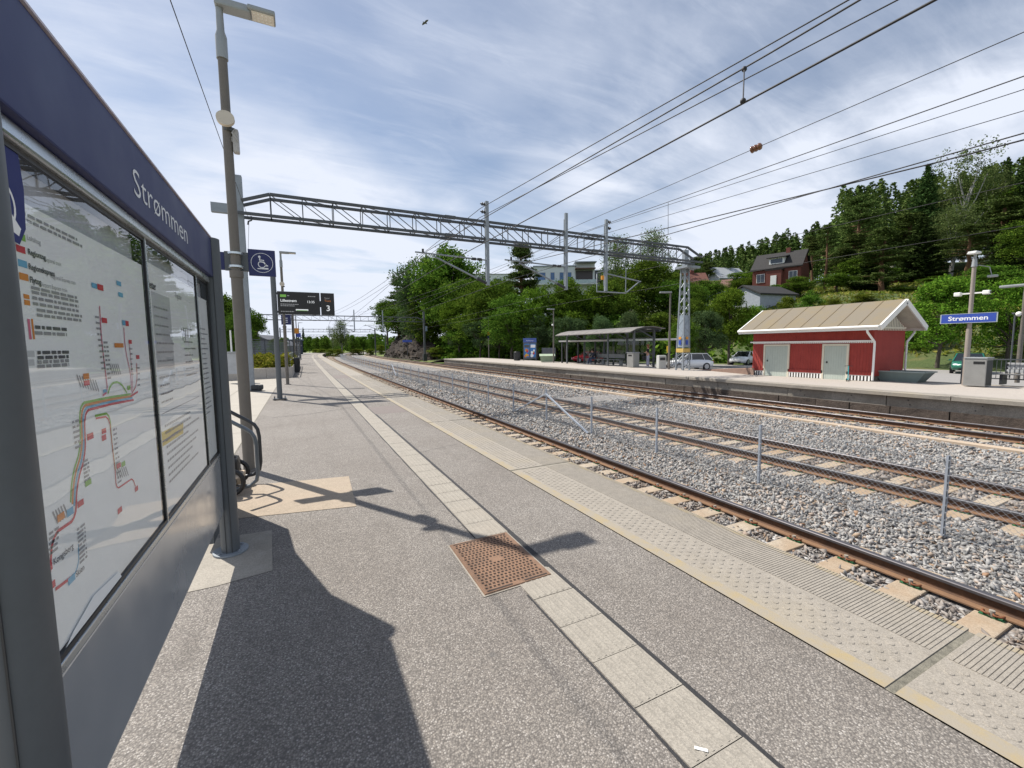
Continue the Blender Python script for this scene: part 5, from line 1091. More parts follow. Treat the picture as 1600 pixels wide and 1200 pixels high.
q.obj('roof', plain('shelter_roof', (.19, .175, .16), .5, .2, .12, 3, world=True), sh, shl)
q = MB()
for s_ in srange(SH0, SH1, 1.57):
    P = roofline(s_, -.07)
    for a, b in zip(P[:-1], P[1:]): q.bar(a, b, .09, .12)
for o, z in ((SO0-.1, 2.74), (SO1-.1, 2.85)): q.bar(W(o, SH0-.3, ZF+z-.07), W(o, SH1+.3, ZF+z-.07), .10, .12)
q.obj('roof_frame', M_GALVD, sh, shl)
for s_ in srange(SH0+.1, SH1-.1, 3.1):
    q = MB(); q.bar(W(SO1-.3, s_, ZF), W(SO1-.3, s_, ZF+2.9), .14); q.bar(W(SO1-.3, s_, ZF+2.2), W(SO0+.6, s_, ZF+2.9), .07); q.obj('post', M_GALVD, sh, shl)
for s_ in (SH0+.1, SH0+3.2, SH1-.1): q = MB(); q.bar(W(SO0+.2, s_, ZF), W(SO0+.2, s_, ZF+2.85), .12); q.obj('post', M_GREY, sh, shl)
n = NT('shelter_glass'); tr = n.N('ShaderNodeBsdfTransparent'); tr.inputs[0].default_value = (.80, .88, .86, 1); gl = n.N('ShaderNodeBsdfGlossy'); gl.inputs['Roughness'].default_value = .02; fz = n.N('ShaderNodeFresnel'); n.L(n.rng(n.geo.outputs['Backfacing'], 0, 1, 1.5, 1/1.5), fz.inputs[0]); mx_ = n.N('ShaderNodeMixShader'); n.L(fz.outputs[0], mx_.inputs[0]); n.L(tr.outputs[0], mx_.inputs[1]); n.L(gl.outputs[0], mx_.inputs[2]); n.L(mx_.outputs[0], n.out.inputs[0]); M_CLEAR = n.m
ss = srange(SH0+.1, SH1-.1, 1.55)
for a, b in zip(ss[:-1], ss[1:]):
    q = MB(); q.quad(W(SO1-.3, a+.1, ZF+.25), W(SO1-.3, b-.1, ZF+.25), W(SO1-.3, b-.1, ZF+2.2), W(SO1-.3, a+.1, ZF+2.2)); q.obj('glass_pane', M_CLEAR, sh, shl)
q = MB(); q.bar(W(SO1-.3, SH0, ZF+2.24), W(SO1-.3, SH1, ZF+2.24), .07); q.bar(W(SO1-.3, SH0, ZF+.2), W(SO1-.3, SH1, ZF+.2), .07); q.bar(W(SO1-.3, SH0, ZF+1.0), W(SO1-.3, SH1, ZF+1.0), .04); q.obj('glazing_rail', M_GALVD, sh, shl)
q = MB(); q.bar(W(SO1-.75, 28.4, ZF+.45), W(SO1-.75, 33.5, ZF+.45), .45, .06); q.bar(W(SO1-.5, 28.4, ZF+.75), W(SO1-.5, 33.5, ZF+.75), .05, .35)
for s_ in (28.6, 31, 33.3): q.bar(W(SO1-.75, s_, ZF), W(SO1-.75, s_, ZF+.42), .1, .35, 0, (0, 1, 0))
q.obj('bench', plain('shelter_bench', (.20, .21, .21), .6), sh, shl)
t = thing('waste_cabinet', 'pale grey waste cabinet at the right end of the platform shelter', 'litter bin', hitz(989, 574, ZF)); q = MB(); q.bbox(-.3, .3, -.35, .35, .02, 1.1, .02); q.obj('body', M_CAB, t); q = MB(); q.box(-.304, -.2995, -.2, .2, .85, .97); q.obj('slot', M_BLK, t); q = MB(); q.bbox(-.33, .33, -.38, .38, 1.1, 1.15, .01); q.obj('lid', M_LAMP, t)
t = thing('bicycle_shelter', 'long low flat roofed bicycle shelter behind the platform shelter', 'bicycle shelter', W(29, 30, ZP)); bl_ = t.location.copy()
q = MB(); p0, p1 = at(873, 533, 42), at(1062, 530, 34); d = (p1-p0); d.z = 0; d.normalize(); nr = Vector((-d.y, d.x, 0)); p0.z = p1.z = 2.0; q.add([p0, p1, p1+nr*2, p0+nr*2]+[x+Z1*.14 for x in (p0, p1, p1+nr*2, p0+nr*2)], [(3, 2, 1, 0), (4, 5, 6, 7), (0, 1, 5, 4), (1, 2, 6, 5), (2, 3, 7, 6), (3, 0, 4, 7)]); q.obj('roof', plain('pale_roof', (.50, .50, .49), .5), t, bl_)
for i in range(7):
    p = p0.lerp(p1, (i+.1)/6.3)+nr*.3; q = MB(); q.bar((p.x, p.y, ZP), (p.x, p.y, 2.0), .12); q.obj('post', M_DARK, t, bl_)
# ---- bicycles
def bicycle(loc, rz, label, c):
    t = thing('bicycle', label, 'bicycle', loc, rz, 'parked bicycles')
    for x in (-.52, .52):
        q = MB(); q.tube([(x+.33*math.cos(a_), 0, .35+.33*math.sin(a_)) for a_ in np.linspace(0, 6.283, 25)], .02, 6, 0, False)
        for k in range(8): a_ = k*.785; q.bar((x, 0, .35), (x+.32*math.cos(a_), 0, .35+.32*math.sin(a_)), .006)
        q.obj('wheel', M_BLK, t)
    q = MB()
    for a, b in (((-.52, .35), (-.05, .33)), ((-.05, .33), (-.17, .82)), ((-.52, .35), (-.15, .75)), ((-.15, .75), (.36, .78)), ((-.05, .33), (.37, .70)), ((.36, .85), (.52, .35))): q.cyl((a[0], 0, a[1]), (b[0], 0, b[1]), .018, n=7)
    q.obj('frame', c, t); q = MB(); q.tube([(.42, -.28, .98), (.35, -.2, .99), (.35, .2, .99), (.42, .28, .98)], .014, 6); q.cyl((.36, 0, .8), (.35, 0, .99), .014, n=6); q.obj('handlebar', M_BLK, t)
    q = MB(); q.sphere((-.2, 0, .88), .1, 0, 10, (1.3, .7, .5)); q.obj('saddle', M_BLK, t)
bicycle(hitz(1023, 574, ZF)+Vector((1.2, .6, 0)), R(-26), 'bicycle parked just right of the standing person', M_BLK)
bicycle(hitz(1037, 575, ZF)+Vector((1.8, .5, 0)), R(-32), 'bicycle parked closest to the lattice mast', M_GALVD)
t = thing('ticket_machine', 'low pale grey rounded cabinet left of the lattice mast', 'cabinet', hitz(1033, 576, ZF), R(-20)); q = MB(); q.bbox(-.28, .28, -.22, .22, 0, .95, .05); q.obj('body', plain('machine_pale', (.45, .46, .44), .5), t); q = MB(); q.bbox(-.2, .2, -.226, -.219, .6, .8, .003); q.obj('panel', M_DARK, t)
t = thing('yellow_marker', 'thin black and yellow marker post near the bicycles', 'marker post', hitz(1037.5, 575, ZF)+Vector((.5, .2, 0))); q = MB(); q.cyl((0, 0, 0), (0, 0, 1.1), .04, n=8, mi=1); q.cyl((0, 0, 1.1), (0, 0, 1.6), .045, n=8, mi=0); q.obj('post', [plain('yellow_paint', (.75, .5, .03), .5), M_BLK], t)
t = thing('low_wall', 'low brown wall at the car park ramp left of the red hut', 'retaining wall', hitz(1100, 578, ZF)); q = MB(); a, b = hitz(1098, 578.5, ZF), hitz(1178, 586, ZF); nn = Vector((.2, .35, 0)); q.add([a, b, b+nn, a+nn, a+Z1*.02, b+Z1*.38, b+nn+Z1*.38, a+nn+Z1*.02], [(0, 1, 5, 4), (1, 2, 6, 5), (2, 3, 7, 6), (3, 0, 4, 7), (4, 5, 6, 7)]); q.obj('wall', plain('brown_wall', (.20, .13, .10), .85, 0, .2, 4, .3, 30, world=True), t, t.location)
# ---- cars
M_CGL = plain('car_glass', (.015, .018, .02), .06, 0, .1, coat=.5); M_TYRE = plain('tyre', (.015, .015, .016), .8); M_RIM = plain('rim', (.38, .39, .41), .35, .7)
def car(loc, rz, label, paint, L_=4.1, H_=1.46, hatch=True):
    t = thing('parked_car', label, 'car', loc, rz, 'cars in the car park'); w = .86; h = H_; x0, x1 = -L_/2, L_/2
    # lofted body: stations along x -> (bottom z, belt z, half width)
    st = [(x0, .42, .62, .70), (x0+.06, .30, .74, .80), (x0+.5, .22, .86, w), (x0+1.2, .20, .90, w), (0, .20, .90, w), (x1-1.35, .20, .90, w), (x1-.75, .22, .84, w), (x1-.15, .28, .70, .80), (x1, .40, .58, .68)]
    q = MB(); V = []
    for x, zb_, zt_, hw in st: V += [(x, -hw*.94, zb_), (x, -hw, (zb_+zt_)/2), (x, -hw*.95, zt_), (x, 0, zt_+.035), (x, hw*.95, zt_), (x, hw, (zb_+zt_)/2), (x, hw*.94, zb_), (x, 0, zb_)]
    k = 8; n_ = len(st); q.add(V, [(i*k+j, i*k+(j+1) % k, (i+1)*k+(j+1) % k, (i+1)*k+j) for i in range(n_-1) for j in range(k)]+[tuple(range(k))[::-1], tuple((n_-1)*k+j for j in range(k))], 0, True); bd = q.obj('body', paint, t)
    r0, r1 = (x0+.55 if hatch else x0+.95), x1-1.75; q = MB(); c = [(x0+.12 if hatch else x0+.35, .86, .78), (r0, h-.05, .62), (r0+.35, h, .62), (r1, h-.03, .62), (x1-1.0, .86, .78)]
    V = []
    for x, z, hw in c: V += [(x, -hw, z), (x, hw, z)]
    lo = [(x, -.80 if abs(x) < 9 else 0, .85) for x, z, hw in c]; 
    q.add(V, [(0, 2, 3, 1), (6, 8, 9, 7)], 1); q.add(V, [(2, 4, 5, 3), (4, 6, 7, 5)], 0)
    for sd in (0, 1): q.add([V[0+sd], V[2+sd], V[4+sd], V[6+sd], V[8+sd]], [(0, 1, 2, 3, 4) if sd else (4, 3, 2, 1, 0)], 1)
    for xx, xt in ((c[0][0]+.75, r0+.5), (.05, .0), (x1-1.25, r1-.05)):
        for sd in (-1, 1): q.bar((xx, sd*.785, .88), (xt, sd*.63, h-.04), .07, .03, 0)
    for sd in (-1, 1): q.bar((r0, sd*.625, h-.03), (r1, sd*.625, h-.03), .06, .05, 0); q.bar((c[0][0], sd*.78, .87), (r0, sd*.62, h-.05), .09, .05, 0); q.bar((c[4][0], sd*.78, .87), (r1, sd*.62, h-.04), .06, .05, 0)
    q.obj('cabin', [paint, M_CGL], t)
    for x in (x0+.72, x1-.82):
        for sd in (-1, 1):
            q = MB(); y = sd*.80; q.cyl((x, y-.10, .31), (x, y+.10, .31), .31, n=22); wh = q.obj('wheel', M_TYRE, t); q = MB(); yo = y+sd*.101; q.cyl((x, y, .31), (x, yo, .31), .21, n=18)
            q.obj('rim', M_RIM, wh)
    for sd in (-1, 1):
        q = MB(); q.sphere((x1-.12, sd*.60, .64), .14, 0, 10, (.55, 1.1, .55)); q.obj('headlight', plain('headlight', (.75, .77, .8), .1), t)
        q = MB(); q.bbox(x0-.01, x0+.10, sd*.62-.12, sd*.62+.12, .62, .80, .02); q.obj('tail_light', plain('tail_red', (.35, .01, .01), .2), t)
        q = MB(); q.bbox(x1-1.25, x1-1.10, sd*.93-.08, sd*.93+.08, .88, 1.0, .03); q.obj('wing_mirror', paint, t)
    q = MB(); q.box(x1-.005, x1+.015, -.26, .26, .42, .53); q.obj('number_plate', M_WHITE, t); q = MB(); q.bbox(x1-.05, x1+.012, -.45, .45, .28, .38, .01); q.obj('grille', M_BLK, t)
    return t
M_CW = plain('white_car_paint', (.74, .76, .78), .25, 0, .03, coat=.6); M_CG = plain('green_car_paint', (.01, .13, .085), .25, .1, .05, coat=.7); M_CR = plain('red_car_paint', (.45, .02, .03), .25, 0, .05, coat=.6)
ar = math.atan2(_r.y, _r.x)
car(hitz(1074, 577.5, ZP), ar+math.pi+R(6), 'white hatchback parked behind the lattice mast', M_CW, 4.05)
car(hitz(1165, 569.5, ZP), ar+math.pi+R(38), 'white car half hidden by the left end of the red hut', M_CW, 4.5, 1.44, False)
car(hitz(1513, 582.5, ZP), ar+math.pi+R(42), 'green car behind the Strømmen sign post and waste cabinet', M_CG, 4.0, 1.42)
car(hitz(917, 566, ZP), ar+math.pi+R(4), 'red car seen through the glass of the platform shelter', M_CR, 4.1, 1.4)
car(hitz(1124, 561.5, ZP), ar+R(170), 'silver car far across the car park, left of the red hut', plain('silver_car_paint', (.42, .45, .48), .25, .4, .03, coat=.5), 4.4)
# ---- people
def skin_body(name, parent, verts, edges, rads, mat, sub=2):
    me = bpy.data.meshes.new(name); me.from_pydata(verts, edges, []); me.materials.append(mat); o = bpy.data.objects.new(name, me); COL.objects.link(o); o.parent = parent
    m = o.modifiers.new('skin', 'SKIN'); me.skin_vertices or None
    if not me.skin_vertices: me.attributes
    for i, r_ in enumerate(rads): me.skin_vertices[0].data[i].radius = (r_, r_) if not isinstance(r_, tuple) else r_
    me.skin_vertices[0].data[0].use_root = True; m.use_smooth_shade = True; s_ = o.modifiers.new('sub', 'SUBSURF'); s_.levels = sub; s_.render_levels = sub; return o
def ensure_skin(me):
    bm = bmesh.new(); bm.from_mesh(me); bm.verts.layers.skin.verify(); bm.to_mesh(me); bm.free()
_old = skin_body
def skin_body(name, parent, verts, edges, rads, mat, sub=2):
    me = bpy.data.meshes.new(name); me.from_pydata([tuple(v_) for v_ in verts], edges, []); ensure_skin(me); me.materials.append(mat); o = bpy.data.objects.new(name, me); COL.objects.link(o); o.parent = parent
    for i, r_ in enumerate(rads): me.skin_vertices[0].data[i].radius = r_ if isinstance(r_, tuple) else (r_, r_)
    me.skin_vertices[0].data[0].use_root = True
    m = o.modifiers.new('skin', 'SKIN'); m.use_smooth_shade = True; s_ = o.modifiers.new('sub', 'SUBSURF'); s_.levels = sub; s_.render_levels = sub; return o
M_SKIN = plain('skin', (.48, .28, .20), .55); M_HAIR = plain('auburn_hair', (.20, .07, .03), .6); M_HAIRD = plain('dark_hair', (.03, .02, .015), .6); M_TOP = plain('black_top', (.012, .012, .014), .8); M_TROU = plain('lilac_trousers', (.42, .42, .52), .8); M_NAVY = plain('navy_cloth', (.02, .025, .045), .8); M_JEAN = plain('blue_jeans', (.06, .09, .17), .85)
def face(t, hx_, hy, hz, fwd, hair, long_=False):
    f = Vector(fwd); sd = Vector((-f.y, f.x, 0)); q = MB(); c = Vector((hx_, hy, hz))
    for k in (-1, 1): q.sphere(c+f*.085+sd*.033*k+Z1*.01, .012)
    q.obj('eyes', M_BLK, t); q = MB(); q.sphere(c-f*.022+Z1*.032, .112, 0, 14, (.95, .9, 1.0))
    if long_: q.sphere(c-f*.06-Z1*.07, .10, 0, 12, (.7, .85, 1.2))
    q.obj('hair', hair, t)
# standing woman, hand to her head
pt = thing('person', 'standing person in black top and pale lilac trousers with one hand raised to their head', 'person', hitz(1012, 573.5, ZF), R(115))
V = [(0, 0, .95), (0, 0, 1.12), (0, 0, 1.33), (0, 0, 1.42), (.01, 0, 1.50), (.02, 0, 1.58), (.03, 0, 1.66), (0, .17, 1.36), (.05, .25, 1.10), (.20, .14, 1.12), (.27, .10, 1.14), (0, -.17, 1.36), (.02, -.33, 1.30), (.06, -.20, 1.52), (.06, -.13, 1.60), (0, .09, .90), (.02, .10, .49), (-.01, .10, .08), (.12, .11, .03), (0, -.09, .90), (.01, -.10, .49), (-.02, -.10, .08), (.11, -.11, .03)]
Eg = [(0, 1), (1, 2), (2, 3), (3, 4), (4, 5), (5, 6), (2, 7), (7, 8), (8, 9), (9, 10), (2, 11), (11, 12), (12, 13), (13, 14), (0, 15), (15, 16), (16, 17), (17, 18), (0, 19), (19, 20), (20, 21), (21, 22)]
Rd = [.115, .10, .125, .06, .052, .085, .088, .05, .04, .032, .03, .05, .04, .032, .03, .085, .058, .038, .035, .085, .058, .038, .035]
skin_body('body', pt, V, Eg, Rd, M_SKIN)
skin_body('trousers', pt, [V[0], V[15], V[16], (V[17][0], V[17][1], .1), V[19], V[20], (V[21][0], V[21][1], .1), (0, 0, 1.0)], [(0, 1), (1, 2), (2, 3), (0, 4), (4, 5), (5, 6), (0, 7)], [.13, .10, .08, .07, .10, .08, .07, .12], M_TROU)
skin_body('top', pt, [(0, 0, 1.0), V[1], V[2], (0, 0, 1.39), V[7], (.03, .22, 1.2), V[11], (.01, -.27, 1.32)], [(0, 1), (1, 2), (2, 3), (2, 4), (4, 5), (2, 6), (6, 7)], [.125, .115, .14, .07, .062, .055, .062, .055], M_TOP)
for k in (17, 21):
    q = MB(); q.bbox(V[k][0]-.07, V[k][0]+.19, V[k][1]-.045, V[k][1]+.045, 0, .085, .03); q.obj('shoe', M_WHITE, pt)
face(pt, .035, 0, 1.62, (1, 0, 0), M_HAIR, True)
hb_ = thing('handbag', 'black handbag hanging at the standing person\'s side', 'bag', hitz(1012, 573.5, ZF)+Vector((-.28, .1, .55))); q = MB(); q.bbox(-.07, .07, -.16, .16, 0, .28, .03); q.obj('body', M_BLK, hb_); q = MB(); q.tube([(0, -.13, .27), (0, -.05, .5), (0, .05, .5), (0, .13, .27)], .012, 6); q.obj('strap', M_BLK, hb_)
# seated person in the shelter
sp_ = W(SO1-.85, 32.2, ZF)
ps = thing('person', 'seated person in dark jacket and jeans on the shelter bench, leaning forward', 'person', sp_, R(180))
V = [(0, 0, .56), (.06, 0, .76), (.14, 0, .98), (.18, 0, 1.06), (.22, 0, 1.13), (.25, 0, 1.20), (.27, 0, 1.27), (.14, .18, 1.0), (.22, .24, .76), (.42, .14, .68), (.5, .1, .66), (.14, -.18, 1.0), (.22, -.24, .76), (.42, -.14, .68), (.5, -.1, .66), (.08, .09, .54), (.46, .11, .52), (.44, .11, .08), (.58, .12, .03), (.08, -.09, .54), (.46, -.11, .52), (.62, -.11, .08), (.76, -.12, .04)]
skin_body('body', ps, V, Eg, Rd, M_SKIN)
skin_body('trousers', ps, [V[0], V[15], V[16], V[17], V[19], V[20], V[21]], [(0, 1), (1, 2), (2, 3), (0, 4), (4, 5), (5, 6)], [.13, .10, .075, .06, .10, .075, .06], M_JEAN)
skin_body('jacket', ps, [V[0], V[1], V[2], V[3], V[7], V[8], V[9], V[11], V[12], V[13]], [(0, 1), (1, 2), (2, 3), (2, 4), (4, 5), (5, 6), (2, 7), (7, 8), (8, 9)], [.125, .13, .145, .07, .065, .055, .045, .065, .055, .045], M_NAVY)
for k in (17, 21): q = MB(); q.bbox(V[k][0]-.07, V[k][0]+.2, V[k][1]-.045, V[k][1]+.045, 0, .085, .03); q.obj('shoe', M_WHITE, ps)
face(ps, .265, 0, 1.235, (1, 0, 0), M_HAIRD)
# ---- bird
bd = thing('bird', 'small bird gliding high in the sky left of centre', 'bird', at(664, 36, 42), R(20)); q = MB()
q.tube([(-.26, 0, 0), (-.16, 0, .0), (0, 0, .01), (.14, 0, .03), (.2, 0, .045), (.26, 0, .04)], [.01, .045, .065, .045, .04, .006], 10); b_ = q.obj('body', plain('bird_dark', (.10, .11, .09), .8), bd)
for sd in (-1, 1):
    q = MB(); q.add([(.10, sd*.04, .03), (.15, sd*.25, .12), (.06, sd*.52, .07), (-.06, sd*.40, .07), (-.10, sd*.2, .08), (-.08, sd*.04, .02)], [(0, 1, 2, 3, 4, 5)]); q.add([(.10, sd*.04, .02), (.15, sd*.25, .11), (.06, sd*.52, .062), (-.06, sd*.40, .06), (-.10, sd*.2, .07), (-.08, sd*.04, .01)], [(5, 4, 3, 2, 1, 0)]); q.obj('wing', MATS['bird_dark'], bd)
# ================================================================== HOUSES AND ROCK
M_RDK = plain('dark_roof', (.022, .021, .022), .9, 0, .2, 4); M_RRED = plain('red_tile_roof', (.14, .055, .038), .8, 0, .2, 5); M_BRK = plain('red_brick', (.15, .045, .034), .85, 0, .2, 8); M_WIN = plain('window_glass', (.05, .07, .10), .06); M_GRW = plain('grey_boards', (.30, .33, .38), .7); M_APT = plain('apartment_white', (.62, .66, .66), .6, 0, .05)
def house(name, label, loc, rz, w, d, hw, hr, wall, roof, wins=(), chim=True, base=6, ov=.35, frame=None, door=None):
    """gable house: local x along the ridge, front face at y=-d/2; wins = (face, x, z, w, h)"""
    t = thing(name, label, 'house', loc, rz); q = MB(); q.box(-w/2, w/2, -d/2, d/2, -base, hw)
    for x in (-w/2, w/2): q.add([(x, -d/2, hw), (x, d/2, hw), (x, 0, hw+hr)], [(0, 1, 2) if x > 0 else (2, 1, 0)])
    q.obj('wall', wall, t); q = MB(); k = hr/(d/2)
    for sd in (-1, 1):
        e = Vector((0, sd*(d/2+ov), hw-ov*k)); r_ = Vector((0, 0, hw+hr)); A = [e+X1*(-w/2-ov), e+X1*(w/2+ov), r_+X1*(w/2+ov), r_+X1*(-w/2-ov)]
        q.add(A+[a_+Z1*.22 for a_ in A], [(3, 2, 1, 0), (4, 5, 6, 7), (0, 1, 5, 4), (1, 2, 6, 5), (3, 0, 4, 7)] if sd < 0 else [(0, 1, 2, 3), (7, 6, 5, 4), (4, 5, 1, 0), (5, 6, 2, 1), (7, 4, 0, 3)])
    rf = q.obj('roof', roof, t)
    if chim: q = MB(); q.box(w*.1, w*.1+.7, -.35, .35, hw+hr-.4, hw+hr+.9); q.obj('chimney', M_BRK, rf)
    fr = frame or M_WHITE
    for (fc_, x, z, ww, hh) in wins:
        q = MB()
        if fc_ == 'f': q.box(x-ww/2, x+ww/2, -d/2-.06, -d/2+.02, z, z+hh); o_ = q.obj('window', fr, t); q = MB(); q.box(x-ww/2+.09, x-.03, -d/2-.075, -d/2-.055, z+.09, z+hh-.09); q.box(x+.03, x+ww/2-.09, -d/2-.075, -d/2-.055, z+.09, z+hh-.09)
        else:
            sx = 1 if fc_ == 'r' else -1; a_, b_ = sorted((sx*(w/2-.02), sx*(w/2+.06))); q.box(a_, b_, x-ww/2, x+ww/2, z, z+hh); o_ = q.obj('window', fr, t); q = MB(); a_, b_ = sorted((sx*(w/2+.055), sx*(w/2+.075))); q.box(a_, b_, x-ww/2+.09, x-.03, z+.09, z+hh-.09); q.box(a_, b_, x+.03, x+ww/2-.09, z+.09, z+hh-.09)
        q.obj('pane', M_WIN, o_)
    if door: q = MB(); q.box(door-.5, door+.5, -d/2-.07, -d/2+.02, 0, 2.1); q.obj('door', M_WHITE, t)
    return t
def yaw_to(p): return math.atan2(p.x, p.y)
def hloc(u, v, d): return at(u, v, d)
p = hloc(1219, 452, 86); bh = house('brick_house', 'red brick house with a steep dark roof and dormer on the hillside', p, -yaw_to(p)+R(-14), 8.2, 7, 3.9, 3.1, M_BRK, M_RDK, [('f', -2.6, 1.2, 1.5, 1.7), ('f', 2.9, 1.2, 1.4, 1.7), ('l', 0, 1.3, 1.4, 1.5), ('l', 0, 4.2, 1.1, 1.3)])
q = MB(); q.box(-1.3, 1.3, -4.9, -3.5, -4, 3.2); q.obj('porch', M_BRK, bh); q = MB(); q.box(-1.5, 1.5, -5.0, -3.5, 3.2, 3.35); q.obj('porch_roof', M_RDK, bh)
q = MB(); q.box(-.5, .5, -4.96, -4.89, 0, 2.2); q.obj('door', M_WHITE, bh)
q = MB(); q.box(-1.4, 1.2, -2.9, -.6, 4.5, 5.9); q.obj('dormer', M_WHITE, bh); q = MB(); q.add([(-1.8, -3.3, 5.75), (1.6, -3.3, 5.75), (1.6, -.2, 6.4), (-1.8, -.2, 6.4), (-1.8, -3.3, 5.95), (1.6, -3.3, 5.95), (1.6, -.2, 6.6), (-1.8, -.2, 6.6)], [(3, 2, 1, 0), (4, 5, 6, 7), (0, 1, 5, 4), (1, 2, 6, 5), (3, 0, 4, 7)]); q.obj('dormer_roof', M_RDK, bh); q = MB(); q.box(-1.1, .9, -2.93, -2.89, 4.8, 5.6); q.obj('dormer_window', M_WIN, bh)
p = hloc(1188, 482, 72); house('grey_garage', 'low grey boarded outbuilding with a pale gable below the brick house', p, -yaw_to(p)+R(48), 7.5, 6.5, 2.0, 1.5, M_GRW, M_RDK, [('l', 1.2, .3, 1.2, 1.3)], False)
p = hloc(1072, 470, 92); house('red_roofed_house', 'grey house with an orange red tiled roof behind the lattice mast', p, -yaw_to(p)+R(18), 7, 7, 2.6, 3.0, M_GRW, M_RRED, [('f', -2, .6, 1.4, 1.3), ('f', 2, .6, 1.4, 1.3)])
p = hloc(1130, 452, 118); house('grey_roofed_house', 'pale house with a light grey roof among trees left of the brick house', p, -yaw_to(p)+R(40), 9, 8, 2.4, 3.2, M_GRW, plain('light_grey_roof', (.36, .38, .40), .5), [('f', -2, .6, 1.5, 1.3)], False)
p = hloc(1113, 466, 105); house('brown_roofed_house', 'low house with a brown roof half hidden by trees left of the brick house', p, -yaw_to(p)+R(-10), 8, 6, 2, 2, M_GRW, plain('brown_roof', (.13, .07, .05), .8), [('f', 0, .5, 1.5, 1.2)], False)
p = hloc(1408, 440, 84); house('red_cottage', 'dark red cottage with a pale roof under the pines on the right hillside', p, -yaw_to(p)+R(8), 6, 5, 1.7, 1.5, M_BRK, plain('moss_roof', (.22, .22, .18), .8), [('f', -.5, .3, 1.2, 1.0)], False)
# white apartment block
p = at(878, 462, 128); ab = thing('apartment_block', 'white flat roofed apartment block with glass balconies above the trees', 'apartment building', p, -yaw_to(p)+R(6))
q = MB(); q.box(-8.6, 3.2, -5, 6, -14, 7.6, 0); q.box(3.2, 9, -4, 6, -14, 8.6, 0); q.box(-8.8, 3.4, -5.3, 6.2, 7.6, 7.9, 1); q.box(3.0, 9.2, -6.0, 6.2, 8.6, 8.85, 1); q.obj('wall', [M_APT, M_GRW], ab)
for x, w_ in ((-6.5, 2.6), (-3.2, 1.2), (-.6, 1.2), (1.4, 1.6)):
    q = MB(); q.box(x-w_/2, x+w_/2, -5.08, -4.98, 3.6, 6.0); o_ = q.obj('window', M_LAMP, ab); q = MB(); q.box(x-w_/2+.1, x+w_/2-.1, -5.1, -5.075, 3.7, 5.9); q.obj('pane', plain('blue_glass', (.05, .13, .28), .06), o_)
q = MB(); q.box(3.6, 8.4, -4.06, -3.98, 3.9, 6.6); q.obj('window', plain('dark_recess', (.05, .04, .04), .4), ab); q = MB(); q.box(3.2, 8.9, -6.2, -3.9, 6.8, 7.05); q.obj('canopy', plain('canopy_brown', (.16, .10, .08), .7), ab)
q = MB(); q.box(-8.6, 9, -6.6, -4.0, 2.4, 2.65, 0); q.obj('balcony', M_APT, ab); q = MB()
for i in range(14): x = -8.5+i*1.25; q.box(x, x+1.17, -6.62, -6.58, 2.7, 3.7)
q.obj('balustrade', plain('pale_glass', (.45, .55, .58), .1), ab)
p = at(958, 452, 140); house('dark_terrace_house', 'dark clad house with a large window right of the white apartment block', p, -yaw_to(p)+R(5), 13, 8, 5.5, 1.0, plain('dark_cladding', (.07, .075, .085), .7), M_GRW, [('f', -4, -1.5, 3.2, 3), ('f', 1, 1.5, 2.5, 1.6)], False, 14)
p = at(765, 452, 170); house('distant_block', 'small pale flat building between the left trees on the skyline', p, -yaw_to(p), 22, 10, 5, .6, M_APT, M_GRW, [('f', -5, 1.5, 3, 2), ('f', 3, 1.5, 3, 2)], False, 16)
# left-hand background buildings
p = at(418, 553, 95); house('grey_hall', 'long grey hall with a pitched roof beyond the planted bed on the left', Vector((p.x, p.y, -.2)), -yaw_to(p)+R(70), 12, 10, 2.4, 2.2, plain('hall_grey', (.09, .095, .11), .7), plain('hall_roof', (.075, .08, .095), .6), [], False, 2)
p = at(448, 553, 120); t = thing('dark_shed', 'dark blue flat industrial shed beyond the grey hall', 'industrial building', Vector((p.x, p.y, -.2)), -yaw_to(p)); q = MB(); q.box(-4, 4, -4, 8, -2, 4.0); q.obj('wall', plain('shed_dark', (.035, .045, .07), .6), t); q = MB(); q.box(-4.3, 4.3, -4.3, 8.3, 4.0, 4.3); q.obj('roof', plain('shed_roof', (.10, .15, .20), .5), t); q = MB(); q.box(-3, -.5, -4.05, -3.98, .2, 3.4); q.obj('door', M_DARK, t)
# rock cutting at the end of the far platform
rk = MB(); nu, nv = 46, 16; rr = random.Random(9); base = []
for j in range(nv):
    for i in range(nu):
        s_ = 86+i*1.05; f_ = j/(nv-1); hh = 6.2*min(1, i/7)*min(1, (nu-1-i)/6+.15)*(.8+.2*math.sin(i*.7))
        o_ = 20.6-(s_-86)*.02+f_*f_*3.6+1.0*f_+rr.uniform(-.45, .45)*(1 if 0 < j else .3); base.append(W(o_, s_+rr.uniform(-.3, .3), -1.1+hh*f_**.8+rr.uniform(-.3, .3)*(j > 0)))
rk.add(base, [(j*nu+i, (j+1)*nu+i, (j+1)*nu+i+1, j*nu+i+1) for j in range(nv-1) for i in range(nu-1)])
n = NT('dark_rock'); v = n.vec(); c = n.ramp(n.noise(v, .9, 9, .75), [(.3, (.011, .008, .006)), (.55, (.030, .020, .014)), (.80, (.095, .055, .028))]); n.col(c); n.rough(.95); n.bump(n.noise(v, 2.2, 9, .75), 1, .3)
tag(rk.obj('rock_outcrop', n.m), 'dark brown blasted rock face beside the bend of the tracks', 'rock face')
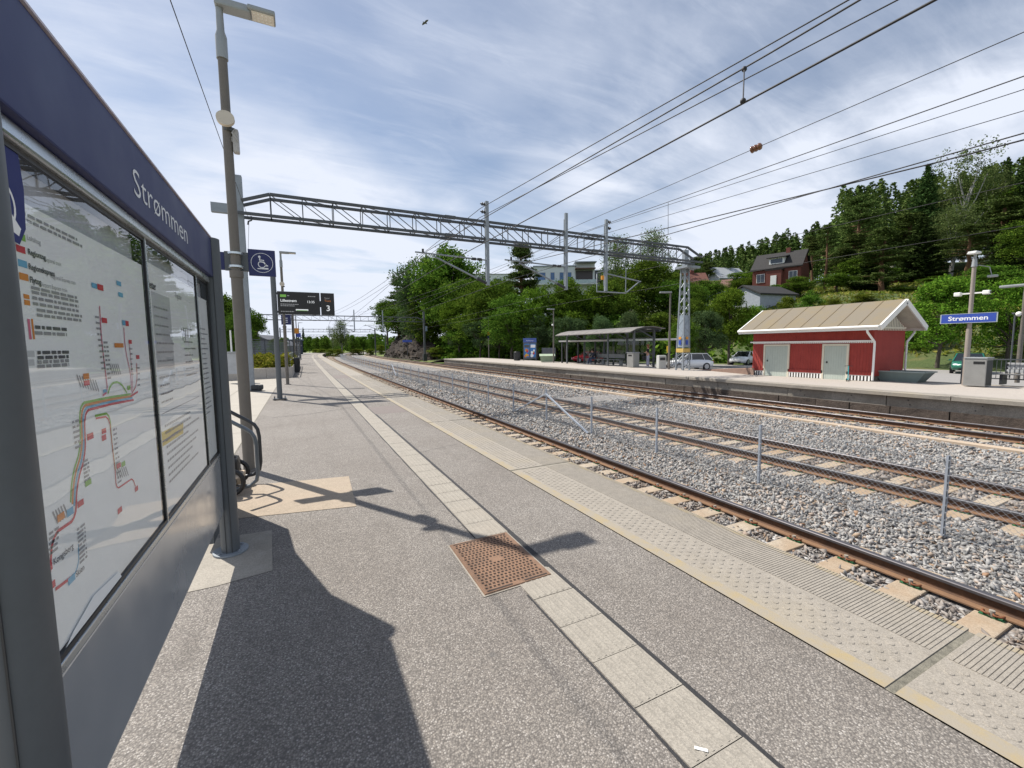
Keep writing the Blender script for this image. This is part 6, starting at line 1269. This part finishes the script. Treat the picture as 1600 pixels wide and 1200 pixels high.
# ================================================================== TREES AND PLANTS
def m_leaf(name, stops, trans=.35, yellow=.0):
    trans *= .7
    n = NT(name); ri = n.geo.outputs['Random Per Island']; oi = n.N('ShaderNodeObjectInfo')
    c = n.ramp(ri, [(i/(len(stops)-1), s_) for i, s_ in enumerate(stops)]); hs = n.N('ShaderNodeHueSaturation'); n.L(c, hs.inputs['Color'])
    n.L(n.rng(oi.outputs['Random'], 0, 1, .485, .515), hs.inputs['Hue']); n.L(n.rng(oi.outputs['Random'], 0, 1, .8, 1.2), hs.inputs['Value'])
    d = n.N('ShaderNodeBsdfDiffuse'); t_ = n.N('ShaderNodeBsdfTranslucent'); g_ = n.N('ShaderNodeBsdfGlossy'); g_.inputs['Roughness'].default_value = .5; g_.inputs[0].default_value = (.6, .65, .6, 1)
    m1_ = n.N('ShaderNodeMixShader'); m1_.inputs[0].default_value = trans; m2_ = n.N('ShaderNodeMixShader'); m2_.inputs[0].default_value = .0
    n.L(hs.outputs[0], d.inputs[0]); n.L(hs.outputs[0], t_.inputs[0]); n.L(d.outputs[0], m1_.inputs[1]); n.L(t_.outputs[0], m1_.inputs[2]); n.L(m1_.outputs[0], m2_.inputs[1]); n.L(g_.outputs[0], m2_.inputs[2]); n.L(m2_.outputs[0], n.out.inputs[0]); return n.m
ML_DEC = m_leaf('broad_leaf', [(.040, .088, .012), (.080, .150, .020), (.15, .23, .032)])
ML_LIGHT = m_leaf('lime_leaf', [(.060, .130, .014), (.105, .195, .022), (.17, .265, .03)], .42)
ML_GREY = m_leaf('grey_green_leaf', [(.045, .085, .034), (.075, .125, .05), (.12, .175, .07)])
ML_BIRCH = m_leaf('birch_leaf', [(.06, .095, .03), (.10, .135, .045), (.15, .185, .065)], .4)
ML_PINE = m_leaf('pine_needles', [(.044, .074, .020), (.075, .112, .030), (.125, .155, .048)], .15)
ML_SPR = m_leaf('spruce_needles', [(.027, .054, .016), (.047, .082, .024), (.078, .115, .036)], .12)
ML_SHR = m_leaf('shrub_leaf', [(.06, .095, .012), (.11, .15, .02), (.18, .20, .03)], .4)
ML_BED = m_leaf('bed_leaf', [(.10, .13, .015), (.19, .20, .025), (.27, .24, .05)], .4)
def bark(name, c, c2):
    n = NT(name); v = n.vec(False, (4, 4, .8)); n.col(n.ramp(n.noise(v, 3, 6, .7), [(.3, c), (.7, c2)])); n.rough(.95); n.bump(n.noise(v, 6, 5, .7), .8, .05); return n.m
MB_BARK = bark('grey_bark', (.045, .036, .028), (.12, .10, .08)); MB_PINE = bark('pine_bark', (.09, .045, .025), (.20, .11, .06)); MB_BIR = bark('birch_bark', (.10, .095, .09), (.50, .49, .46))
def cards(C, size, flat=None, aspect=.62, rng=RNG):
    """one leaf-shaped quad per centre"""
    n = len(C); a = rng.normal(size=(n, 3)); 
    if flat is not None: a[:, 2] *= flat
    a /= np.linalg.norm(a, axis=1)[:, None]; b = rng.normal(size=(n, 3)); b -= (a*b).sum(1)[:, None]*a; b /= np.linalg.norm(b, axis=1)[:, None]
    s_ = (size*np.exp(rng.normal(0, .25, n)))[:, None]; w = b*s_*aspect*.5; l = a*s_*.5
    V = np.stack([C-l, C-l*.1+w, C+l, C-l*.1-w], 1).reshape(-1, 3); return V, np.arange(4*n).reshape(-1, 4)
def broad(name, seed, lobes, n_clump, per, leaf, clump_r, mat, h=10.0, trunk_h=.35, spread=.36, barkm=None, droop=0.0, zc=.62, zr=.40, open_=0.0):
    """unit tree about 10 m tall; returns hidden prototype"""
    rg = np.random.default_rng(seed); C = []
    cen = []
    for i in range(lobes):
        a = rg.uniform(0, 6.283); r_ = spread*h*math.sqrt(rg.uniform(0, 1))*.75; z = h*(zc+zr*rg.uniform(-1, 1)*.78); k = 1-abs((z/h-zc)/(zr*1.15))**2*.75
        cen.append((r_*math.cos(a)*k, r_*math.sin(a)*k, z, h*rg.uniform(.10, .17)*(.75+.45*k)))
    cen.append((0, 0, h*(zc+zr*.78), h*.12)); cen = np.array(cen)
    li = rg.integers(0, len(cen), n_clump); d = rg.normal(size=(n_clump, 3)); d /= np.linalg.norm(d, axis=1)[:, None]; d[:, 2] = np.abs(d[:, 2])*.9+d[:, 2]*.1*0-(rg.random(n_clump) < .3)*.9
    rad = cen[li, 3]*(1-.45*rg.random(n_clump)**2); P = cen[li, :3]+d*rad[:, None]*np.array([1.1, 1.1, .85])
    q = np.repeat(P, per, 0)+rg.normal(size=(n_clump*per, 3))*clump_r*.72*np.array([1, 1, .75]); 
    if droop: q[:, 2] -= droop*rg.random(len(q))**1.5*h
    V, Fq = cards(q, leaf, .6, rng=rg); t = bpy.data.objects.new(name, None); COL.objects.link(t); npmesh('crown', V, Fq, mat, t)
    m = MB(); rr = random.Random(seed); top = h*(zc+zr*.35); tp = [(rr.uniform(-.12, .12)*i, rr.uniform(-.12, .12)*i, top*i/5) for i in range(6)]; m.tube(tp, [h*.022*(1-.8*i/5)+.02 for i in range(6)], 8)
    for c in cen[:14]:
        z0 = max(h*trunk_h*.8, c[2]*.55); f_ = min(1, z0/top); b = Vector((0, 0, z0)); e = Vector(c[:3]); mid = b.lerp(e, .5)+Vector((0, 0, -.03*h)); m.tube([b, mid, e], [h*.010, h*.006, h*.002], 5)
    m.obj('trunk', barkm or MB_BARK, t); return t
def spruce(name, seed, mat, h=10.0, r=.19, tiers=36, per=13, leaf=.17, bare=.10, barkm=None):
    rg = np.random.default_rng(seed); Q = []
    for i in range(tiers):
        f_ = i/(tiers-1); z = h*(bare+(1-bare)*f_**.9); L_ = h*r*(1-f_)**.85*rg.uniform(.75, 1.2)+.10; nb = int(per*(1-.6*f_))+3; a0 = rg.uniform(0, 6.28)
        for k in range(nb):
            a = a0+6.283*k/nb+rg.uniform(-.25, .25); l = L_*rg.uniform(.7, 1.15); n_ = max(4, int(l/.055))
            t_ = np.linspace(.15, 1, n_); x = l*t_; zz = z-.28*l*t_+.20*l*t_**2.5
            for w_ in (-1, -.5, 0, .5, 1): 
                off = w_*.20*l*(1-t_)*1.0; Q.append(np.stack([x*math.cos(a)-off*math.sin(a), x*math.sin(a)+off*math.cos(a), zz-abs(w_)*.05], 1)+rg.normal(0, .05, (n_, 3)))
    Q.append(np.stack([np.zeros(8), np.zeros(8), h*np.linspace(.95, 1.0, 8)], 1)); q = np.concatenate(Q); V, Fq = cards(q, leaf, .45, .5, rg)
    t = bpy.data.objects.new(name, None); COL.objects.link(t); npmesh('crown', V, Fq, mat, t); m = MB(); m.tube([(0, 0, 0), (0, 0, h*.5), (0, 0, h*.98)], [h*.018, h*.011, .015], 7); m.obj('trunk', barkm or MB_BARK, t); return t
def pine(name, seed, h=10.0, bare=.42, spread=.2, nb=26, per=120, leaf=.15):
    rg = np.random.default_rng(seed); Q = []; m = MB(); tx = np.cumsum(rg.normal(0, .10, 7)); ty = np.cumsum(rg.normal(0, .10, 7)); tp = [(tx[i], ty[i], h*.97*i/6) for i in range(7)]; m.tube(tp, [h*.020*(1-.75*i/6)+.015 for i in range(7)], 8)
    for i in range(nb):
        f_ = rg.random()**.8; z = h*(bare+(1-bare)*f_); L_ = h*spread*(1.05-f_**1.6)*rg.uniform(.55, 1.15); a = rg.uniform(0, 6.283); bx, by = np.interp(z, [p[2] for p in tp], tx), np.interp(z, [p[2] for p in tp], ty)
        e = Vector((bx+L_*math.cos(a), by+L_*math.sin(a), z+L_*rg.uniform(.05, .4))); m.tube([(bx, by, z), tuple(Vector((bx, by, z)).lerp(e, .6)+Vector((0, 0, -.05))), tuple(e)], [h*.006, h*.004, .01], 5)
        for c_ in range(3):
            c = Vector((bx, by, z)).lerp(e, (.55, .8, 1.0)[c_]); Q.append(np.array(c[:])+rg.normal(size=(per, 3))*np.array([.48, .48, .20])*h*.052*(1.1-.2*c_))
    Q.append(np.array([tx[-1], ty[-1], h*.96])+rg.normal(size=(per*2, 3))*np.array([.4, .4, .25])*h*.05)
    V, Fq = cards(np.concatenate(Q), leaf, .8, .45, rg); t = bpy.data.objects.new(name, None); COL.objects.link(t); npmesh('crown', V, Fq, ML_PINE, t); m.obj('trunk', MB_PINE, t); return t
PR = dict(
    dec1=broad('broadleaf_tree', 1, 22, 620, 32, 0.24, .42, ML_DEC), dec2=broad('broadleaf_tree', 2, 26, 640, 32, 0.22, .40, ML_DEC, spread=.42, zc=.58, zr=.44), dec3=broad('broadleaf_tree', 3, 18, 560, 32, 0.25, .42, ML_DEC, spread=.30, zc=.6, zr=.43),
    lime1=broad('lime_tree', 4, 20, 600, 30, 0.24, .38, ML_LIGHT, spread=.36), lime2=broad('lime_tree', 5, 24, 620, 30, 0.22, .40, ML_LIGHT, spread=.42, zc=.58, zr=.44),
    grey1=broad('ornamental_tree', 6, 18, 460, 28, 0.24, .42, ML_GREY, spread=.44, zc=.66, zr=.34, trunk_h=.4), birch=broad('birch_tree', 8, 26, 520, 24, 0.17, .36, ML_BIRCH, spread=.24, zc=.58, zr=.45, barkm=MB_BIR, droop=.05), birch2=broad('birch_tree', 9, 22, 380, 22, 0.17, .34, ML_BIRCH, spread=.28, zc=.56, zr=.46, barkm=MB_BIR, droop=.07),
    willow=broad('willow_tree', 10, 22, 600, 30, 0.20, .40, ML_GREY, spread=.30, zc=.55, zr=.46, droop=.07),
    spr1=spruce('spruce_tree', 11, ML_SPR), spr2=spruce('spruce_tree', 12, ML_SPR, r=.17, tiers=38), pine1=pine('pine_tree', 13), pine2=pine('pine_tree', 14, bare=.3, spread=.24, nb=34), pine3=pine('pine_tree', 15, bare=.15, spread=.20, nb=74),
    shr1=broad('shrub', 16, 16, 300, 28, 0.36, .62, ML_SHR, spread=.55, zc=.45, zr=.5, trunk_h=.05), shr2=broad('shrub', 17, 14, 280, 28, 0.36, .62, ML_DEC, spread=.6, zc=.42, zr=.5, trunk_h=.05))
USED = set()
def tree(kind, u, vtop, d, wpx, label, vb=None, base=None, group=None, rz=None):
    """tree whose crown tops out at pixel row vtop when it stands d metres off"""
    p = at(u, 545, d); z = base if base is not None else terrz(p.x, p.y); zt = at(u, vtop, d).z; h = max(1.0, zt-z); w = wpx/F*d
    pr = PR[kind]; wd = {'spr1': 3.9, 'spr2': 3.2, 'pine1': 4.6, 'pine2': 5.3, 'pine3': 3.4}.get(kind, None)
    if wd is None: wd = 2*.1*10*{'dec1': 3.6, 'dec2': 4.1, 'dec3': 3.1, 'lime1': 3.6, 'lime2': 4.1, 'grey1': 4.3, 'birch': 2.7, 'birch2': 3.1, 'willow': 3.1, 'shr1': 5.2, 'shr2': 5.6}[kind]
    cat = {'spr': 'spruce', 'pin': 'pine', 'shr': 'shrub', 'bir': 'birch'}.get(kind[:3], 'tree')
    rz = random.uniform(0, 6.28) if rz is None else rz
    if kind not in USED:
        USED.add(kind); o = pr; o.location = (p.x, p.y, z-.05); o.rotation_euler = (0, 0, rz); o.scale = (w/wd, w/wd, h/10); o['label'] = label; o['category'] = cat
        if group: o['group'] = group
    else: o = dup(pr, (p.x, p.y, z-.05), rz, label, group, (w/wd, w/wd, h/10))
    o['category'] = cat; return o
GL = 'trees behind the left part of the far platform'; GR_ = 'conifers and birches on the right hillside'; GC = 'young trees in the car park'; GS_ = 'small trees along the far platform'
T = [
 ('pine3', 622, 436, 128, 40, 'dark pine leaning out at the left end of the tree group, above the rock face', 3.5, GL), ('dec3', 606, 470, 136, 44, 'leftmost dark leafy tree above the rock face', 2.5, GL), ('spr2', 640, 424, 128, 44, 'dark spruce just left of the tall grey green willow', 3, GL), ('dec3', 630, 478, 124, 62, 'broad dark tree standing right on top of the rock face', 3.5, GL),
 ('willow', 668, 402, 102, 92, 'tall grey green weeping tree near the left end of the group', None, GL), ('dec1', 704, 394, 94, 118, 'tallest full dark tree behind the left mast', None, GL), ('dec2', 676, 462, 98, 84, 'dark leafy tree low behind the left mast of the second gantry', None, GL), ('dec2', 730, 440, 84, 100, 'leafy tree right of the tallest dark tree', None, GL),
 ('lime1', 718, 470, 80, 62, 'bright maple in front of the tallest dark tree', None, GL), ('dec1', 756, 444, 72, 96, 'wide mid green tree left of the lone pine', None, GL), ('pine3', 808, 386, 88, 72, 'lone tall dark pine standing before the white apartment block', None, GL), ('dec3', 782, 438, 80, 50, 'dark round tree just left of the lone pine', None, GL),
 ('dec2', 800, 462, 62, 84, 'leafy tree below the lone pine', None, GL), ('lime2', 838, 454, 62, 78, 'bright green tree under the apartment balconies', None, GL), ('dec1', 886, 440, 64, 80, 'mid green tree below the right end of the apartment block', None, GL), ('lime1', 902, 466, 62, 84, 'yellow green maple behind the shelter roof', None, GL),
 ('dec2', 1004, 412, 72, 118, 'largest dark round tree, right of the right drop post', None, GL), ('dec1', 950, 446, 64, 80, 'dark tree between the yellow green maple and the largest round tree', None, GL), ('birch', 964, 374, 96, 58, 'left one of two airy birches rising above the truss', None, GL), ('birch', 1018, 364, 98, 66, 'right one of two airy birches rising above the truss', None, GL), ('spr1', 944, 412, 110, 30, 'small dark pine top beside the left airy birch', None, GL), ('dec3', 1046, 440, 68, 56, 'dark tree immediately left of the lattice mast', None, GL),
 ('dec1', 870, 498, 64, 70, 'dark low tree behind the lamp post by the grit box', None, GL), ('dec2', 790, 500, 68, 80, 'dark low tree filling the gap behind the litter bin', None, GL), ('dec1', 960, 492, 62, 90, 'dark low tree right behind the shelter roof', None, GL), ('dec2', 735, 498, 78, 70, 'dark low tree behind the lamp post with orange plate', None, GL), ('dec1', 1030, 490, 60, 70, 'dark low tree between shelter and lattice mast', None, GL),
 ('grey1', 718, 506, 78, 50, 'leftmost small grey green tree along the far platform', ZF, GS_), ('grey1', 750, 502, 68, 52, 'small grey green tree just left of the lamp with orange plate', ZF, GS_), ('grey1', 780, 508, 64, 46, 'small grey green tree just right of the lamp with orange plate', ZF, GS_), ('grey1', 840, 494, 60, 62, 'small grey green tree behind the advertising board', ZF, GS_), ('grey1', 884, 496, 56, 60, 'small grey green tree left of the shelter roof', ZF, GS_), ('grey1', 936, 494, 53, 54, 'small grey green tree over the left half of the shelter', ZP, GS_), ('grey1', 985, 488, 52, 60, 'small grey green tree over the right half of the shelter', ZP, GS_),
 ('dec2', 1086, 470, 44, 60, 'dark green tree right behind the lattice mast', ZP, GC), ('lime1', 1140, 456, 46, 72, 'lime green car park tree left of the grey outbuilding', ZP, GC), ('grey1', 1104, 486, 42, 62, 'grey green tree in the car park between mast and hut', ZP, GC), ('lime2', 1176, 480, 52, 50, 'lime green tree hidden low behind the left roof end of the hut', ZP, GC), ('dec3', 1068, 500, 40, 44, 'small dark tree close behind the lattice mast foot', ZP, GC),
 ('lime1', 1466, 440, 36, 92, 'lime green car park tree behind the right gable of the red hut', ZP, GC), ('lime2', 1436, 478, 42, 54, 'lower lime green tree hidden partly by the hut gable', ZP, GC), ('lime2', 1576, 440, 35, 96, 'lime green car park tree at the right edge behind the bench', ZP, GC),
 ('pine1', 1284, 356, 80, 48, 'slender half bare pine right beside the brick house', None, GR_), ('dec2', 1243, 434, 76, 46, 'round green tree in front of the brick house corner', None, GR_), ('pine2', 1344, 310, 88, 96, 'broad tall pine with a ragged flat top', None, GR_), ('pine3', 1322, 372, 80, 62, 'dense pine at the foot of the broad ragged pine', None, GR_), ('pine3', 1376, 358, 70, 66, 'slim yellowish pine standing alone on the grassy slope', None, GR_), ('spr1', 1430, 268, 90, 64, 'tall pointed spruce left of the tall hillside birch', None, GR_), ('pine3', 1412, 338, 86, 76, 'dark pine beneath the tall pointed spruce', None, GR_), ('spr1', 1428, 340, 80, 70, 'dark spruce on the slope above the red cottage', None, GR_),
 ('birch2', 1492, 246, 92, 84, 'tallest pale birch on the skyline', None, GR_), ('birch2', 1530, 268, 94, 50, 'slim pale birch right of the tallest birch', None, GR_), ('spr2', 1550, 258, 96, 34, 'narrow spruce tip between birch and corner spruce', None, GR_), ('spr1', 1580, 244, 90, 60, 'dark spruce nearest the top right corner of the hillside', None, GR_), ('birch', 1476, 328, 80, 70, 'drooping green birch below the tallest birch', None, GR_), ('pine3', 1540, 318, 78, 84, 'wide dark pine right of the drooping birch', None, GR_), ('pine2', 1504, 356, 72, 84, 'spreading pine over the right end of the grassy slope', None, GR_), ('pine3', 1590, 330, 74, 70, 'dark pine at the right edge of the hillside', None, GR_), ('dec1', 1592, 348, 62, 60, 'pale green bushy tree cut by the right edge', None, GR_), ('spr1', 1560, 370, 66, 60, 'dark low spruce behind the white cameras', None, GR_), ('pine2', 1462, 372, 84, 60, 'dark pine behind the grassy slope, under the birches', None, GR_), ('dec2', 1540, 418, 56, 90, 'dark green bushy tree behind the aerial of the station lamp post', None, GR_),
 ('dec2', 1160, 436, 96, 60, 'round tree between the two far houses and the brick house', None, GR_), ('dec1', 1098, 440, 90, 54, 'dark tree between the red roofed house and the brown roofed house', None, GR_), ('pine2', 1108, 412, 118, 50, 'dark pine above the red roofed house', None, GR_), ('pine3', 1090, 404, 130, 44, 'leftmost dark pine on the wooded ridge', None, GR_), ('lime1', 1156, 428, 108, 44, 'lighter green tree right of the grey roofed house', None, GR_), ('dec3', 1190, 420, 100, 40, 'narrow leafy tree left of the brick house gable', None, GR_), ('pine1', 1262, 372, 98, 46, 'dark pine rising right behind the brick house roof', None, GR_), ('pine2', 1300, 392, 84, 60, 'dark pine between the slender pine and the broad pine', None, GR_), ('dec1', 1302, 430, 74, 50, 'leafy tree at the foot of the slender pine', None, GR_), ('spr2', 1350, 400, 74, 50, 'dark young spruce left of the lone slim pine', None, GR_), ('dec1', 1402, 356, 94, 84, 'leafy tree in the middle of the hillside wood, behind the lone slim pine', None, GR_), ('birch', 1456, 304, 98, 78, 'soft green birch between the tall pointed spruce and the tallest birch', None, GR_), ('dec2', 1514, 302, 99, 84, 'leafy tree just under the slim pale birch', None, GR_), ('dec1', 1562, 306, 93, 84, 'leafy tree left of the corner spruce', None, GR_), ('dec3', 1336, 404, 77, 60, 'leafy tree below the broad ragged pine', None, GR_), ('dec2', 1366, 420, 74, 60, 'bushy tree left of the red cottage', None, GR_), ('dec1', 1208, 446, 78, 34, 'low leafy tree before the left corner of the brick house', None, GR_), ('dec2', 1052, 428, 80, 62, 'leafy tree left of the lattice mast head, hiding the red roofed house', None, GR_), ('dec1', 1078, 446, 78, 44, 'round tree below the red roofed house', None, GR_), ('dec2', 1082, 448, 74, 50, 'leafy tree just right of the lattice mast head', None, GR_)]
for (k, u, vt, d, wp, lab, base, grp) in T: tree(k, u, vt, d, wp, lab, base=base, group=grp)
SHG = 'shrubs on the grassy slope'
for (k, u, vt, d, wp, lab) in (('shr1', 1340, 460, 62, 44, 'yellow green shrub directly above the hut roof ridge'), ('shr1', 1300, 466, 60, 34, 'small yellow shrub left of the bush above the hut ridge'), ('shr2', 1262, 452, 64, 40, 'dark shrub on the slope under the slender pine'), ('shr1', 1500, 444, 62, 50, 'yellow green shrub left of the station lamp post'), ('shr2', 1450, 432, 72, 50, 'flat dark shrub on the upper grassy slope'), ('shr2', 1400, 448, 68, 60, 'low dark shrub in the middle of the grassy slope'), ('shr1', 1230, 462, 62, 34, 'yellow shrub right beside the grey outbuilding'), ('shr2', 1516, 462, 58, 70, 'dark shrub behind the Strømmen sign'), ('shr2', 1590, 470, 54, 60, 'dark shrub behind the right edge tree')):
    tree(k, u, vt, d, wp, lab, group=SHG)
HG = 'hedge bushes at the back of the car park'
for i, (u, vt, d, wp) in enumerate(((1442, 524, 52, 50), (1486, 522, 52, 60), (1536, 518, 52, 60), (1588, 514, 52, 70), (1100, 532, 62, 60), (1150, 530, 62, 56))):
    tree('shr2' if i % 2 else 'shr1', u, vt, d, wp, ('bush of the hedge seen between hut gable and lime tree trunk', 'bush of the hedge behind the lime tree trunk', 'bush of the hedge above the green car', 'bush of the hedge behind the bench', 'bush of the hedge right of the lattice mast foot', 'bush of the hedge behind the white car by the hut')[i], group=HG)
# bushes behind the rock and far platform end
BG = 'bushes around the rock face'
for i, (k, u, vt, d, wp, b_, lab) in enumerate((('shr1', 655, 538, 102, 40, -1, 'green bush at the foot of the second gantry mast'), ('shr1', 690, 542, 88, 50, -.5, 'grassy bush at the end of the far platform'), ('shr2', 648, 528, 112, 40, 1.5, 'dark bush at the right end of the rock face'), ('shr1', 596, 538, 160, 20, -1, 'light green bush at the left foot of the rock face'), ('shr2', 720, 545, 80, 40, -.5, 'dark bush beside the blue sign post'))): tree(k, u, vt, d, wp, lab, base=b_, group=BG)
# left side and far end
LG = 'trees beyond the left of the platform'
for (k, u, vt, d, wp, lab, b_) in (('dec1', 350, 462, 40, 74, 'big dark tree behind the utility cabinet, left of the lamp post', -.2), ('dec2', 372, 486, 38, 46, 'dark tree right behind the nearest lamp post', -.2), ('dec3', 398, 486, 44, 34, 'leafy tree right of the nearest lamp post', -.2), ('dec2', 330, 480, 46, 60, 'dark tree hidden mostly by the board post', -.2), ('dec1', 428, 530, 80, 18, 'small round tree before the grey hall', -.2), ('dec1', 442, 528, 84, 16, 'small round tree at the corner of the grey hall', -.2),
    ('spr1', 475, 512, 190, 10, 'tiny spruce top far beyond the end of the platform', -1), ('dec1', 484, 526, 160, 16, 'left small tree beyond the end of the platform', -1), ('dec2', 496, 528, 155, 18, 'second small tree beyond the end of the platform', -1), ('dec1', 509, 528, 150, 18, 'third small tree beyond the end of the platform', -1), ('birch', 534, 500, 150, 26, 'wispy grey tree over the far bend of the tracks', -1), ('dec2', 552, 524, 170, 20, 'dark tree right of the wispy grey tree', -1), ('dec1', 568, 526, 175, 20, 'dark tree over the bend next to the rock face', -1), ('dec2', 583, 522, 165, 18, 'dark tree touching the left foot of the rock face', -1), ('birch2', 520, 512, 170, 18, 'thin pale tree left of the wispy grey tree', -1)): tree(k, u, vt, d, wp, lab, base=b_, group=LG)
for i, (u, d, wp) in enumerate(((492, 150, 18), (504, 140, 20), (516, 132, 20), (528, 128, 18), (560, 150, 30), (578, 140, 20))): tree('shr1', u, 544.5, d, wp, ('lowest light bush left of the bend', 'light bush right of the platform end', 'light bush beyond the near track', 'light bush at the inner side of the bend', 'light bush between the middle and far track', 'light bush before the rock foot')[i], base=-1.4, group='light bushes at the bend of the tracks')
for k in PR:
    if k not in USED:
        for c in list(PR[k].children): bpy.data.objects.remove(c)
        bpy.data.objects.remove(PR[k])
# planted bed ground cover
rg = np.random.default_rng(5); n_ = 16000; a_, b_ = a_bed, b_bed = hitz(330, 596, 0), hitz(457, 589.5, 0)
uu = rg.random(n_); vv = rg.random(n_)**1.3; dd = np.array((b_bed-a_bed)[:2]); P0 = np.array(a_bed[:2])-dd*.8; dd = dd*1.78
xy = P0+uu[:, None]*dd+np.stack([vv*.3, .3+vv*15], 1); hgt_ = .50+.85*(.5+.5*np.sin(xy[:, 0]*2.1)*np.cos(xy[:, 1]*1.7))*rg.random(n_)**.5
V, Fq = cards(np.stack([xy[:, 0], xy[:, 1], hgt_], 1), .20, .7, rng=rg); stuff(npmesh('ground_cover', V, Fq, ML_BED))
# meadow grass and weeds on the slope
n_ = 26000; ux = rg.uniform(52, 110, n_); uy = rg.uniform(-10, 62, n_); zz = terr(ux, uy); ok = zz > .2; C = np.stack([ux, uy, zz+.15], 1)[ok]
V, Fq = cards(C, .55, 1.2, .35, rg); stuff(npmesh('meadow_grass', V, Fq, m_leaf('meadow_blade', [(.09, .14, .02), (.17, .21, .035), (.28, .25, .07)], .4)))
# understorey beneath the left tree group
n_ = 26000; s_ = rg.uniform(28, 135, n_); o_ = rg.uniform(24.6, 46, n_); XY = np.array([W(o, s)[:2] for o, s in zip(o_, s_)]); ed = np.interp(XY[:, 1], [28, 40, 50, 62, 80, 110], [46, 41, 35, 26, 24.7, 24]); ok = o_ > ed; XY = XY[ok]; Z = terr(XY[:, 0], XY[:, 1])+rg.random(len(XY))**2*2.6
V, Fq = cards(np.stack([XY[:, 0], XY[:, 1], Z], 1), .8, .8, .6, rg); stuff(npmesh('undergrowth', V, Fq, ML_DEC))
# wooded ridge: a far wood that reads as one mass
C = []; rr = np.random.default_rng(21)
def ridge(n_, u0, u1, d0, d1, vt_lo, vt_hi, jit):
    for _ in range(n_):
        u = rr.uniform(u0, u1); d = rr.uniform(d0, d1); p = at(u, 545, d); z = terrz(p.x, p.y); f_ = (u-1060)/(1330-1060); vt = vt_lo+(vt_hi-vt_lo)*f_; zt = at(u, vt, d1).z*(d/d1)+rr.uniform(-jit, jit*.4); h = max(7, min(zt-z, 24)); w = h*rr.uniform(.13, .2); k = int(420)
        f2 = rr.random(k)**.75; a = rr.uniform(0, 6.283, k); r_ = w*(1-f2)**.7*np.sqrt(rr.random(k))*1.1+.2; C.append(np.stack([p.x+r_*np.cos(a), p.y+r_*np.sin(a), z+h*(.15+.85*f2)], 1))
ridge(260, 1050, 1420, 120, 230, 412, 335, 4); ridge(120, 1300, 1640, 110, 150, 330, 268, 5)
V, Fq = cards(np.concatenate(C), .75, .6, .6, rr); stuff(npmesh('wooded_ridge', V, Fq, ML_PINE))
# low far woods along the horizon to the left
C = []
for _ in range(800):
    u = rr.uniform(-500, 640); d = rr.uniform(320, 520); p = at(u, 545, d); h = rr.uniform(7, 12)+(u > 480)*1.0; k = 60; f2 = rr.random(k); a = rr.uniform(0, 6.283, k); r_ = 4.5*np.sqrt(rr.random(k))*np.sqrt(1-f2**2); C.append(np.stack([p.x+r_*np.cos(a), p.y+r_*np.sin(a), -1+h*f2], 1))
V, Fq = cards(np.concatenate(C), 2.4, .7, .7, rr); stuff(npmesh('far_woods', V, Fq, ML_DEC))
